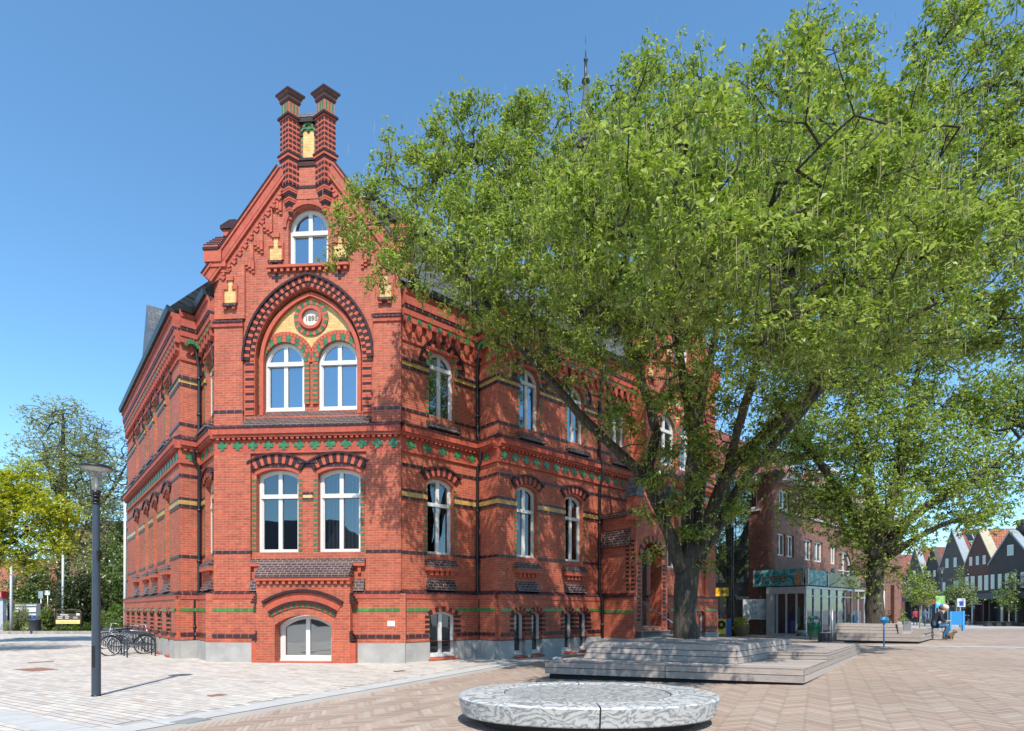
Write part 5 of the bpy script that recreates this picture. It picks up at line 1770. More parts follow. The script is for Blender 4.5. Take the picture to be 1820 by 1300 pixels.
limbs1 = [
    ([Vector((tb.x, tb.y, 0.3)), Vector((tb.x, tb.y, 0.95))] + LP([(1216, 1085, 15.3), (1217, 1040, 15.3), (1224, 1000, 15.3), (1232, 965, 15.3)]), [.40, .335, .305, .31, .36, .26]),
    (LP([(1212, 1015, 15.2), (1190, 950, 15.0), (1168, 895, 14.9), (1140, 845, 14.8), (1095, 800, 14.5), (1045, 752, 14.2), (990, 690, 13.8), (945, 640, 13.5), (880, 560, 13.2), (790, 450, 13.2), (720, 390, 13.3)]), [0.213, 0.164, 0.148, 0.139, 0.123, 0.115, 0.098, 0.082, 0.066, 0.041, 0.025]),
    (LP([(1160, 885, 14.9), (1152, 830, 14.9), (1165, 770, 14.8), (1148, 700, 14.6), (1115, 600, 14.4), (1075, 450, 14.4), (1040, 260, 14.8)]), [0.148, 0.148, 0.139, 0.123, 0.098, 0.066, 0.025]),
    (LP([(1225, 1005, 15.4), (1222, 900, 15.6), (1235, 780, 15.6), (1262, 640, 15.2), (1300, 480, 15), (1340, 320, 15), (1400, 150, 15)]), [0.213, 0.164, 0.139, 0.115, 0.090, 0.066, 0.025]),
    (LP([(1236, 1000, 15.2), (1262, 920, 15), (1290, 845, 14.7), (1340, 790, 14.5), (1400, 735, 14.2), (1450, 680, 14), (1505, 580, 13.8), (1560, 475, 13.6), (1640, 390, 13.3), (1760, 305, 13), (1860, 240, 12.8)]), [0.197, 0.164, 0.156, 0.148, 0.139, 0.131, 0.115, 0.098, 0.074, 0.049, 0.025]),
    (LP([(1242, 995, 15.4), (1285, 920, 15.2), (1330, 845, 15), (1392, 770, 14.8), (1470, 670, 14.6), (1530, 540, 14.4), (1530, 380, 14.3), (1500, 200, 14.5), (1450, 80, 14.8)]), [0.164, 0.139, 0.131, 0.131, 0.115, 0.090, 0.066, 0.041, 0.025]),
    (LP([(1225, 985, 15.5), (1245, 820, 16.1), (1205, 620, 16.8), (1150, 420, 17.2)]), [0.180, 0.148, 0.098, 0.041]),
    (LP([(1505, 580, 13.8), (1600, 520, 13.2), (1700, 480, 12.6), (1800, 470, 12.3)]), [0.098, 0.082, 0.057, 0.025]),
    (LP([(1300, 480, 15), (1420, 400, 15.5), (1560, 300, 16), (1680, 250, 15.8)]), [0.082, 0.074, 0.049, 0.025]),
    (LP([(1290, 845, 14.7), (1330, 700, 13), (1370, 560, 11), (1400, 420, 9.5), (1420, 300, 9)]), [0.123, 0.107, 0.082, 0.049, 0.025]),
    (LP([(1230, 790, 15.4), (1210, 640, 13), (1190, 500, 11), (1170, 380, 9.8)]), [0.107, 0.090, 0.057, 0.025]),
    (LP([(1450, 680, 14), (1540, 560, 12), (1610, 450, 10), (1690, 350, 9.4)]), [0.098, 0.082, 0.049, 0.025]),
    (LP([(1115, 600, 14.4), (1000, 450, 14), (920, 330, 14.2), (880, 240, 14.6)]), [0.090, 0.066, 0.041, 0.025]),
]
tree('maple_tree', 'huge spreading maple with hanging tassels growing through the near timber deck', 'tree', (tb.x, tb.y, 0.44), limbs1, B1, 4500, 'leaf_maple', 290000, 0.104,
     seed=11, gam=0.75, catkins=20000, cluster=(0.145, 0.145, 0.13), droop=0.38, spread=0.55, group='old trees on the square decks', surf=2.2)
# ---- second tree behind
B2 = blobs_px([(1400, 770, 23, 1.6), (1345, 810, 22.8, 1.0), (1480, 800, 23, 2), (1450, 890, 22.5, 1.3), (1560, 750, 23, 2.2), (1640, 800, 23, 2.1), (1560, 880, 22, 1.7), (1680, 880, 22.5, 1.5), (1740, 830, 23, 1.7),
    (1615, 950, 22.5, 1.0), (1765, 905, 23, .9), (1500, 660, 24, 2.3), (1600, 630, 24, 2.3), (1700, 700, 24, 2.1), (1790, 720, 24, 1.8), (1420, 650, 24.5, 1.8), (1800, 840, 23, 1.1), (1520, 950, 22.5, .8), (1565, 1000, 22.8, .5), (1530, 1010, 22.8, .5),
    (1600, 1010, 22.9, .4), (1720, 910, 22.5, .7), (1560, 560, 24.5, 2.0), (1700, 580, 24.5, 1.9), (1850, 700, 24, 1.6), (1480, 920, 22.4, .6), (1540, 1045, 22.9, .35)])
t2 = at(1553, 1110, 22.9)
limbs2 = [
    ([Vector((t2.x, t2.y, 0.4)), Vector((t2.x, t2.y, 1.0))] + LP([(1554, 1060, 22.9), (1557, 1000, 22.9), (1560, 940, 22.9)]), [.44, .36, .32, .30, .26]),
    (LP([(1553, 990, 22.8), (1520, 920, 22.6), (1480, 860, 22.6), (1440, 800, 22.8), (1380, 760, 23)]), [.26, .22, .17, .12, .05]),
    (LP([(1558, 960, 22.9), (1545, 860, 23), (1520, 760, 23.5), (1500, 640, 24)]), [.28, .22, .15, .06]),
    (LP([(1565, 950, 22.9), (1590, 870, 23), (1610, 760, 23.5), (1640, 620, 24.2)]), [.27, .22, .15, .06]),
    (LP([(1570, 980, 22.8), (1620, 920, 22.6), (1680, 880, 22.7), (1760, 830, 23), (1830, 760, 23.4)]), [.26, .20, .15, .10, .04]),
    (LP([(1580, 990, 22.8), (1640, 950, 22.6), (1700, 925, 22.6), (1770, 915, 22.8)]), [.16, .12, .08, .03]),
]
tree('maple_tree', 'second maple with a mossy trunk rising from the far timber deck behind the seated couple', 'tree', (t2.x, t2.y, 0.9), limbs2, B2, 2300, 'leaf_maple', 95000, 0.15,
     seed=23, catkins=5000, cluster=(0.30, 0.30, 0.24), droop=0.6, group='old trees on the square decks', twig=0.009)

# ---- trees on the left
def simple_limbs(bx, by, bz, h, r, n=5, spread=2.5, seed=3, lean=0.0):
    rg = random.Random(seed)
    L = [([Vector((bx, by, bz - 0.2)), Vector((bx + lean * .3, by, bz + h * .35)), Vector((bx + lean, by, bz + h * .7)), Vector((bx + lean, by, bz + h * .98))], [r, r * .8, r * .5, r * .08])]
    for k in range(n):
        a = 2 * math.pi * k / n + rg.uniform(-.4, .4); z = bz + h * rg.uniform(.28, .6)
        d = spread * rg.uniform(.7, 1.1)
        x0 = bx + lean * (z - bz) / h
        L.append(([Vector((x0, by, z)), Vector((x0 + d * .5 * math.cos(a), by + d * .5 * math.sin(a), z + h * .10)), Vector((x0 + d * math.cos(a), by + d * math.sin(a), z + h * .26))], [r * .42, r * .28, r * .06]))
    return L
p = at(112, 1080, 46)
tree('tall_tree', 'tall dark-trunked tree with thin olive spring foliage behind the left flagpole', 'tree', (p.x, p.y, 0),
     simple_limbs(p.x, p.y, 0, 18.5, .50, 7, 2.3, 4), blobs_px([(112, 725, 46, 1.5), (75, 745, 46, 1.5), (130, 770, 46, 2.5), (75, 815, 46, 2.6), (150, 830, 46, 2.8), (110, 890, 45, 3), (165, 910, 46, 2.4), (60, 900, 46, 2.4), (140, 970, 46, 2.5), (90, 985, 45, 2)]),
     1000, 'leaf_dull', 30000, 0.18, bark='bark_dark', seed=31, cluster=(.42, .42, .3), twig=0.012, droop=0.3)
p = at(172, 1080, 58)
tree('bare_tree', 'wide leafless grey tree behind the tall olive tree', 'tree', (p.x, p.y, 0),
     simple_limbs(p.x, p.y, 0, 21, .5, 9, 6, 8), blobs_px([(172, 790, 58, 3.6), (140, 830, 58, 3.5), (205, 840, 58, 3.3), (175, 880, 58, 4), (215, 900, 57, 2.5), (225, 950, 57, 2)]),
     2200, 'leaf_dull', 5000, 0.18, bark='bark', seed=37, twig=0.013, cluster=(.4, .4, .3))
p = at(-60, 1080, 26.5)
tree('lime_maple', 'low maple in bright yellow green leaf reaching in over the pale paving on the left', 'tree', (p.x, p.y, 0),
     simple_limbs(p.x, p.y, 0, 6.6, .20, 6, 1.7, 9), blobs_px([(28, 870, 26, 1.3), (80, 915, 26, 1.2), (15, 950, 26, 1.3), (112, 905, 26.2, .7), (92, 965, 26, .8), (-50, 880, 26, 1.9), (-60, 970, 26, 1.6), (50, 835, 26.3, .7), (120, 945, 26.4, .5), (45, 1000, 26, .6), (0, 905, 25.2, 1.0)]),
     900, 'leaf_lime', 32000, 0.15, bark='bark_dark', seed=41, cluster=(.26, .26, .12), droop=0.25, twig=0.008)
tree('lime_maple', 'maple outside the left edge that throws leafy shade over the pale paving', 'tree', (-22.4, 18.2, 0),
     simple_limbs(-22.4, 18.2, 0, 8.0, .22, 5, 1.5, 12), [((-22.0, 18.2, 7.2), 2.6), ((-19.5, 18.4, 6.3), 1.6), ((-18.8, 18.4, 7.2), 1.2), ((-23.9, 18, 6.8), 2.0), ((-20.2, 17.2, 8.0), 1.5)],
     500, 'leaf_lime', 14000, 0.14, bark='bark_dark', seed=43, cluster=(.26, .26, .12), droop=0.25, twig=0.008)
for k, (px_, D, hgt, r, lf, lab) in enumerate(((190, 44, 8.0, 2.3, 'leaf_mid', 'mid green leafy tree in front of the red brick balconies'), (150, 41, 4.4, 1.5, 'leaf_dark', 'dark dense holly behind the brown notice sign'), (215, 49, 10.0, 1.9, 'leaf_mid', 'green tree close behind the far end of the town hall'), (60, 50, 7.0, 2.0, 'leaf_mid', 'leafy tree in front of the orange tiled house'))):
    p = at(px_, 1084, D)
    B = [((p.x, p.y, hgt * .62), r), ((p.x - r * .5, p.y, hgt * .42), r * .8), ((p.x + r * .5, p.y, hgt * .45), r * .8), ((p.x, p.y, hgt * .85), r * .6), ((p.x, p.y - .4, hgt * .25), r * .75)]
    tree('garden_tree', lab, 'tree', (p.x, p.y, 0), simple_limbs(p.x, p.y, 0, hgt, .18, 5, r * .8, 50 + k), B, 420, lf, 11000, 0.2, bark='bark_dark', seed=60 + k, cluster=(.3, .3, .25), twig=0.009)

# ---- young trees among the shops
for k, (bx, by, ctr, r, lab) in enumerate(((1635, 1118, 1040, 1.05, 'young street tree by the bicycle hoops left of the green and blue sign'), (1706, 1115.5, 1045, 1.0, 'young street tree behind the blue board'), (1793, 1113.5, 1052, 1.0, 'young street tree at the right edge beside the low black bench'))):
    b = gp(bx, by)
    s = b.y / F
    c = lambda dx, dy: at(bx + dx, ctr + dy, b.y)
    B = [(tuple(c(4, 22)), .8 * r), (tuple(c(-6, 5)), .95 * r), (tuple(c(10, 4)), .85 * r), (tuple(c(3, -16)), .7 * r), (tuple(c(4, -32)), .4 * r), (tuple(c(-14, 14)), .6 * r), (tuple(c(18, 18)), .6 * r)]
    tree('young_tree', lab, 'tree', tuple(b), simple_limbs(b.x, b.y, b.z, 4.6, .06, 5, .9, 70 + k), B, 240, 'leaf_mid' if k else 'leaf_maple', 4200, 0.15, bark='bark_pale', seed=80 + k, cluster=(.17, .17, .14), twig=0.006, group='young trees among the shops')

# ---- shrubs and hedges
def shrub(name, label, cat, c, r, n, leaf, size, seed, group=None, flat=False, stems=False):
    rng = np.random.default_rng(seed)
    root = thing(name, (c[0], c[1], 0), label, cat, group)
    if flat:
        P = rng.uniform(-1, 1, (n, 3)); ax = rng.integers(0, 3, n); P[np.arange(n), ax] = np.sign(P[np.arange(n), ax]) * rng.uniform(.86, 1.0, n)
    else:
        P = rng.normal(0, 1, (n, 3)); P /= np.linalg.norm(P, axis=1, keepdims=True)
        P *= (rng.uniform(0, 1, (n, 1)) ** .28) * (1 + .10 * np.sin(P[:, :1] * 6 + seed) + .10 * np.cos(P[:, 2:3] * 7))
    P = P * np.array(r) + np.array([c[0], c[1], r[2] * .92])
    P = P[P[:, 2] > 0.02]
    V, Fq = leaves_np(P, rng, size, 0.0, 0.7, wr=.5)
    np_mesh('foliage', V, Fq, leaf, root)
    mb = MB()
    for k in range(7):
        a = k * 0.9
        mb.tube([(c[0] + .1 * math.cos(a), c[1] + .1 * math.sin(a), 0), (c[0] + r[0] * .5 * math.cos(a), c[1] + r[1] * .5 * math.sin(a), r[2] * 1.2)], [.03, .012], 5, 0)
    mb.build('stems', 'bark_dark', root)
    return root
def S(px_, D, wpx, ytop, leaf, n, lab, name='shrub', cat='shrub', flat=False, size=.12, seed=1, group=None):
    p = at(px_, ytop, D)
    rx = wpx / F * D / 2
    shrub(name, lab, cat, (p.x, p.y), (rx, max(.6, rx * .8), max(.25, p.z / 1.92)), n, leaf, size, seed, group, flat)
S(208, 40.5, 36, 1076, 'leaf_hedge', 5000, 'tall clipped green bush beside the right flagpole and town hall corner', seed=91, flat=False)
S(190, 39, 40, 1088, 'leaf_mid', 4500, 'low dark green bush left of the clipped bush', seed=92)
S(205, 38, 34, 1101, 'leaf_hedge', 3800, 'bright rounded low conifer above the bicycle rack', seed=93, size=.09)
S(140, 38.5, 46, 1107, 'leaf_hedge', 4500, 'spreading low green juniper in front of the brown notice sign', seed=94, size=.09)
S(108, 38.2, 20, 1113, 'leaf_hedge', 1500, 'small green cushion under the left end of the brown sign', seed=95, size=.09)
S(84, 40, 26, 1082, 'leaf_mid', 4500, 'rounded green bush left of the brown notice sign', seed=96)
S(38, 39, 26, 1076, 'leaf_dull', 1800, 'thin twiggy shrub in front of the information board', seed=97)
S(168, 42, 30, 1083, 'leaf_mid', 3500, 'green bush right of the brown notice sign, behind the lamp post', seed=98)
S(60, 38.2, 30, 1108, 'leaf_dull', 1500, 'grey green low plants under the information board', seed=99, size=.1)
S(20, 38.6, 26, 1104, 'leaf_dull', 1300, 'grey green plants behind the dark tub', seed=100, size=.1)
# ================================================================== LEFT SIDE THINGS
def lamp_mesh(loc, hgt, label, group, dark=False):
    o = thing('street_lamp', loc, label, 'street lamp', group)
    x, y, z = loc
    mat = 'grey_metal' if not dark else 'black'
    T = lambda a, b, c: Vector((x + a, y + b, z + c))
    s = hgt / 4.25
    mb = MB(T)
    mb.lathe([(.074, -.1), (.074, .0), (.073, 1.0), (.068, 1.6), (.058, 3.2 * s), (.055, 3.58 * s), (.055, 3.62 * s)], (0, 0), 20, 0)
    mb.build('pole', mat, o)
    mb = MB(T)
    mb.lathe([(.082, .0), (.080, .03)], (0, 0), 20, 0); mb.box(-.03, .03, -.0745, -.06, .55, .95, 0); mb.box(.05, .085, -.06, .03, 2.55, 2.72, 0)
    for k, r in enumerate((.068, .05, .068, .05, .07)):
        mb.lathe([(r, (3.60 + .033 * k) * s), (r, (3.63 + .033 * k) * s)], (0, 0), 16, 0)
    mb.lathe([(.055, 3.60 * s), (.055, 3.78 * s), (.075, 3.78 * s), (.075, 3.86 * s)], (0, 0), 16, 0)
    mb.lathe([(.06, 3.74 * s), (.0, 3.74 * s)], (0, 0), 12, 0)
    mb.build('collar', 'black', o)
    mb = MB(T)
    k = 4.22 * s
    mb.lathe([(.066, 3.86 * s), (.068, 3.95 * s), (.09, 4.04 * s), (.145, 4.15 * s), (.205, k), (.236, k + .05)], (0, 0), 28, 0, cap=False)
    mb.build('shade', m_lampglass, o)
    mb = MB(T)
    mb.lathe([(.238, k + .052), (.262, k + .058), (.262, k + .078), (.2, k + .11), (.02, k + .125)], (0, 0), 28, 0)
    mb.build('cover', 'black', o)
    mb = MB(T)
    mb.lathe([(.232, k + .05), (.10, k + .035), (.02, k + .03)], (0, 0), 24, 0)
    mb.lathe([(.022, 3.86 * s), (.022, 4.10 * s)], (0, 0), 10, 0)
    mb.build('reflector', 'white', o)
    return o
m_lampglass, t, p = new_mat('clear ribbed lamp glass')
out = t.nodes['Material Output']
tp_ = t.nodes.new('ShaderNodeBsdfTransparent'); tp_.inputs[0].default_value = (.86, .87, .87, 1)
p.inputs['Base Color'].default_value = (.55, .54, .52, 1); p.inputs['Roughness'].default_value = .15
mxs = t.nodes.new('ShaderNodeMixShader'); mxs.inputs[0].default_value = .22
t.links.new(tp_.outputs[0], mxs.inputs[1]); t.links.new(p.outputs[0], mxs.inputs[2]); t.links.new(mxs.outputs[0], out.inputs[0])
lb = gp(171, 1238)
lamp_mesh((lb.x, lb.y, lb.z), 4.24, 'tall slate grey street lamp with clear funnel shade standing on the pale paving', 'street lamps')
l2 = gp(1302, 1131)
lamp_mesh((l2.x, l2.y, l2.z), 6.3, 'black lamp post beside the yellow shop sign at the end of the town hall', 'street lamps', True)
l3 = gp(1674, 1117)
lamp_mesh((l3.x, l3.y, l3.z), at(1674, 1010, l3.y).z - l3.z, 'slender funnel lamp standing behind the green and blue sign', 'street lamps')

def flagpole(px_, D, ytop, lab, zb=0.0):
    p = at(px_, ytop, D)
    o = thing('flagpole', (p.x, p.y, zb), lab, 'flagpole', 'white flagpoles by the planting')
    mb = MB(); mb.tube([(p.x, p.y, zb - .1), (p.x, p.y, p.z * .5), (p.x, p.y, p.z)], [.085, .075, .06], 10, 0); mb.build('shaft', 'pole', o)
    mb = MB(); mb.ball((p.x, p.y, p.z + .06), .08, 0, 10, 6); mb.build('knob', 'pole', o)
    return o
flagpole(20, 38.0, 895, 'leftmost white flagpole rising out of the dark round tub')
flagpole(112, 40.0, 898, 'middle white flagpole behind the brown notice sign')
flagpole(222, 37.3, 886, 'right white flagpole close to the corner of the town hall')
# tub
tq = gp(20, 1129)
mb = MB(lambda a, b, c: Vector((tq.x + a, 37.2 + b, c)))
mb.lathe([(.30, 0), (.31, .02), (.31, .9), (.33, .9), (.33, .98), (.28, .98), (.27, .9)], (0, 0), 24, 0)
tag(mb.build('planter_tub', 'grey_metal', loc=(tq.x, 37.2, 0)), 'dark round metal tub around the foot of the leftmost flagpole', 'tub')
# low stone kerb
mb = MB()
x = -36.0
rg = random.Random(3)
while x < -27.2:
    for j in range(2):
        l = rg.uniform(.28, .5)
        mb.box(x, x + .42, 36.9 + .012 * rg.random(), 37.2, -.1 + j * .15, .045 + j * .15, 0)
    x += .43
tag(mb.build('kerb_wall', plain('rough kerb stone', (.30, .265, .22), .9, var=.35, scale=4, bump=.5), loc=(-31.5, 37, 0)), 'low rough stone kerb wall along the front of the planting', 'low wall')
# brown notice sign
def px_box(mb, x0, x1, y0, y1, D, th, m=0):
    a, b = at(x0, y1, D), at(x1, y0, D)
    mb.box(a.x, b.x, D, D + th, a.z, b.z, m)
m_brown_sign = plain('brown sign panel', (.07, .045, .035), .45)
m_cream = plain('cream lettering', (.75, .72, .65), .5)
sg = thing('notice_sign', tuple(at(120, 1120, 38.0).xy) + (0,), 'brown notice sign lettered Rathaus with a yellow lower strip, standing in the planting', 'sign')
D = 38.0
mb = MB(); px_box(mb, 99, 143, 1091, 1101.5, D, .05); mb.build('panel', m_brown_sign, sg)
mb = MB(); px_box(mb, 99, 142, 1102, 1109, D, .05); mb.build('yellow_strip', plain('pale yellow panel', (.72, .58, .22), .5), sg)
a, b = at(97, 1125, D), at(143.5, 1084.5, D)
mb = MB(); mb.tube([(a.x, D + .02, 0), (a.x, D + .02, b.z - .1), (a.x + .1, D + .02, b.z), (b.x - .1, D + .02, b.z), (b.x, D + .02, b.z - .1), (b.x, D + .02, 0)], .035, 8, 0); mb.build('frame', m_brown_sign, sg)
fs = Fr(0, D, 1, 0)
p = at(121, 1092.9, D)
text_obj('lettering', '\u2637 Rathaus'[2:], .17, fs, p.x - .25, p.z, .004, m_cream, sg, bold=.003)
for k in range(2):
    mb = MB(); px_box(mb, 102, 111.5 - k, 1096.2 + k * 2.6, 1097.2 + k * 2.6, D - .008, .007); mb.build('text_line', m_cream, sg)
    mb = MB(); px_box(mb, 115.5, 123 - k, 1096.2 + k * 2.6, 1097.2 + k * 2.6, D - .008, .007); mb.build('text_line', m_cream, sg)
mb = MB(); px_box(mb, 106, 136, 1104.9, 1106.3, D - .008, .007); mb.build('text_line', plain('ochre lettering', (.55, .40, .12), .5), sg)
mb = MB(); px_box(mb, 135.5, 141.5, 1090.3, 1094.3, D - .012, .01); mb.build('white_plate', 'white', sg)
mb = MB(); px_box(mb, 130, 138, 1096.2, 1100.2, D - .01, .008); mb.build('grey_plate', plain('mauve grey plate', (.3, .24, .24), .5), sg)
# information board
D = 41.0
ib = thing('information_board', tuple(at(45, 1110, D).xy) + (0,), 'grey framed information board with map and blue poster behind the leftmost flagpole', 'notice board')
mb = MB(); px_box(mb, 13, 72, 1073, 1106, D, .08); mb.build('frame', plain('grey board frame', (.10, .11, .125), .45), ib)
mb = MB(); px_box(mb, 14.5, 65, 1075, 1077, D - .01, .008); px_box(mb, 46, 64, 1080, 1088, D - .01, .008); px_box(mb, 50, 64, 1091, 1094, D - .01, .008); px_box(mb, 24, 40, 1080, 1088, D - .01, .008); mb.build('map_sheet', plain('pale map sheet', (.62, .66, .58), .5, var=.3, scale=4), ib)
mb = MB(); px_box(mb, 51, 64, 1094.5, 1104, D - .01, .008); mb.build('blue_poster', plain('blue poster', (.01, .07, .33), .5), ib)
mb = MB()
for x in (15, 70): px_box(mb, x - 1, x + 1, 1106, 1127, D + .02, .05)
mb.build('post', plain('board post', (.12, .13, .14), .45), ib)
# small traffic signs behind
D = 47
for k, (x, y0, y1, w_, lab) in enumerate(((72, 1051, 1064, 8, 'back of a grey traffic sign on a post behind the information board'), (84, 1050, 1058, 9, 'white edged sign on a post right of the grey traffic sign'))):
    a = at(x, y1, D + k)
    o = thing('traffic_sign', (a.x, a.y, 0), lab, 'traffic sign')
    mb = MB(); px_box(mb, x - w_ / 2, x + w_ / 2, y0, y1, D + k, .03); mb.build('plate', 'steel' if k == 0 else 'white', o)
    mb = MB(); mb.tube([(a.x, a.y + .05, 0), (a.x, a.y + .05, a.z + .3)], .035, 6, 0); mb.build('post', 'steel', o)

# orange roofed house
m_orange = bricks('orange clay roof tiles', (.42, .14, .07, 1), (.32, .10, .055, 1), (.14, .05, .03, 1), bw=.24, bh=.34, ms=.03, rough=.8, var=.3, bump=.8)
m_brickold = bricks('dark red brickwork', (.22, .075, .05, 1), (.16, .055, .04, 1), (.3, .22, .18, 1), var=.2)
M['orange'] = m_orange; M['brickold'] = m_brickold
h1 = thing('brick_house', (-56, 62, 0), 'low house with an orange tiled roof and skylights on the far left', 'house')
mb = MB(); mb.box(-75, -49.5, 60, 70, -.2, 3.7, 0); mb.build('wall', 'brickold', h1)
mb = MB(); mb.poly([(-76, 59.4, 3.5), (-49, 59.4, 3.5), (-51.5, 65, 7.6), (-76, 65, 7.6)], 0); mb.poly([(-49, 59.4, 3.5), (-49, 70.5, 3.5), (-51.5, 65, 7.6)], 0); mb.poly([(-76, 65, 7.6), (-51.5, 65, 7.6), (-49, 70.5, 3.5), (-76, 70.5, 3.5)], 0)
mb.build('roof', 'orange', h1, recalc=False)
for x, y in ((24, 1030), (57, 1033)):
    a = at(x, y, 61.2)
    mb = MB(); z = 3.5 + (61.2 - 59.4) * .732
    P = lambda dx, t: (a.x + dx, 60.6 + t, 3.5 + (60.6 + t - 59.4) * .732 + .06)
    mb.poly([P(-.45, 0), P(.45, 0), P(.45, 1.1), P(-.45, 1.1)], 0); mb.build('skylight', 'pane_sky', h1, recalc=False)
for x in (22, 50, 64):
    a = at(x, 1070, 59.95)
    mb = MB(); mb.box(a.x - .6, a.x + .6, 59.9, 59.97, 1.0, 2.3, 0); wn = mb.build('window', 'white', h1)
    mb = MB(); mb.box(a.x - .5, a.x + .5, 59.87, 59.91, 1.1, 2.2, 0); mb.build('pane', 'pane_dark', wn)
# brick apartment house with balconies
h2 = thing('apartment_house', (-40, 57, 0), 'red brick apartment house with stacked balconies left of the town hall', 'house')
mb = MB(); mb.box(-46, -36, 56, 66, -.2, 8.5, 0); mb.build('wall', 'brickold', h2)
mb = MB(); mb.prism([(-46.3, 8.5), (-35.6, 8.5), (-41, 11.2)], 0, 1, 0)
mb = MB(); mb.poly([(-46.4, 55.6, 8.4), (-35.6, 55.6, 8.4), (-35.6, 61, 11.4), (-46.4, 61, 11.4)], 0); mb.poly([(-46.4, 61, 11.4), (-35.6, 61, 11.4), (-35.6, 66.4, 8.4), (-46.4, 66.4, 8.4)], 0); mb.build('roof', 'brickold', h2, recalc=False)
for z in (2.2, 4.6):
    mb = MB(); mb.box(-41.2, -38.0, 54.4, 56, z, z + .2, 0); mb.box(-41.2, -38.0, 54.3, 54.42, z + .2, z + 1.0, 0); mb.box(-41.2, -41.05, 54.4, 56, z + .2, z + 1.0, 0); mb.box(-39.6, -39.4, 54.35, 54.6, z - 2.2, z, 0)
    mb.build('balcony', 'brick', h2)
    mb = MB(); mb.box(-40.8, -38.4, 55.9, 55.98, z + .2, z + 2.0, 0); mb.build('balcony_door', 'pane_dark', h2)
mb = MB(); mb.box(-39.6, -38.6, 55.85, 55.95, 7.0, 8.2, 0); mb.build('window', 'white', h2)
# kiosk at the left edge
kk = thing('kiosk', (-36.6, 40, 0), 'small grey kiosk with a red fascia cut by the left edge', 'kiosk')
a = at(5, 1060, 40)
mb = MB(); mb.box(a.x - 3, a.x, 40, 40.3, 0, 2.45, 0); mb.build('body', plain('light grey panel', (.42, .44, .48), .5), kk)
mb = MB(); mb.box(a.x - 3.1, a.x + .06, 39.85, 40.35, 2.45, 2.95, 0); mb.build('fascia', plain('red fascia', (.45, .02, .02), .5), kk)
for k in range(3):
    mb = MB(); mb.box(a.x - .18 - k * .28, a.x - .02 - k * .28, 39.82, 39.86, 2.52, 2.86, 0); mb.build('fascia_mark', 'white', kk)

# ------------------------------------------------------------------ bicycles and racks
def tube_ring(mb, c, r, t, ax, m, n=28):
    pts = []
    for i in range(n):
        a = 2 * math.pi * i / n
        pts.append((c[0] + ax[0] * r * math.cos(a), c[1] + ax[1] * r * math.cos(a), c[2] + r * math.sin(a)))
    mb.tube(pts, t, 6, m, closed=True)
m_tyre = plain('black rubber tyre', (.015, .015, .016), .8)
m_paint1 = plain('black bicycle paint', (.02, .022, .026), .35)
m_paint2 = plain('silver bicycle paint', (.45, .46, .48), .3, metal=.5)
def bicycle(label, paint, group=None):
    o = thing('bicycle', (0, 0, 0), label, 'bicycle', group)
    for x in (-.54, .54):
        mb = MB(); tube_ring(mb, (x, 0, .345), .315, .012, (1, 0), 0)
        for k in range(9):
            a = k * math.pi / 9
            mb.tube([(x + .31 * math.cos(a), 0, .345 + .31 * math.sin(a)), (x - .31 * math.cos(a), 0, .345 - .31 * math.sin(a))], .0022, 3, 0)
        wh = mb.build('wheel', 'steel', o)
        mb = MB(); tube_ring(mb, (x, 0, .345), .338, .02, (1, 0), 0); mb.build('tyre', m_tyre, wh)
        mb = MB()
        mb.tube([(x + .37 * math.cos(a_), 0, .345 + .37 * math.sin(a_)) for a_ in [math.pi * (.05 + .9 * i / 10) for i in range(11)]], .016, 5, 0)
        mb.build('mudguard', paint, o)
    mb = MB()
    bb, st, hd = (-.08, 0, .30), (-.26, 0, .86), (.36, 0, .88)
    for a, b in ((bb, st), (bb, (.40, 0, .70)), (st, (.38, 0, .80)), ((-.54, 0, .345), bb), ((-.54, 0, .345), (-.2, 0, .72)), (hd, (.42, 0, .62)), ((.42, .05, .62), (.54, .05, .345)), ((.42, -.05, .62), (.54, -.05, .345)), (hd, (.33, 0, 1.02))):
        mb.tube([a, b], .017, 7, 0)
    mb.tube([(-.85, 0, .74), (-.3, 0, .74)], .012, 5, 0); mb.tube([(-.8, .06, .74), (-.56, .05, .36)], .007, 4, 0)
    mb.build('frame', paint, o)
    mb = MB(); mb.tube([(.18, .30, 1.03), (.30, .22, 1.06), (.34, 0, 1.04), (.30, -.22, 1.06), (.18, -.30, 1.03)], .013, 6, 0); mb.build('handlebar', 'steel', o)
    mb = MB(); mb.prism([(-.42, -.10), (-.42, .10), (-.16, .025), (-.16, -.025)], .90, .95, 0); mb.tube([(-.26, 0, .85), (-.28, 0, .91)], .014, 6, 0); mb.build('saddle', m_tyre, o)
    mb = MB(); mb.tube([(-.08, -.06, .30), (-.08, .06, .30)], .09, 10, 0); mb.tube([(-.08, .07, .3), (.06, .07, .2)], .01, 4, 0); mb.tube([(-.08, -.07, .3), (-.22, -.07, .4)], .01, 4, 0); mb.build('crank', 'steel', o)
    return o
rk = thing('bicycle_rack', (0, 0, 0), 'nearest dark hoop of the bicycle rack row on the pale paving', 'bicycle rack', 'bicycle rack hoops beside the left wing')
Lh_ = .86
mb = MB()
mb.tube([(-Lh_ / 2, 0, -.1), (-Lh_ / 2, 0, .62), (-Lh_ / 2 + .05, 0, .74), (-Lh_ / 2 + .17, 0, .80), (Lh_ / 2 - .17, 0, .80), (Lh_ / 2 - .05, 0, .74), (Lh_ / 2, 0, .62), (Lh_ / 2, 0, -.1)], .024, 10, 0)
mb.build('hoop', 'grey_metal', rk)
mb = MB(); mb.tube([(-Lh_ / 2, 0, .40), (Lh_ / 2, 0, .40)], .018, 8, 0); mb.build('crossbar', 'grey_metal', rk)
ra_, rb_ = gp(227, 1169.5), gp(275, 1166.5)
rc = (ra_ + rb_) / 2
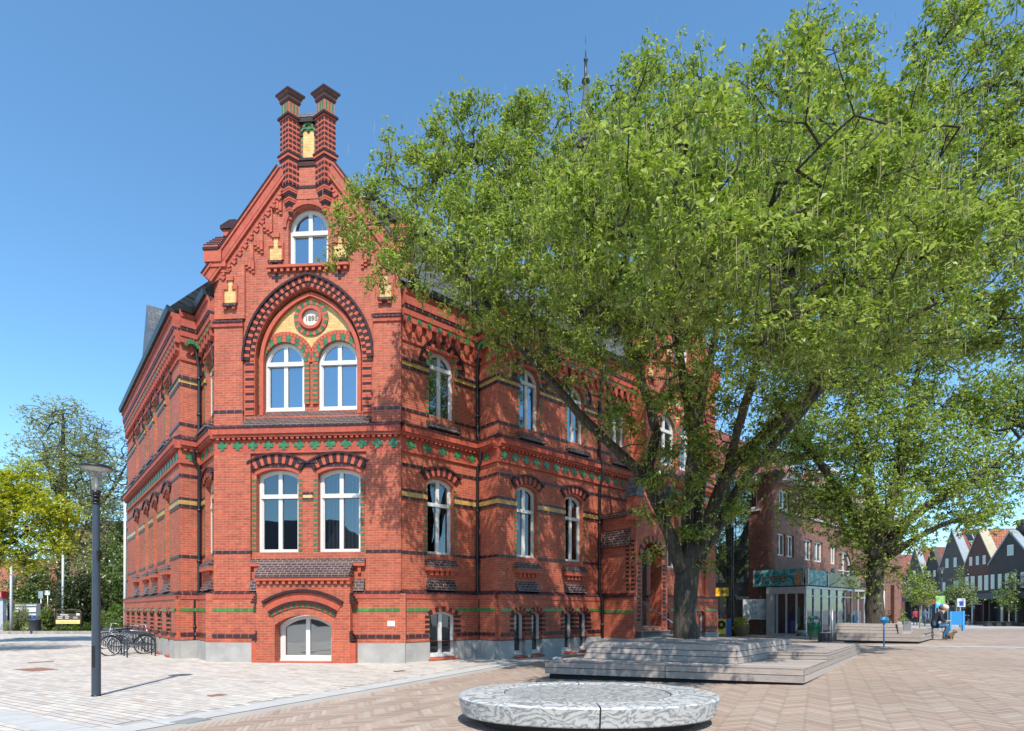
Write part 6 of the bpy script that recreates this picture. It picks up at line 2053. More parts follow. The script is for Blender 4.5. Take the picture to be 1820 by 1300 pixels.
rang = math.atan2(rb_.y - ra_.y, rb_.x - ra_.x)
rend = gp(182, 1147.5)
step_v = (rend - ra_) / 11
names = ['second', 'third', 'fourth', 'fifth', 'sixth', 'seventh', 'eighth', 'ninth', 'tenth', 'eleventh', 'farthest']
rk.location = rc; rk.rotation_euler.z = rang
for k in range(11):
    lab = ('%s dark hoop from the near end of the bicycle rack row' % names[k]) if k < 10 else 'farthest dark hoop at the back of the bicycle rack row by the planting'
    copy_thing(rk, rc + step_v * (k + 1), rang, lab)
bk = bicycle('black bicycle standing in the rack row, the only dark one', m_paint1, 'bicycles parked in the rack row')
bk.location = rc + step_v * 1.5 + Vector((-.25, -.1, 0)); bk.rotation_euler.z = rang
b2 = bicycle('silver framed bicycle in the rack row behind the nearest black one', m_paint2, 'bicycles parked in the rack row')
b2.location = rc + step_v * 2.6 + Vector((.10, .0, 0)); b2.rotation_euler.z = rang
copy_thing(b2, rc + step_v * 7.4, rang + math.pi, 'silver bicycle toward the far end of the rack row')

# ================================================================== SHOP BUILDING
m_shopbrick = bricks('dark brown clinker', (.27, .10, .062, 1), (.15, .058, .042, 1), (.24, .155, .115, 1), ms=.008, var=.3)
m_shopbrick2 = m_shopbrick
M['shopbrick'] = m_shopbrick
cs = at(1372, 1129, 29.5)
shopR = Fr(cs.x, cs.y, *ur)
shopL = Fr(cs.x - ul[0] * 6, cs.y - ul[1] * 6, *ul)
shop = thing('shop_building', (cs.x, cs.y, 0), 'dark brown brick shop building with rounded corner, white windows and a red tiled roof', 'shop')
Ls = 24.0
ZE = 8.9
wd_up = [(0.75, .62), (1.45, .62), (3.0, .66), (3.85, .66), (5.15, .5)]
wt = [(.9, 1.2), (2.6, .8), (4.6, .8), (6.6, .9), (9, .9), (11.5, .9)]
holes = []
def zpx(px_, py_, fr):
    """height at which a pixel ray meets the facade"""
    k = (px_ - CX) / F
    ox, oy = fr.o; ux, uy = fr.u
    s = (k * oy - ox) / (ux - k * uy)
    D = oy + uy * s
    return s, H + (HY - py_) / F * D
up = []
for x0, x1, y0, y1 in ((1382, 1396, 947, 989), (1398.5, 1411, 950.5, 991.5), (1430, 1443, 958.5, 996.5), (1447.5, 1462, 962.5, 999.5), (1476.5, 1486, 968, 1003.5)):
    s0, za = zpx(x0, y0, shopR); s1, zb = zpx(x1, y1, shopR)
    up.append(((s0 + s1) / 2, s1 - s0, (zb + za) / 2 - .62, (zb + za) / 2 + .62))
for x0, x1 in ((1385, 1403), (1500, 1525)):
    s0, _ = zpx(x0, 900, shopR); s1, _ = zpx(x1, 900, shopR)
    up.append(((s0 + s1) / 2, s1 - s0, 7.15, 8.2))
holes = [[(s - w_ / 2, a), (s + w_ / 2, a), (s + w_ / 2, b), (s - w_ / 2, b)] for s, w_, a, b in up]
sA, zA = zpx(1490, 1000, shopR); sB, _ = zpx(1514, 1000, shopR)
holes.append(arch_loop((sA + sB) / 2, sB - sA, 3.35, 4.25, (sB - sA) / 2))
wall(shopR, [(.6, 3.1), (Ls, 3.1), (Ls, ZE), (.6, ZE)], holes, 0, .22, ['shopbrick'], shop)
wall(shopR, [(10.3, -.2), (Ls, -.2), (Ls, 3.1), (10.3, 3.1)], [], 0, .2, ['shopbrick'], shop)
wall(shopL, [(0, -.2), (5.4, -.2), (5.4, ZE), (0, ZE)], [[(4.2, 7.15), (5.2, 7.15), (5.2, 8.2), (4.2, 8.2)]], 0, .22, ['shopbrick'], shop)
# rounded corner
mb = MB()
arc = []
for k in range(9):
    f = k / 8; a = shopL(5.4, 0, 0); b = shopR(.6, 0, 0); c = Vector((cs.x, cs.y, 0))
    q = (1 - f) ** 2 * a + 2 * f * (1 - f) * c + f * f * b
    arc.append(q)
for k in range(8): mb.poly([(arc[k].x, arc[k].y, -.2), (arc[k + 1].x, arc[k + 1].y, -.2), (arc[k + 1].x, arc[k + 1].y, ZE), (arc[k].x, arc[k].y, ZE)], 0)
mb.build('corner_wall', 'shopbrick', shop)
for s, w_, a, b in up: window(shopR, shop, s, w_, a, b, 0, -.1, 'pane_dark', t=.09, mull=w_ > .9)
window(shopL, shop, 4.7, 1.0, 7.15, 8.2, 0, -.1, 'pane_dark', t=.09, mull=False)
window(shopR, shop, (sA + sB) / 2, sB - sA, 3.36, 4.24, (sB - sA) / 2 - .01, -.1, 'pane_dark', zt=4.2, t=.11, tt=.05)
mb = MB()
for fr, s0, s1 in ((shopR, .6, Ls), (shopL, 0, 5.4)):
    m2 = MB(fr)
    m2.box(s0, s1, 6.98, 7.10, -.05, .08, 0)
    m2.box(s0, s1, 8.55, 8.68, -.05, .5, 0); m2.box(s0, s1, 8.68, 8.9, -.05, .6, 0)
    m2.build('stone_band', plain('pale grey coping', (.45, .44, .42), .7), shop)
m2 = MB(shopR); m2.box(-.2, 10.4, 3.02, 3.22, .05, 1.5, 0); m2.box(-.2, 10.4, 3.22, 3.3, .05, 1.55, 0); m2.build('canopy', 'black', shop)
mb = MB(shopR)
mb.poly([(-.6, 8.9, .5), (Ls, 8.9, .5), (Ls - 3, 13.2, -5), (2.5, 13.2, -5)], 0); mb.poly([(-.6, 8.9, .5), (2.5, 13.2, -5), (-.6, 8.9, -9)], 0)
mb.poly([(Ls, 8.9, .5), (Ls, 8.9, -9), (Ls - 3, 13.2, -5)], 0)
m_redtile = bricks('red clay roof tiles', (.30, .085, .055, 1), (.22, .06, .045, 1), (.10, .035, .03, 1), bw=.22, bh=.32, ms=.03, rough=.8, var=.3, bump=.8)
M['redtile'] = m_redtile
mb.build('roof', 'redtile', shop, recalc=False)
for s in (5.2, 11.5):
    m2 = MB(shopR); m2.box(s - .8, s + .8, 9.3, 10.9, -2.8, -.7, 0); m2.box(s - 1, s + 1, 10.9, 11.05, -3, -.5, 0)
    dm = m2.build('dormer', 'white', shop)
    m2 = MB(shopR); m2.box(s - .6, s - .05, 9.6, 10.7, -.72, -.68, 0); m2.box(s + .05, s + .6, 9.6, 10.7, -.72, -.68, 0); m2.build('dormer_pane', 'pane_dark', dm)
# glazed shop front under the canopy
pc_ = at(1432, 1127, 28.0)
pav_R = Fr(pc_.x, pc_.y, *ur)
pav_L = Fr(pc_.x - ul[0] * 2.5, pc_.y - ul[1] * 2.5, *ul)
GZ = .30
m_alu = plain('light aluminium', (.5, .5, .5), .4, metal=.3)
LPv = 11.3
mb = MB(pav_R)
s = 0
while s <= LPv:
    mb.box(s - .04, s + .04, GZ - .3, 2.78, -.06, .04, 0); s += 1.13 if s > .5 else 1.0
mb.box(0, LPv, 2.70, 2.82, -.05, .05, 0); mb.box(0, LPv, 2.3, 2.36, -.04, .03, 0); mb.box(0, LPv, GZ - .4, GZ + .12, -.05, .03, 0)
mb.build('shopfront_frame', m_alu, shop)
mb = MB(pav_R); mb.poly([(0, GZ, -.01), (LPv, GZ, -.01), (LPv, 2.75, -.01), (0, 2.75, -.01)], 0); mb.build('shop_glass', 'pane_clear', shop, recalc=False)
mb = MB(pav_L)
mb.box(.55, .95, GZ - .3, 2.8, -.1, .08, 0)
for s in (1.08, 1.55, 2.05, 2.5): mb.box(s - .04, s + .04, GZ - .3, 2.78, -.06, .03, 0)
mb.box(.95, 2.5, 2.45, 2.8, -.05, .05, 0); mb.box(.95, 2.5, GZ - .3, GZ + .08, -.05, .02, 0)
mb.build('shopfront_frame', m_alu, shop)
mb = MB(pav_L); mb.poly([(1, GZ, -.01), (2.5, GZ, -.01), (2.5, 2.75, -.01), (1, 2.75, -.01)], 0); mb.build('shop_glass', 'pane_clear', shop, recalc=False)
mb = MB(pav_R)
mb.box(.1, LPv, -.2, 2.9, -2.4, -2.3, 0); mb.box(.1, LPv, 2.84, 2.9, -2.4, -.1, 0); mb.box(0.1, LPv, .2, .3, -2.3, -.1, 1)
mb.build('shop_interior', [plain('dim shop interior', (.10, .095, .085), .9, var=.3), plain('shop floor', (.2, .19, .18), .6)], shop)
rg = random.Random(8)
mcol = [plain('shop goods %d' % k, c, .7) for k, c in enumerate(((.03, .13, .35), (.5, .5, .48), (.35, .04, .05), (.08, .25, .14), (.45, .3, .1), (.12, .1, .1)))]
for k in range(16):
    s = .5 + k * .66; h_ = rg.uniform(.5, 1.5)
    mb = MB(pav_R); mb.box(s, s + rg.uniform(.25, .55), GZ + .1, GZ + h_, -1.4, -.9 - rg.random() * .3, 0); mb.build('shop_display', mcol[0] if k in (0, 1) else mcol[rg.randrange(6)], shop)
# signs
m_teal, t, p = new_mat('teal sea sign')
tc = t.nodes.new('ShaderNodeTexCoord'); n = t.nodes.new('ShaderNodeTexNoise'); n.inputs['Scale'].default_value = 1.6; n.inputs['Detail'].default_value = 5; n.inputs['Distortion'].default_value = 2.0
t.links.new(tc.outputs['Object'], n.inputs['Vector'])
rp = t.nodes.new('ShaderNodeValToRGB'); e = rp.color_ramp.elements
e[0].position, e[0].color = .32, (.01, .13, .18, 1); e[1].position, e[1].color = .68, (.35, .52, .54, 1); q = e.new(.5); q.color = (.03, .27, .27, 1)
t.links.new(n.outputs['Fac'], rp.inputs[0]); t.links.new(rp.outputs[0], p.inputs['Base Color']); p.inputs['Roughness'].default_value = .4
mb = MB(pav_L); mb.box(-.1, 2.42, 2.86, 3.72, .02, .10, 0); sg1 = mb.build('sign', m_teal, shop)
text_obj('sign_lettering', 'Lee', .74, pav_L, .95, 3.28, .104, plain('bronze lettering', (.16, .085, .03), .5), sg1, extrude=.01, xs=1.25, bold=.006)
mb = MB(pav_L)
mb.box(-.14, -.08, 2.84, 3.74, .0, .12, 0); mb.build('sign_edge', 'white', sg1)
mb = MB(pav_L)
mb.prism([(2.0, 2.87), (2.36, 2.87), (2.36, 3.4), (2.28, 3.62), (2.1, 3.6), (2.02, 3.4), (1.98, 3.2)], .1, .112, 0); mb.build('sign_figure', plain('warm sign motif', (.42, .22, .12), .5, var=.5, scale=9), sg1)
mb = MB(pav_R); mb.box(.1, 2.6, 2.88, 3.66, .02, .08, 0); mb.build('sign', m_teal, shop)
mb = MB(pav_R); mb.box(2.9, 8.0, 2.88, 3.66, .02, .06, 0); mb.build('sign', plain('olive glass fascia', (.16, .16, .07), .25, var=.3), shop)
for s in (.05, 2.75):
    mb = MB(pav_R); mb.box(s - .05, s + .05, 2.86, 3.7, -.02, .12, 0); mb.tube([pav_R(0, 0, 0) * 0 + Vector((s, 2.9, .15)), Vector((s + .9, 3.55, .9))], .03, 6, 0); mb.ball((s + .95, 3.6, .95), .14, 0, 8, 5)
    mb.build('sign_spotlight', m_alu, shop)
# show case on the brick corner
mb = MB(); fr = Fr(arc[2].x - .85, arc[2].y + .22, 1, -.12)
mb = MB(fr); mb.box(-.35, .95, 1.10, 2.18, .12, .26, 0); sc_ = mb.build('show_case', m_alu, shop)
mb = MB(fr); mb.box(-.3, .9, 1.15, 2.12, .262, .268, 0); mb.build('show_case_sheet', plain('pale show case sheet', (.42, .46, .46), .3, var=.5, scale=2.2), sc_)
# ---- glass fronted house between town hall and shop
gh = thing('glass_fronted_house', tuple(at(1292, 1130, 30.0).xy) + (0.2,), 'dark glass fronted house with a yellow shop sign between town hall and brown shop', 'shop')
D = 30.3
ax_, bx_ = at(1262, 1130, D).x, at(1322, 1130, D).x
mb = MB(); mb.box(ax_, bx_ + .6, D + .2, D + 6, 0, 9.2, 0); mb.build('wall', plain('dark facade panel', (.03, .032, .036), .5), gh)
mb = MB()
xx = ax_ + .1
for k in range(5):
    for z0, z1 in ((.25, 2.35), (3.1, 4.9), (5.1, 6.9), (7.0, 8.9)):
        mb.box(xx + k * .46, xx + k * .46 + .42, D + .14, D + .19, z0, z1, 0)
mb.build('window', 'pane_low', gh)
f2 = Fr(0, D, 1, 0)
a, b = at(1269, 1060, D - .1), at(1295, 1045, D - .1)
mb = MB(); mb.box(a.x, b.x, D - .1, D + .12, a.z, b.z, 0); ys = mb.build('sign', plain('yellow shop sign', (.75, .50, .015), .4), gh)
text_obj('sign_lettering', 'OLDEN', .25, Fr(0, D - .1, 1, 0), (a.x + b.x) / 2 - .19, (a.z + b.z) / 2, .006, plain('orange letters', (.6, .14, .01), .5), ys, xs=.46, bold=.004)
text_obj('sign_lettering', 'BURG', .28, Fr(0, D - .1, 1, 0), (a.x + b.x) / 2 + .20, (a.z + b.z) / 2, .006, plain('dark letters', (.05, .05, .06), .5), ys, xs=.48, bold=.006)
# things in front of it
def small(name, label, cat, loc, parts, group=None):
    o = thing(name, loc, label, cat, group)
    for nm, mt, fn in parts:
        mb = MB(lambda x, y, z: Vector((loc[0] + x, loc[1] + y, loc[2] + z)))
        fn(mb); mb.build(nm, mt, o)
    return o
q = at(1281, 1132, 28.9); gz = g(q.x, 28.9)
small('display_stand', 'yellow toy display stand with a black tyre outside the glass fronted house', 'display stand', (q.x, 28.9, gz), [
    ('panel', plain('yellow panel', (.7, .52, .03), .5), lambda mb: (mb.box(-.28, .25, -.03, .03, .12, .95, 0), mb.tube([(-.3, 0, 0), (-.3, 0, .9)], .02, 6, 0), mb.tube([(.27, 0, 0), (.27, 0, .9)], .02, 6, 0))),
    ('tyre', m_tyre, lambda mb: tube_ring(mb, (.02, -.08, .62), .16, .06, (1, 0), 0, 18)),
    ('red_toy', plain('red toy', (.5, .03, .03), .5), lambda mb: (mb.ball((-.22, 0, 1.0), .1), mb.ball((.2, 0, 1.02), .11))),
    ('blue_toy', plain('blue toy', (.02, .1, .4), .5), lambda mb: (mb.ball((-.06, 0, 1.02), .1), mb.box(.3, .5, -.05, .05, 0, .9, 0)))])
q = at(1316, 1131, 29.0)
shrub('planter_bush', 'yellow green bush in a round planter under the show case', 'shrub', (q.x, 29.0), (.42, .35, .62), 900, 'leaf_lime', .13, 131)
mb = MB(lambda x, y, z: Vector((q.x + x, 29.0 + y, .2 + z))); mb.lathe([(.3, 0), (.42, .5), (.46, .55), (.36, .55)], (0, 0), 14, 0)
tag(mb.build('planter', plain('brown clay planter', (.24, .15, .11), .8), loc=(q.x, 29, .2)), 'round brown clay planter holding the yellow green bush', 'planter')
q = at(1424, 1127, 27.6)
mb = MB(lambda x, y, z: Vector((q.x + x, 27.6 + y, .3 + z))); mb.lathe([(.14, 0), (.25, .22), (.2, .30), (.15, .3)], (0, 0), 12, 0)
tag(mb.build('stone_pot', 'plinth', loc=(q.x, 27.6, .3)), 'pale stone pot beside the glass shop door', 'planter')
shrub('pot_plant', 'small dark plant in the pale stone pot', 'plant', (q.x, 27.6), (.2, .2, .46), 260, 'leaf_dark', .12, 133)
# ================================================================== ROW OF GABLED HOUSES
m_dk = bricks('near black clinker', (.042, .031, .028, 1), (.024, .019, .018, 1), (.06, .05, .045, 1), var=.3)
m_dkred = bricks('deep red clinker', (.115, .034, .025, 1), (.075, .022, .018, 1), (.11, .065, .05, 1), var=.3)
m_grbr = bricks('grey brown clinker', (.082, .062, .055, 1), (.052, .042, .038, 1), (.10, .085, .075, 1), var=.3)
m_lead = plain('pale blue grey zinc verge', (.24, .28, .31), .5, var=.1)
m_cream2 = plain('cream verge board', (.38, .335, .23), .6)
m_shopglass = pane_mat('shop window glass', .16, (.9, .95, 1.0), base=(.05, .05, .05))
m_fascia = plain('dark shop fascia', (.05, .055, .062), .6, var=.15)
m_solar = bricks('solar panel', (.012, .016, .028, 1), (.016, .02, .034, 1), (.40, .42, .44, 1), bw=1.0, bh=1.55, ms=.05, rough=.15, var=.1)
dirF = Vector((0.10, 0.995, 0)).normalized()                # along the facades, away from the camera
def row_house(apx, apy, D, wd, zev, wall_m, roof_m, verge_m, label, wins, top_wins, verge_w=.5, solar=False, chimney=False, zbot=0.0):
    """gable front facing the square (to the left), ridge running off to the right"""
    ap = at(apx, apy, D)
    # facade frame: s runs from far end to near end when seen from the square
    nx = Vector((-dirF.y, dirF.x, 0))
    o2 = Vector((ap.x, ap.y, 0)) + dirF * (wd / 2)
    fr = Fr(o2.x, o2.y, -dirF.x, -dirF.y)
    root = thing('gabled_house', (ap.x, ap.y, 0), label, 'house', 'gabled shop houses along the street')
    za = ap.z
    wall(fr, [(0, 3.2), (wd, 3.2), (wd, zev), (wd / 2, za), (0, zev)], [], 0, .2, [wall_m], root, side=.4)
    mb = MB(fr)
    dep = 14
    mb.poly([(wd, 0, 0.0), (wd, 0, -dep), (wd, zev, -dep), (wd, zev, 0.0)], 0)
    mb.poly([(0, 0, 0.0), (0, 0, -dep), (0, zev, -dep), (0, zev, 0.0)], 0)
    mb.build('side_wall', wall_m, root, recalc=False)
    mb = MB(fr)
    for s0, s1 in ((0, wd / 2), (wd, wd / 2)):
        ov = -.25 if s0 == 0 else .25
        zo = zev - .25 * (za - zev) / (wd / 2)
        mb.poly([(s0 + ov, zo + .1, -.35), (s1, za + .1, -.35), (s1, za + .1, -dep), (s0 + ov, zo + .1, -dep)], 0)
    mb.build('roof', roof_m, root, recalc=False)
    mb = MB(fr)
    sl = (za - zev) / (wd / 2)
    for s0, s1 in ((-.1, wd / 2), (wd + .1, wd / 2)):
        z0 = zev - .1 * sl
        mb.prism([(s0, z0 - .02), (s1, za - .02), (s1, za + .20), (s0, z0 + .20)], -verge_w, .06, 0)
    mb.build('verge', verge_m, root)
    for (s, z, w_, h_) in list(wins) + list(top_wins):
        mb = MB(fr)
        mb.box(s - w_ / 2, s + w_ / 2, z, z + h_, -.05, .05, 0)
        wn = mb.build('window', 'white', root)
        mb = MB(fr)
        for q in (-1, 1): mb.box(*sorted((s + q * .04, s + q * (w_ / 2 - .09))), z + .09, z + h_ - .09, .03, .056, 0)
        mb.build('pane', 'pane_dark', wn)
    mb = MB(fr); mb.box(.0, wd, 2.75, 3.35, -.2, .35, 0); mb.build('fascia', m_fascia, root)
    mb = MB(fr); mb.box(.1, wd - .1, .0, 2.75, -.6, -.5, 0); mb.build('shop_window', m_shopglass, root)
    mb = MB(fr)
    for s in (.1, wd * .36, wd * .66, wd - .1): mb.box(s - .09, s + .09, 0, 2.75, -.5, .02, 0)
    mb.box(0, wd, 0, .35, -.5, -.02, 0)
    mb.build('shop_pillar', wall_m if rg.random() > .4 else 'steel', root)
    if solar:
        mb = MB(fr)
        P = lambda d, t: (wd / 2 + t * (wd / 2), za + .18 - t * (za - zev), d)
        mb.poly([P(-1.3, .08), P(-1.3, .8), P(-7.5, .8), P(-7.5, .08)], 0); mb.build('solar_panel', m_solar, root, recalc=False)
    if chimney:
        mb = MB(fr); mb.box(wd / 2 - .35, wd / 2 + .5, za - 1.4, za + 1.2, -1.7, -.8, 0); mb.box(wd / 2 - .45, wd / 2 + .6, za + .75, za + .9, -1.8, -.7, 0); mb.box(wd / 2 + .2, wd / 2 + 1.0, za - 1.4, za + .45, -1.5, -.9, 0); mb.build('chimney', wall_m, root)
    return root
def W_(*a): return a
rg = random.Random(2)
row_house(1795, 946, 55.0, 5.6, 6.3, m_dk, 'orange', m_lead, 'near black gabled house with a brick chimney at the right edge of the square', [(s, 3.75, .46, 1.5) for s in (.6, 1.55, 2.5, 3.45, 4.4)], [(2.9, 7.0, .75, 1.05)], .7, chimney=True)
row_house(1739, 942, 60.2, 4.6, 6.2, m_dkred, 'orange', m_cream2, 'deep red gabled house with a cream verge and orange tiles', [(s, 3.7, .55, 1.6) for s in (.6, 1.5, 2.6, 3.5)], [(s, 6.5, .42, .95) for s in (1.2, 2.2, 3.2)], .9)
row_house(1692, 944, 65.2, 4.8, 6.4, m_grbr, 'redtile', m_lead, 'grey brown gabled house with solar panels on its roof', [(1.0, 3.6, .6, 1.3), (3.2, 3.6, .9, 1.4)], [(1.6, 6.6, .5, 1.1), (3.0, 6.6, .5, 1.1)], .9, solar=True)
row_house(1657, 974, 70.4, 4.4, 5.2, m_dk, 'redtile', m_grbr, 'small dark gabled house with faded red tiles left of the solar roof', [(1.0, 3.6, .5, 1.2), (2.2, 3.6, .5, 1.2)], [(1.6, 5.8, .4, .8), (2.7, 5.8, .4, .8)], .5)
row_house(1626, 975, 76, 4.6, 5.4, m_grbr, 'redtile', m_lead, 'grey gabled house behind the second maple at the far end of the street row', [(1.2, 3.6, .6, 1.2), (3.2, 3.6, .6, 1.2)], [(2.3, 6.0, .5, .9)], .7)
fh = thing('terrace_house', (62, 90, 0), 'long faded red roof closing the street behind the gabled houses', 'house')
mb = MB(); mb.box(50, 90, 92, 100, 0, 7.4, 0); mb.build('wall', m_dkred, fh)
mb = MB(); mb.poly([(49, 91.5, 7.2), (91, 91.5, 7.2), (91, 96, 11.2), (52, 96, 11.2)], 0); mb.poly([(49, 91.5, 7.2), (52, 96, 11.2), (49, 100.5, 7.2)], 0); mb.build('roof', 'redtile', fh, recalc=False)

# small tiled porch and white pillar beside the second maple
q = at(1590, 1120, 40)
small('porch_canopy', 'small red tiled canopy on a brick pillar right of the second maple', 'canopy', (q.x, 40, 0), [
    ('roof', 'redtile', lambda mb: mb.prism([(-1.0, 3.35), (.55, 3.35), (.1, 4.1), (-1.0, 4.1)], -.8, .8, 0)),
    ('pillar', 'brickold', lambda mb: mb.box(-.15, .25, -.2, .2, 0, 3.4, 0)),
    ('wall', 'white', lambda mb: mb.box(-1.0, -.5, .3, .5, 0, 3.0, 0))])

# ================================================================== SQUARE FURNITURE ON THE RIGHT
def gbase(px_, py_): return gp(px_, py_)
b = gbase(1489, 1114); D = b.y
q = at(1489, 1118, 22.6)
small('litter_bin', 'dark green oval litter bin standing at the left of the far timber deck', 'litter bin', (q.x, 24.4, .3), [
    ('body', plain('dark green enamel', (.008, .085, .055), .35), lambda mb: mb.lathe([(.22, .12), (.25, .14), (.27, .72), (.27, .76)], (0, 0), 18, 0)),
    ('hood', plain('green hood', (.012, .11, .07), .35), lambda mb: (mb.lathe([(.27, .9), (.2, 1.02), (.02, 1.06)], (0, 0), 18, 0), mb.tube([(-.25, 0, .7), (-.25, 0, .95)], .02, 6, 0), mb.tube([(.25, 0, .7), (.25, 0, .95)], .02, 6, 0))),
    ('post', 'steel', lambda mb: mb.tube([(0, .25, -.05), (0, .25, .95)], .035, 8, 0))])
b = gbase(1479, 1145)
small('sign_foot', 'grey steel post in a portable block foot before the far timber deck', 'post', tuple(b), [
    ('post', 'steel', lambda mb: mb.tube([(0, 0, .02), (0, 0, 1.36)], .035, 10, 0)),
    ('foot', plain('grey recycled plastic foot', (.10, .095, .09), .8), lambda mb: mb.prism([(-.36, -.18), (.36, -.18), (.36, .18), (-.36, .18)], -.02, .1, 0)),
    ('dark_block', plain('dark rubber block', (.035, .035, .038), .7), lambda mb: mb.box(-.28, .3, .2, .5, .0, .42, 0))])
b = gbase(1571, 1151)
small('blue_post', 'thin sky blue post with a round blue head in front of the far timber deck', 'post', tuple(b), [
    ('stem', plain('sky blue enamel', (.03, .24, .50), .4), lambda mb: mb.tube([(0, 0, -.05), (0, 0, .86)], .024, 10, 0)),
    ('head', plain('sky blue head', (.035, .26, .53), .35), lambda mb: (mb.ball((0.02, -.01, .96), (.15, .09, .13), 0, 16, 10), mb.lathe([(.16, .955), (.165, .965), (.16, .975)], (0.02, 0), 18, 0)))])
b = gbase(1671, 1120.5)
z0 = b.z
pb = at(1671, 1081, b.y); pt = at(1671, 1059.5, b.y)
hw = 8.5 / F * b.y
small('town_sign', 'green and blue information sign on a grey post right of the seated couple', 'sign', tuple(b), [
    ('post', 'steel', lambda mb: mb.box(-.10, .10, .04, .12, -.05, pt.z - z0 - .1, 0)),
    ('green_panel', plain('green landscape panel', (.22, .42, .12), .5, var=.7, scale=1.8), lambda mb: mb.box(-hw, hw, -.03, .03, (pb.z + (pt.z - pb.z) * .38) - z0, pt.z - z0, 0)),
    ('blue_panel', plain('cyan blue panel', (.01, .30, .62), .5), lambda mb: mb.box(-hw, hw, -.03, .03, pb.z - z0, (pb.z + (pt.z - pb.z) * .375) - z0, 0)),
    ('white_mark', 'white', lambda mb: (mb.box(hw * .55, hw * .95, -.045, -.03, pb.z - z0 + .05, pb.z - z0 + .3, 0), mb.box(-hw * .8, hw * .1, -.045, -.03, pb.z - z0 + .32, pb.z - z0 + .38, 0), mb.box(-hw * .8, -hw * .1, -.045, -.03, pb.z - z0 + .2, pb.z - z0 + .25, 0)))])
b = gbase(1701, 1122)
k = b.y / F
small('blue_board', 'plain blue notice board on two blue posts out on the square', 'notice board', tuple(b), [
    ('panel', plain('blue board enamel', (.02, .20, .47), .45), lambda mb: mb.box(-11 * k, 9 * k, -.04, .04, 11 * k, 35 * k, 0)),
    ('post', plain('pale blue post', (.05, .28, .53), .45), lambda mb: mb.box(-13.5 * k, -11 * k, -.06, .06, -.1, 35 * k, 0)),
    ('post', plain('pale blue post', (.05, .28, .53), .45), lambda mb: mb.box(9 * k, 12.5 * k, -.06, .06, -.1, 36 * k, 0))])
b = gbase(1708, 1117)
k = b.y / F
small('poster_sign', 'white and blue poster sign showing above the blue board', 'sign', tuple(b), [
    ('panel', plain('white blue poster', (.45, .48, .58), .5, var=.6, scale=3), lambda mb: mb.box(-7 * k, 7.5 * k, -.03, .03, 38 * k, 53 * k, 0)),
    ('blue_field', plain('deep blue poster field', (.02, .05, .25), .5), lambda mb: mb.box(-3.5 * k, 4 * k, -.045, -.03, 40 * k, 48 * k, 0)),
    ('post', 'steel', lambda mb: mb.tube([(0, .06, 0), (0, .06, 52 * k)], .04, 6, 0))])
b = gbase(1728, 1111)
k = b.y / F
small('arm_sign', 'white T-shaped sign on a thin white pole before the shops', 'sign', tuple(b), [
    ('pole', 'pole', lambda mb: mb.tube([(0, 0, -.05), (0, 0, 36 * k)], .05, 8, 0)),
    ('arm', 'white', lambda mb: (mb.box(-2 * k, 16 * k, -.06, .06, 36 * k, 38.5 * k, 0), mb.box(-2 * k, 3 * k, -.07, .07, 38.5 * k, 43 * k, 0)))])
m_benchd = plain('black bench timber', (.025, .025, .027), .6)
def far_bench(px_, py_, L, label):
    b = gbase(px_, py_)
    return small('bench', label, 'bench', tuple(b), [
        ('seat', m_benchd, lambda mb: [mb.box(-L / 2, L / 2, -.28 + .2 * j, -.11 + .2 * j, .40, .46, 0) for j in range(3)]),
        ] + [('leg', m_benchd, (lambda s: (lambda mb: mb.box(s - .22, s + .22, -.22, .22, 0, .40, 0)))(s)) for s in (-L * .36, 0, L * .36)], 'low black benches before the shops')
far_bench(1772, 1113.5, 2.6, 'low black bench under the right young tree')
far_bench(1660, 1109, 2.4, 'low black bench between the green and blue sign and the blue board')
# cycle hoops behind the far deck
m_hoop = m_paint1
q0 = gbase(1604, 1119)
hp = thing('cycle_hoop', tuple(q0), 'black cycle hoop nearest the flower trough', 'cycle hoop', 'black cycle hoops behind the far deck')
mb = MB(); mb.tube([(-.35, 0, -.05), (-.35, 0, .55), (-.25, 0, .74), (-.08, 0, .80), (.08, 0, .80), (.25, 0, .74), (.35, 0, .55), (.35, 0, -.05)], .028, 8, 0); mb.build('hoop', m_hoop, hp)
for k, lab in ((1, 'middle black cycle hoop left of the young tree trunk'), (2, 'black cycle hoop at the young tree trunk')):
    c_ = copy_thing(hp, q0 + Vector((.95 * k, .25 * k, 0)), None, lab)
q = gbase(1592, 1121)
small('flower_trough', 'grey trough of orange and pink flowers right of the second maple trunk', 'flower trough', tuple(q), [
    ('trough', plain('dim grey trough', (.16, .165, .17), .8), lambda mb: mb.prism([(-.6, -.3), (.9, -.3), (.9, .3), (-.6, .3)], 0, .7, 0))])
shrub('flowers', 'leafy orange and red flowers standing in the grey trough', 'flowers', (q.x, q.y), (.75, .5, .95), 900, 'leaf_mid', .16, 141)
q = gbase(1586, 1118)
small('globe_lamp', 'cluster lamp with small white globes on a thin post by the flower trough', 'street lamp', tuple(q), [
    ('post', 'black', lambda mb: mb.tube([(0, 0, 0), (0, 0, 2.5)], .04, 6, 0)),
    ('globe', 'white', lambda mb: mb.ball((-.2, 0, 2.45), .13)), ('globe', 'white', lambda mb: mb.ball((.2, 0, 2.45), .13)), ('globe', 'white', lambda mb: mb.ball((0, 0, 2.72), .13))])
b4 = gbase(1718, 1112)
c_ = copy_thing(bk, b4, R(70), 'bicycle parked between the blue board and the white pole')
c_['group'] = 'bicycles out on the square'
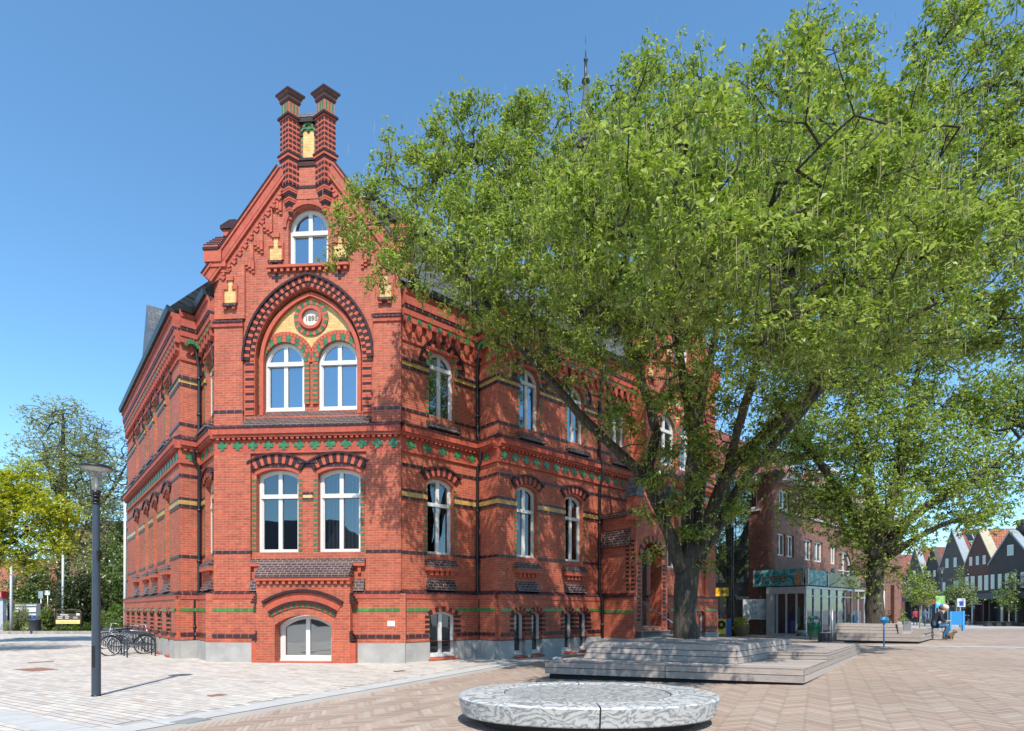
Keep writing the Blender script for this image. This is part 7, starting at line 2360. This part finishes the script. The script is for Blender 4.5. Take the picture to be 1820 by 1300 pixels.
# parasol of a cafe
for k, (x, y, lab, col) in enumerate(((1655, 1112, 'closed dark red parasol before the far shops', (.18, .03, .03)), (1690, 1108, 'dark parasol over the cafe seats behind the blue board', (.04, .04, .045)))):
    b = gbase(x, y)
    small('parasol', lab, 'parasol', tuple(b), [
        ('pole', 'steel', lambda mb: mb.tube([(0, 0, 0), (0, 0, 2.7)], .03, 6, 0)),
        ('canopy', plain('parasol cloth %d' % k, col, .8), lambda mb: mb.lathe([(1.5, 2.2), (1.45, 2.28), (.05, 2.75)], (0, 0), 8, 0, smooth=False))])

# ================================================================== PEOPLE
m_skin = plain('skin', (.50, .29, .20), .6, var=.06)
def cloth(name, col): return plain(name, col, .85, var=.15, scale=5)
def person(label, pos, heading, J, mats_by_bone, hair, extra=None, group=None, scale=1.0, hair_mat=None):
    """J: joint dict in metres (x forward, y left, z up). One continuous skinned body."""
    root = thing('person', pos, label, 'person', group)
    bones = [('pelvis', 'waist'), ('waist', 'chest'), ('chest', 'neck'), ('neck', 'chin'), ('chin', 'head'), ('head', 'crown')]
    rad = dict(pelvis=.155, waist=.14, chest=.16, neck=.062, chin=.072, head=.098, crown=.07)
    for s in 'lr':
        bones += [('chest', 'sh' + s), ('sh' + s, 'el' + s), ('el' + s, 'wr' + s), ('wr' + s, 'ha' + s), ('pelvis', 'hi' + s), ('hi' + s, 'kn' + s), ('kn' + s, 'an' + s), ('an' + s, 'to' + s)]
        rad.update({'sh' + s: .075, 'el' + s: .05, 'wr' + s: .034, 'ha' + s: .036, 'hi' + s: .10, 'kn' + s: .065, 'an' + s: .045, 'to' + s: .04})
    names = list(rad)
    idx = {n: i for i, n in enumerate(names)}
    me = bpy.data.meshes.new('tmp_body')
    me.from_pydata([J[n] for n in names], [(idx[a], idx[b]) for a, b in bones], [])
    ob = bpy.data.objects.new('tmp_body', me); COL.objects.link(ob)
    md = ob.modifiers.new('skin', 'SKIN'); md.use_smooth_shade = True
    for n in names:
        v = me.skin_vertices[0].data[idx[n]]
        f = (extra or {}).get(n, 1.0)
        v.radius = (rad[n] * f, rad[n] * f * (.86 if n in ('pelvis', 'waist', 'chest') else 1))
        v.use_root = n == 'pelvis'
    ss = ob.modifiers.new('sub', 'SUBSURF'); ss.levels = 1; ss.render_levels = 1
    dg = bpy.context.evaluated_depsgraph_get()
    em = bpy.data.meshes.new_from_object(ob.evaluated_get(dg))
    bpy.data.objects.remove(ob)
    # fingers, nose and ears belong to the same mesh
    bm = bmesh.new(); bm.from_mesh(em)
    mb = MB()
    for s in 'lr':
        w_, h_ = Vector(J['wr' + s]), Vector(J['ha' + s])
        d = (h_ - w_).normalized(); sdv = d.cross(Vector((0, 0, 1)));
        if sdv.length < .1: sdv = Vector((0, 1, 0))
        sdv.normalize(); dn = d.cross(sdv)
        for i, ln in enumerate((.07, .08, .075, .058)):
            o_ = h_ + sdv * (.027 - .018 * i) + d * .02
            mb.tube([o_, o_ + d * ln * .55 - dn * .008, o_ + d * ln * .9 - dn * .03], [.0095, .0085, .007], 5, 0)
        mb.tube([w_ + d * .03 + sdv * .03, w_ + d * .07 + sdv * .06, w_ + d * .10 + sdv * .06], [.011, .010, .008], 5, 0)
    hd, ck = Vector(J['head']), Vector(J['chin'])
    fwd = Vector(J['face'])
    upv = (Vector(J['crown']) - ck).normalized()
    lat = upv.cross(fwd).normalized()
    mb.ball(hd + fwd * .098 - upv * .025, (.018, .016, .022), 0, 6, 4)
    for q in (-1, 1):
        mb.ball(hd + lat * q * .098 - upv * .02, (.014, .012, .03), 0, 6, 4)
    off = len(bm.verts)
    vs = [bm.verts.new(v) for v in mb.v]
    for f in mb.f:
        try: bm.faces.new([vs[i] for i in f])
        except ValueError: pass
    bm.to_mesh(em); bm.free()
    em.name = 'body'
    mats = []
    seg = []
    for a, b_ in bones:
        mt = None
        for key, m_ in mats_by_bone:
            if (a in key or b_ in key) and not mt: mt = m_
        seg.append((Vector(J[a]), Vector(J[b_]), mt or m_skin))
    for m_ in [m_skin] + [x[2] for x in seg]:
        if m_ not in mats: mats.append(m_)
    for m_ in mats: em.materials.append(m_)
    for p_ in em.polygons:
        c = p_.center; best = None
        for A, B, m_ in seg:
            ab = B - A; t_ = max(0, min(1, (c - A).dot(ab) / max(ab.length_squared, 1e-9)))
            dd = (A + ab * t_ - c).length
            if best is None or dd < best[0]: best = (dd, m_)
        p_.material_index = mats.index(best[1]); p_.use_smooth = True
    o = bpy.data.objects.new('body', em); COL.objects.link(o); o.parent = root
    # eyes, mouth as face part; hair
    mb = MB()
    for q in (-1, 1): mb.ball(hd + fwd * .088 + lat * q * .036 + upv * .008, (.012, .012, .009), 0, 6, 4)
    mb.tube([hd + fwd * .086 + lat * .025 - upv * .065, hd + fwd * .09 - upv * .068, hd + fwd * .086 - lat * .025 - upv * .065], .006, 4, 0)
    f_ = mb_local(mb, 'face_features', plain('dark eye and lip', (.12, .05, .045), .5), root)
    mb = MB()
    c = hd - fwd * .022 + upv * .035
    mb.ball(c, (.112, .108, .112), 0, 12, 8)
    if hair == 'long': mb.ball(hd - fwd * .06 - upv * .06, (.07, .1, .12), 0, 10, 6)
    mb_local(mb, 'hair', hair_mat, root)
    root.rotation_euler.z = heading
    root.scale = (scale,) * 3
    return root
def mb_local(mb, name, mt, root):
    me = bpy.data.meshes.new(name); me.from_pydata(mb.v, [], mb.f); me.materials.append(M[mt] if isinstance(mt, str) else mt)
    me.polygons.foreach_set('use_smooth', [True] * len(mb.f))
    o = bpy.data.objects.new(name, me); COL.objects.link(o); o.parent = root
    return o
def stand_pose(stride=.0, sw=.12):
    J = dict(pelvis=(0, 0, .94), waist=(.0, 0, 1.10), chest=(.01, 0, 1.32), neck=(.015, 0, 1.47), chin=(.03, 0, 1.54), head=(.035, 0, 1.63), crown=(.03, 0, 1.70), face=(1, 0, 0))
    for s, q in (('l', 1), ('r', -1)):
        a = stride * q
        J['sh' + s] = (.0, .19 * q, 1.40); J['el' + s] = (-a * .4 - .02, .235 * q, 1.13); J['wr' + s] = (-a * .7 + .06, .24 * q, .90); J['ha' + s] = (-a * .8 + .09, .235 * q, .82)
        J['hi' + s] = (0, .095 * q, .90); J['kn' + s] = (a * .55 + .02, .10 * q, .50); J['an' + s] = (a, .10 * q, .085); J['to' + s] = (a + .15, .115 * q, .035)
    return J
def sit_pose(lean=.12, armf=.30):
    J = dict(pelvis=(0, 0, .54), waist=(.02 + lean * .2, 0, .70), chest=(.03 + lean, 0, .92), neck=(.06 + lean * 1.3, 0, 1.07), chin=(.09 + lean * 1.4, 0, 1.13), head=(.11 + lean * 1.5, 0, 1.21), crown=(.11 + lean * 1.5, 0, 1.28), face=(.96, 0, -.26))
    for s, q in (('l', 1), ('r', -1)):
        J['sh' + s] = (.04 + lean, .19 * q, 1.0); J['el' + s] = (.16 + lean * .5, .26 * q, .76); J['wr' + s] = (armf, .12 * q, .72); J['ha' + s] = (armf + .07, .07 * q, .72)
        J['hi' + s] = (.04, .10 * q, .53); J['kn' + s] = (.47, .11 * q, .53); J['an' + s] = (.42 + .08 * q, .11 * q, .09); J['to' + s] = (.57 + .08 * q, .12 * q, .04)
    return J
top_b = ('chest', 'waist', 'pelvis', 'shl', 'shr', 'ell', 'elr')
leg_b = ('knl', 'knr', 'anl', 'anr', 'hil', 'hir')
def outfit(top, legs, shoes):
    return [(('tol', 'tor'), shoes), (('hal', 'har', 'head', 'chin', 'crown'), m_skin), (('knl', 'knr', 'anl', 'anr'), legs), (('wrl', 'wrr') + top_b, top)]
m_navy = cloth('navy wool coat', (.018, .022, .035)); m_jeans = cloth('blue jeans', (.035, .10, .19)); m_shoe = cloth('brown leather shoes', (.06, .035, .025))
m_black = cloth('black cloth', (.012, .012, .014)); m_redc = cloth('red jacket', (.42, .018, .03)); m_olive = cloth('dark olive jacket', (.03, .032, .02)); m_grey = cloth('grey trousers', (.10, .10, .11))
m_lightb = cloth('light blue jacket', (.10, .16, .24)); m_beige = cloth('beige trousers', (.35, .3, .22))
hair_w = plain('cream white hair', (.62, .55, .42), .8); hair_b = plain('brown hair', (.06, .035, .02), .8); hair_k = plain('black hair', (.015, .012, .01), .8); hair_r = plain('reddish hair', (.18, .07, .035), .8)
seat_z = g(17.6, 23.0)
e_dir = (Vector((c3[0] - c2[0], c3[1] - c2[1], 0))).normalized()
out_n = Vector((e_dir.y, -e_dir.x, 0))
hd_ = math.atan2(out_n.y, out_n.x) + .25
sp = Vector((17.28, 22.80, 0))
person('seated person bent forward in a navy coat and blue jeans with cream white hair', (sp.x, sp.y, seat_z + .03), hd_, sit_pose(.22, .42), outfit(m_navy, m_jeans, m_shoe), 'short', group='couple seated on the far deck', hair_mat=hair_w, scale=1.06, extra={'chest': 1.15, 'waist': 1.15})
sp2 = sp + e_dir * .55
person('seated person in a dark olive jacket behind the one in the navy coat', (sp2.x, sp2.y, seat_z + .03), hd_ + .1, sit_pose(.12, .40), outfit(m_olive, m_jeans, m_black), 'short', group='couple seated on the far deck', hair_mat=hair_r, scale=1.05)
def stander(px_, py_, label, top, legs, hr, heading, stride, group, hair='short'):
    b = gbase(px_, py_)
    person(label, tuple(b), heading, stand_pose(stride), outfit(top, legs, m_black), hair, group=group, hair_mat=hr)
stander(1738, 1110, 'person in a red jacket and black trousers before the dark shop doorway', m_redc, m_black, hair_k, R(100), .16, 'people by the shops')
stander(1750, 1110, 'person dressed all in black standing right of the one in the red jacket', m_black, m_black, hair_k, R(120), .05, 'people by the shops', 'long')
stander(1644, 1113, 'person in a light blue jacket walking behind the seated couple', m_lightb, m_grey, hair_b, R(200), .2, 'people by the shops')
stander(1627, 1112, 'person in a red top far behind the young tree', cloth('red top', (.35, .03, .06)), m_black, hair_b, R(80), .1, 'people by the shops', 'long')
stander(1806, 1110.5, 'person in black walking at the shop front near the right edge', m_black, m_grey, hair_k, R(20), .2, 'people by the shops')
stander(1684, 1107, 'person in beige trousers by the cafe seats', cloth('white blouse', (.5, .48, .46)), m_beige, hair_b, R(150), .05, 'people by the shops', 'long')

# ---- small dog at the couple's feet
dq = gp(1686, 1138.5)
dog = thing('dog', tuple(dq), 'small tan dog with a dark muzzle standing at the feet of the seated couple', 'dog')
Jd = dict(hip=(-.17, 0, .27), belly=(0, 0, .255), chest=(.15, 0, .26), neck=(.23, 0, .34), skull=(.29, 0, .41), snout=(.38, 0, .385), tail1=(-.24, 0, .33), tail2=(-.29, 0, .42))
Rd = dict(hip=.075, belly=.07, chest=.09, neck=.06, skull=.062, snout=.03, tail1=.025, tail2=.018)
Bd = [('hip', 'belly'), ('belly', 'chest'), ('chest', 'neck'), ('neck', 'skull'), ('skull', 'snout'), ('hip', 'tail1'), ('tail1', 'tail2')]
for s, q in (('l', 1), ('r', -1)):
    Jd.update({'st' + s: (-.15, .06 * q, .19), 'hk' + s: (-.22, .06 * q, .10), 'pw' + s: (-.19, .06 * q, .02), 'eb' + s: (.13, .06 * q, .17), 'ws' + s: (.14, .06 * q, .09), 'fp' + s: (.16, .06 * q, .02)})
    Rd.update({'st' + s: .05, 'hk' + s: .024, 'pw' + s: .026, 'eb' + s: .036, 'ws' + s: .024, 'fp' + s: .026})
    Bd += [('hip', 'st' + s), ('st' + s, 'hk' + s), ('hk' + s, 'pw' + s), ('chest', 'eb' + s), ('eb' + s, 'ws' + s), ('ws' + s, 'fp' + s)]
nm = list(Jd); ix = {n: i for i, n in enumerate(nm)}
me = bpy.data.meshes.new('tmp'); me.from_pydata([Jd[n] for n in nm], [(ix[a], ix[b]) for a, b in Bd], [])
ob = bpy.data.objects.new('tmp', me); COL.objects.link(ob)
ob.modifiers.new('skin', 'SKIN').use_smooth_shade = True
for n in nm:
    v = me.skin_vertices[0].data[ix[n]]; v.radius = (Rd[n], Rd[n]); v.use_root = n == 'belly'
ss = ob.modifiers.new('s', 'SUBSURF'); ss.levels = 1
em = bpy.data.meshes.new_from_object(ob.evaluated_get(bpy.context.evaluated_depsgraph_get())); bpy.data.objects.remove(ob)
m_tan = plain('tan fur', (.30, .20, .11), .9, var=.4, scale=8); m_darkfur = plain('dark muzzle fur', (.04, .025, .02), .8)
em.materials.append(m_tan); em.materials.append(m_darkfur)
for p_ in em.polygons: p_.material_index = 1 if p_.center.x > .34 else 0
o = bpy.data.objects.new('body', em); COL.objects.link(o); o.parent = dog
mb = MB()
for q in (-1, 1): mb.ball((.26, .05 * q, .455), (.02, .012, .045), 0, 6, 4)
mb_local(mb, 'ears', m_darkfur, dog)
dog.rotation_euler.z = R(-75); dog.scale = (.9,) * 3

# ---- the houses on the near side of the square, mirrored in the window panes
for k, (x, y, wd_, hh, rot) in enumerate(((-34, -24, 16, 12.5, 8), (-14, -30, 15, 13.5, 3), (6, -33, 17, 12.5, 0), (26, -28, 16, 13.5, -14), (42, -16, 16, 13, -38))):
    o = thing('brick_house', (x, y, 0), 'dark gabled brick house across the square, mirrored in the town hall windows', 'house', 'houses mirrored in the town hall windows')
    mb = MB(); h0 = hh * .62
    mb.box(-wd_ / 2, wd_ / 2, -12, 0, -.2, h0, 0); mb.prism([(-wd_ / 2, h0), (wd_ / 2, h0), (0, hh)], 0, 1, 0)
    mb.v = mb.v[:8]; mb.f = mb.f[:6]; mb.mi = mb.mi[:6]; mb.sm = mb.sm[:6]
    w1 = mb_local(mb, 'wall', 'brickold', o)
    mb = MB(); mb.poly([(-wd_ / 2 - .4, .4, h0 - .2), (wd_ / 2 + .4, .4, h0 - .2), (wd_ / 2 - 2, -6, hh), (-wd_ / 2 + 2, -6, hh)]); mb.poly([(-wd_ / 2 - .4, -12.4, h0 - .2), (-wd_ / 2 + 2, -6, hh), (wd_ / 2 - 2, -6, hh), (wd_ / 2 + .4, -12.4, h0 - .2)]); mb.poly([(-wd_ / 2 - .4, .4, h0 - .2), (-wd_ / 2 + 2, -6, hh), (-wd_ / 2 - .4, -12.4, h0 - .2)]); mb.poly([(wd_ / 2 + .4, .4, h0 - .2), (wd_ / 2 + .4, -12.4, h0 - .2), (wd_ / 2 - 2, -6, hh)])
    mb_local(mb, 'roof', 'slate', o)
    for i in range(5):
        for z in (1.0, 4.2):
            mb = MB(); xx = (i - 2) * wd_ / 5.5; mb.box(xx - .6, xx + .6, .0, .06, z, z + 1.9, 0); mb_local(mb, 'window', 'white', o)
    o.rotation_euler.z = R(rot)
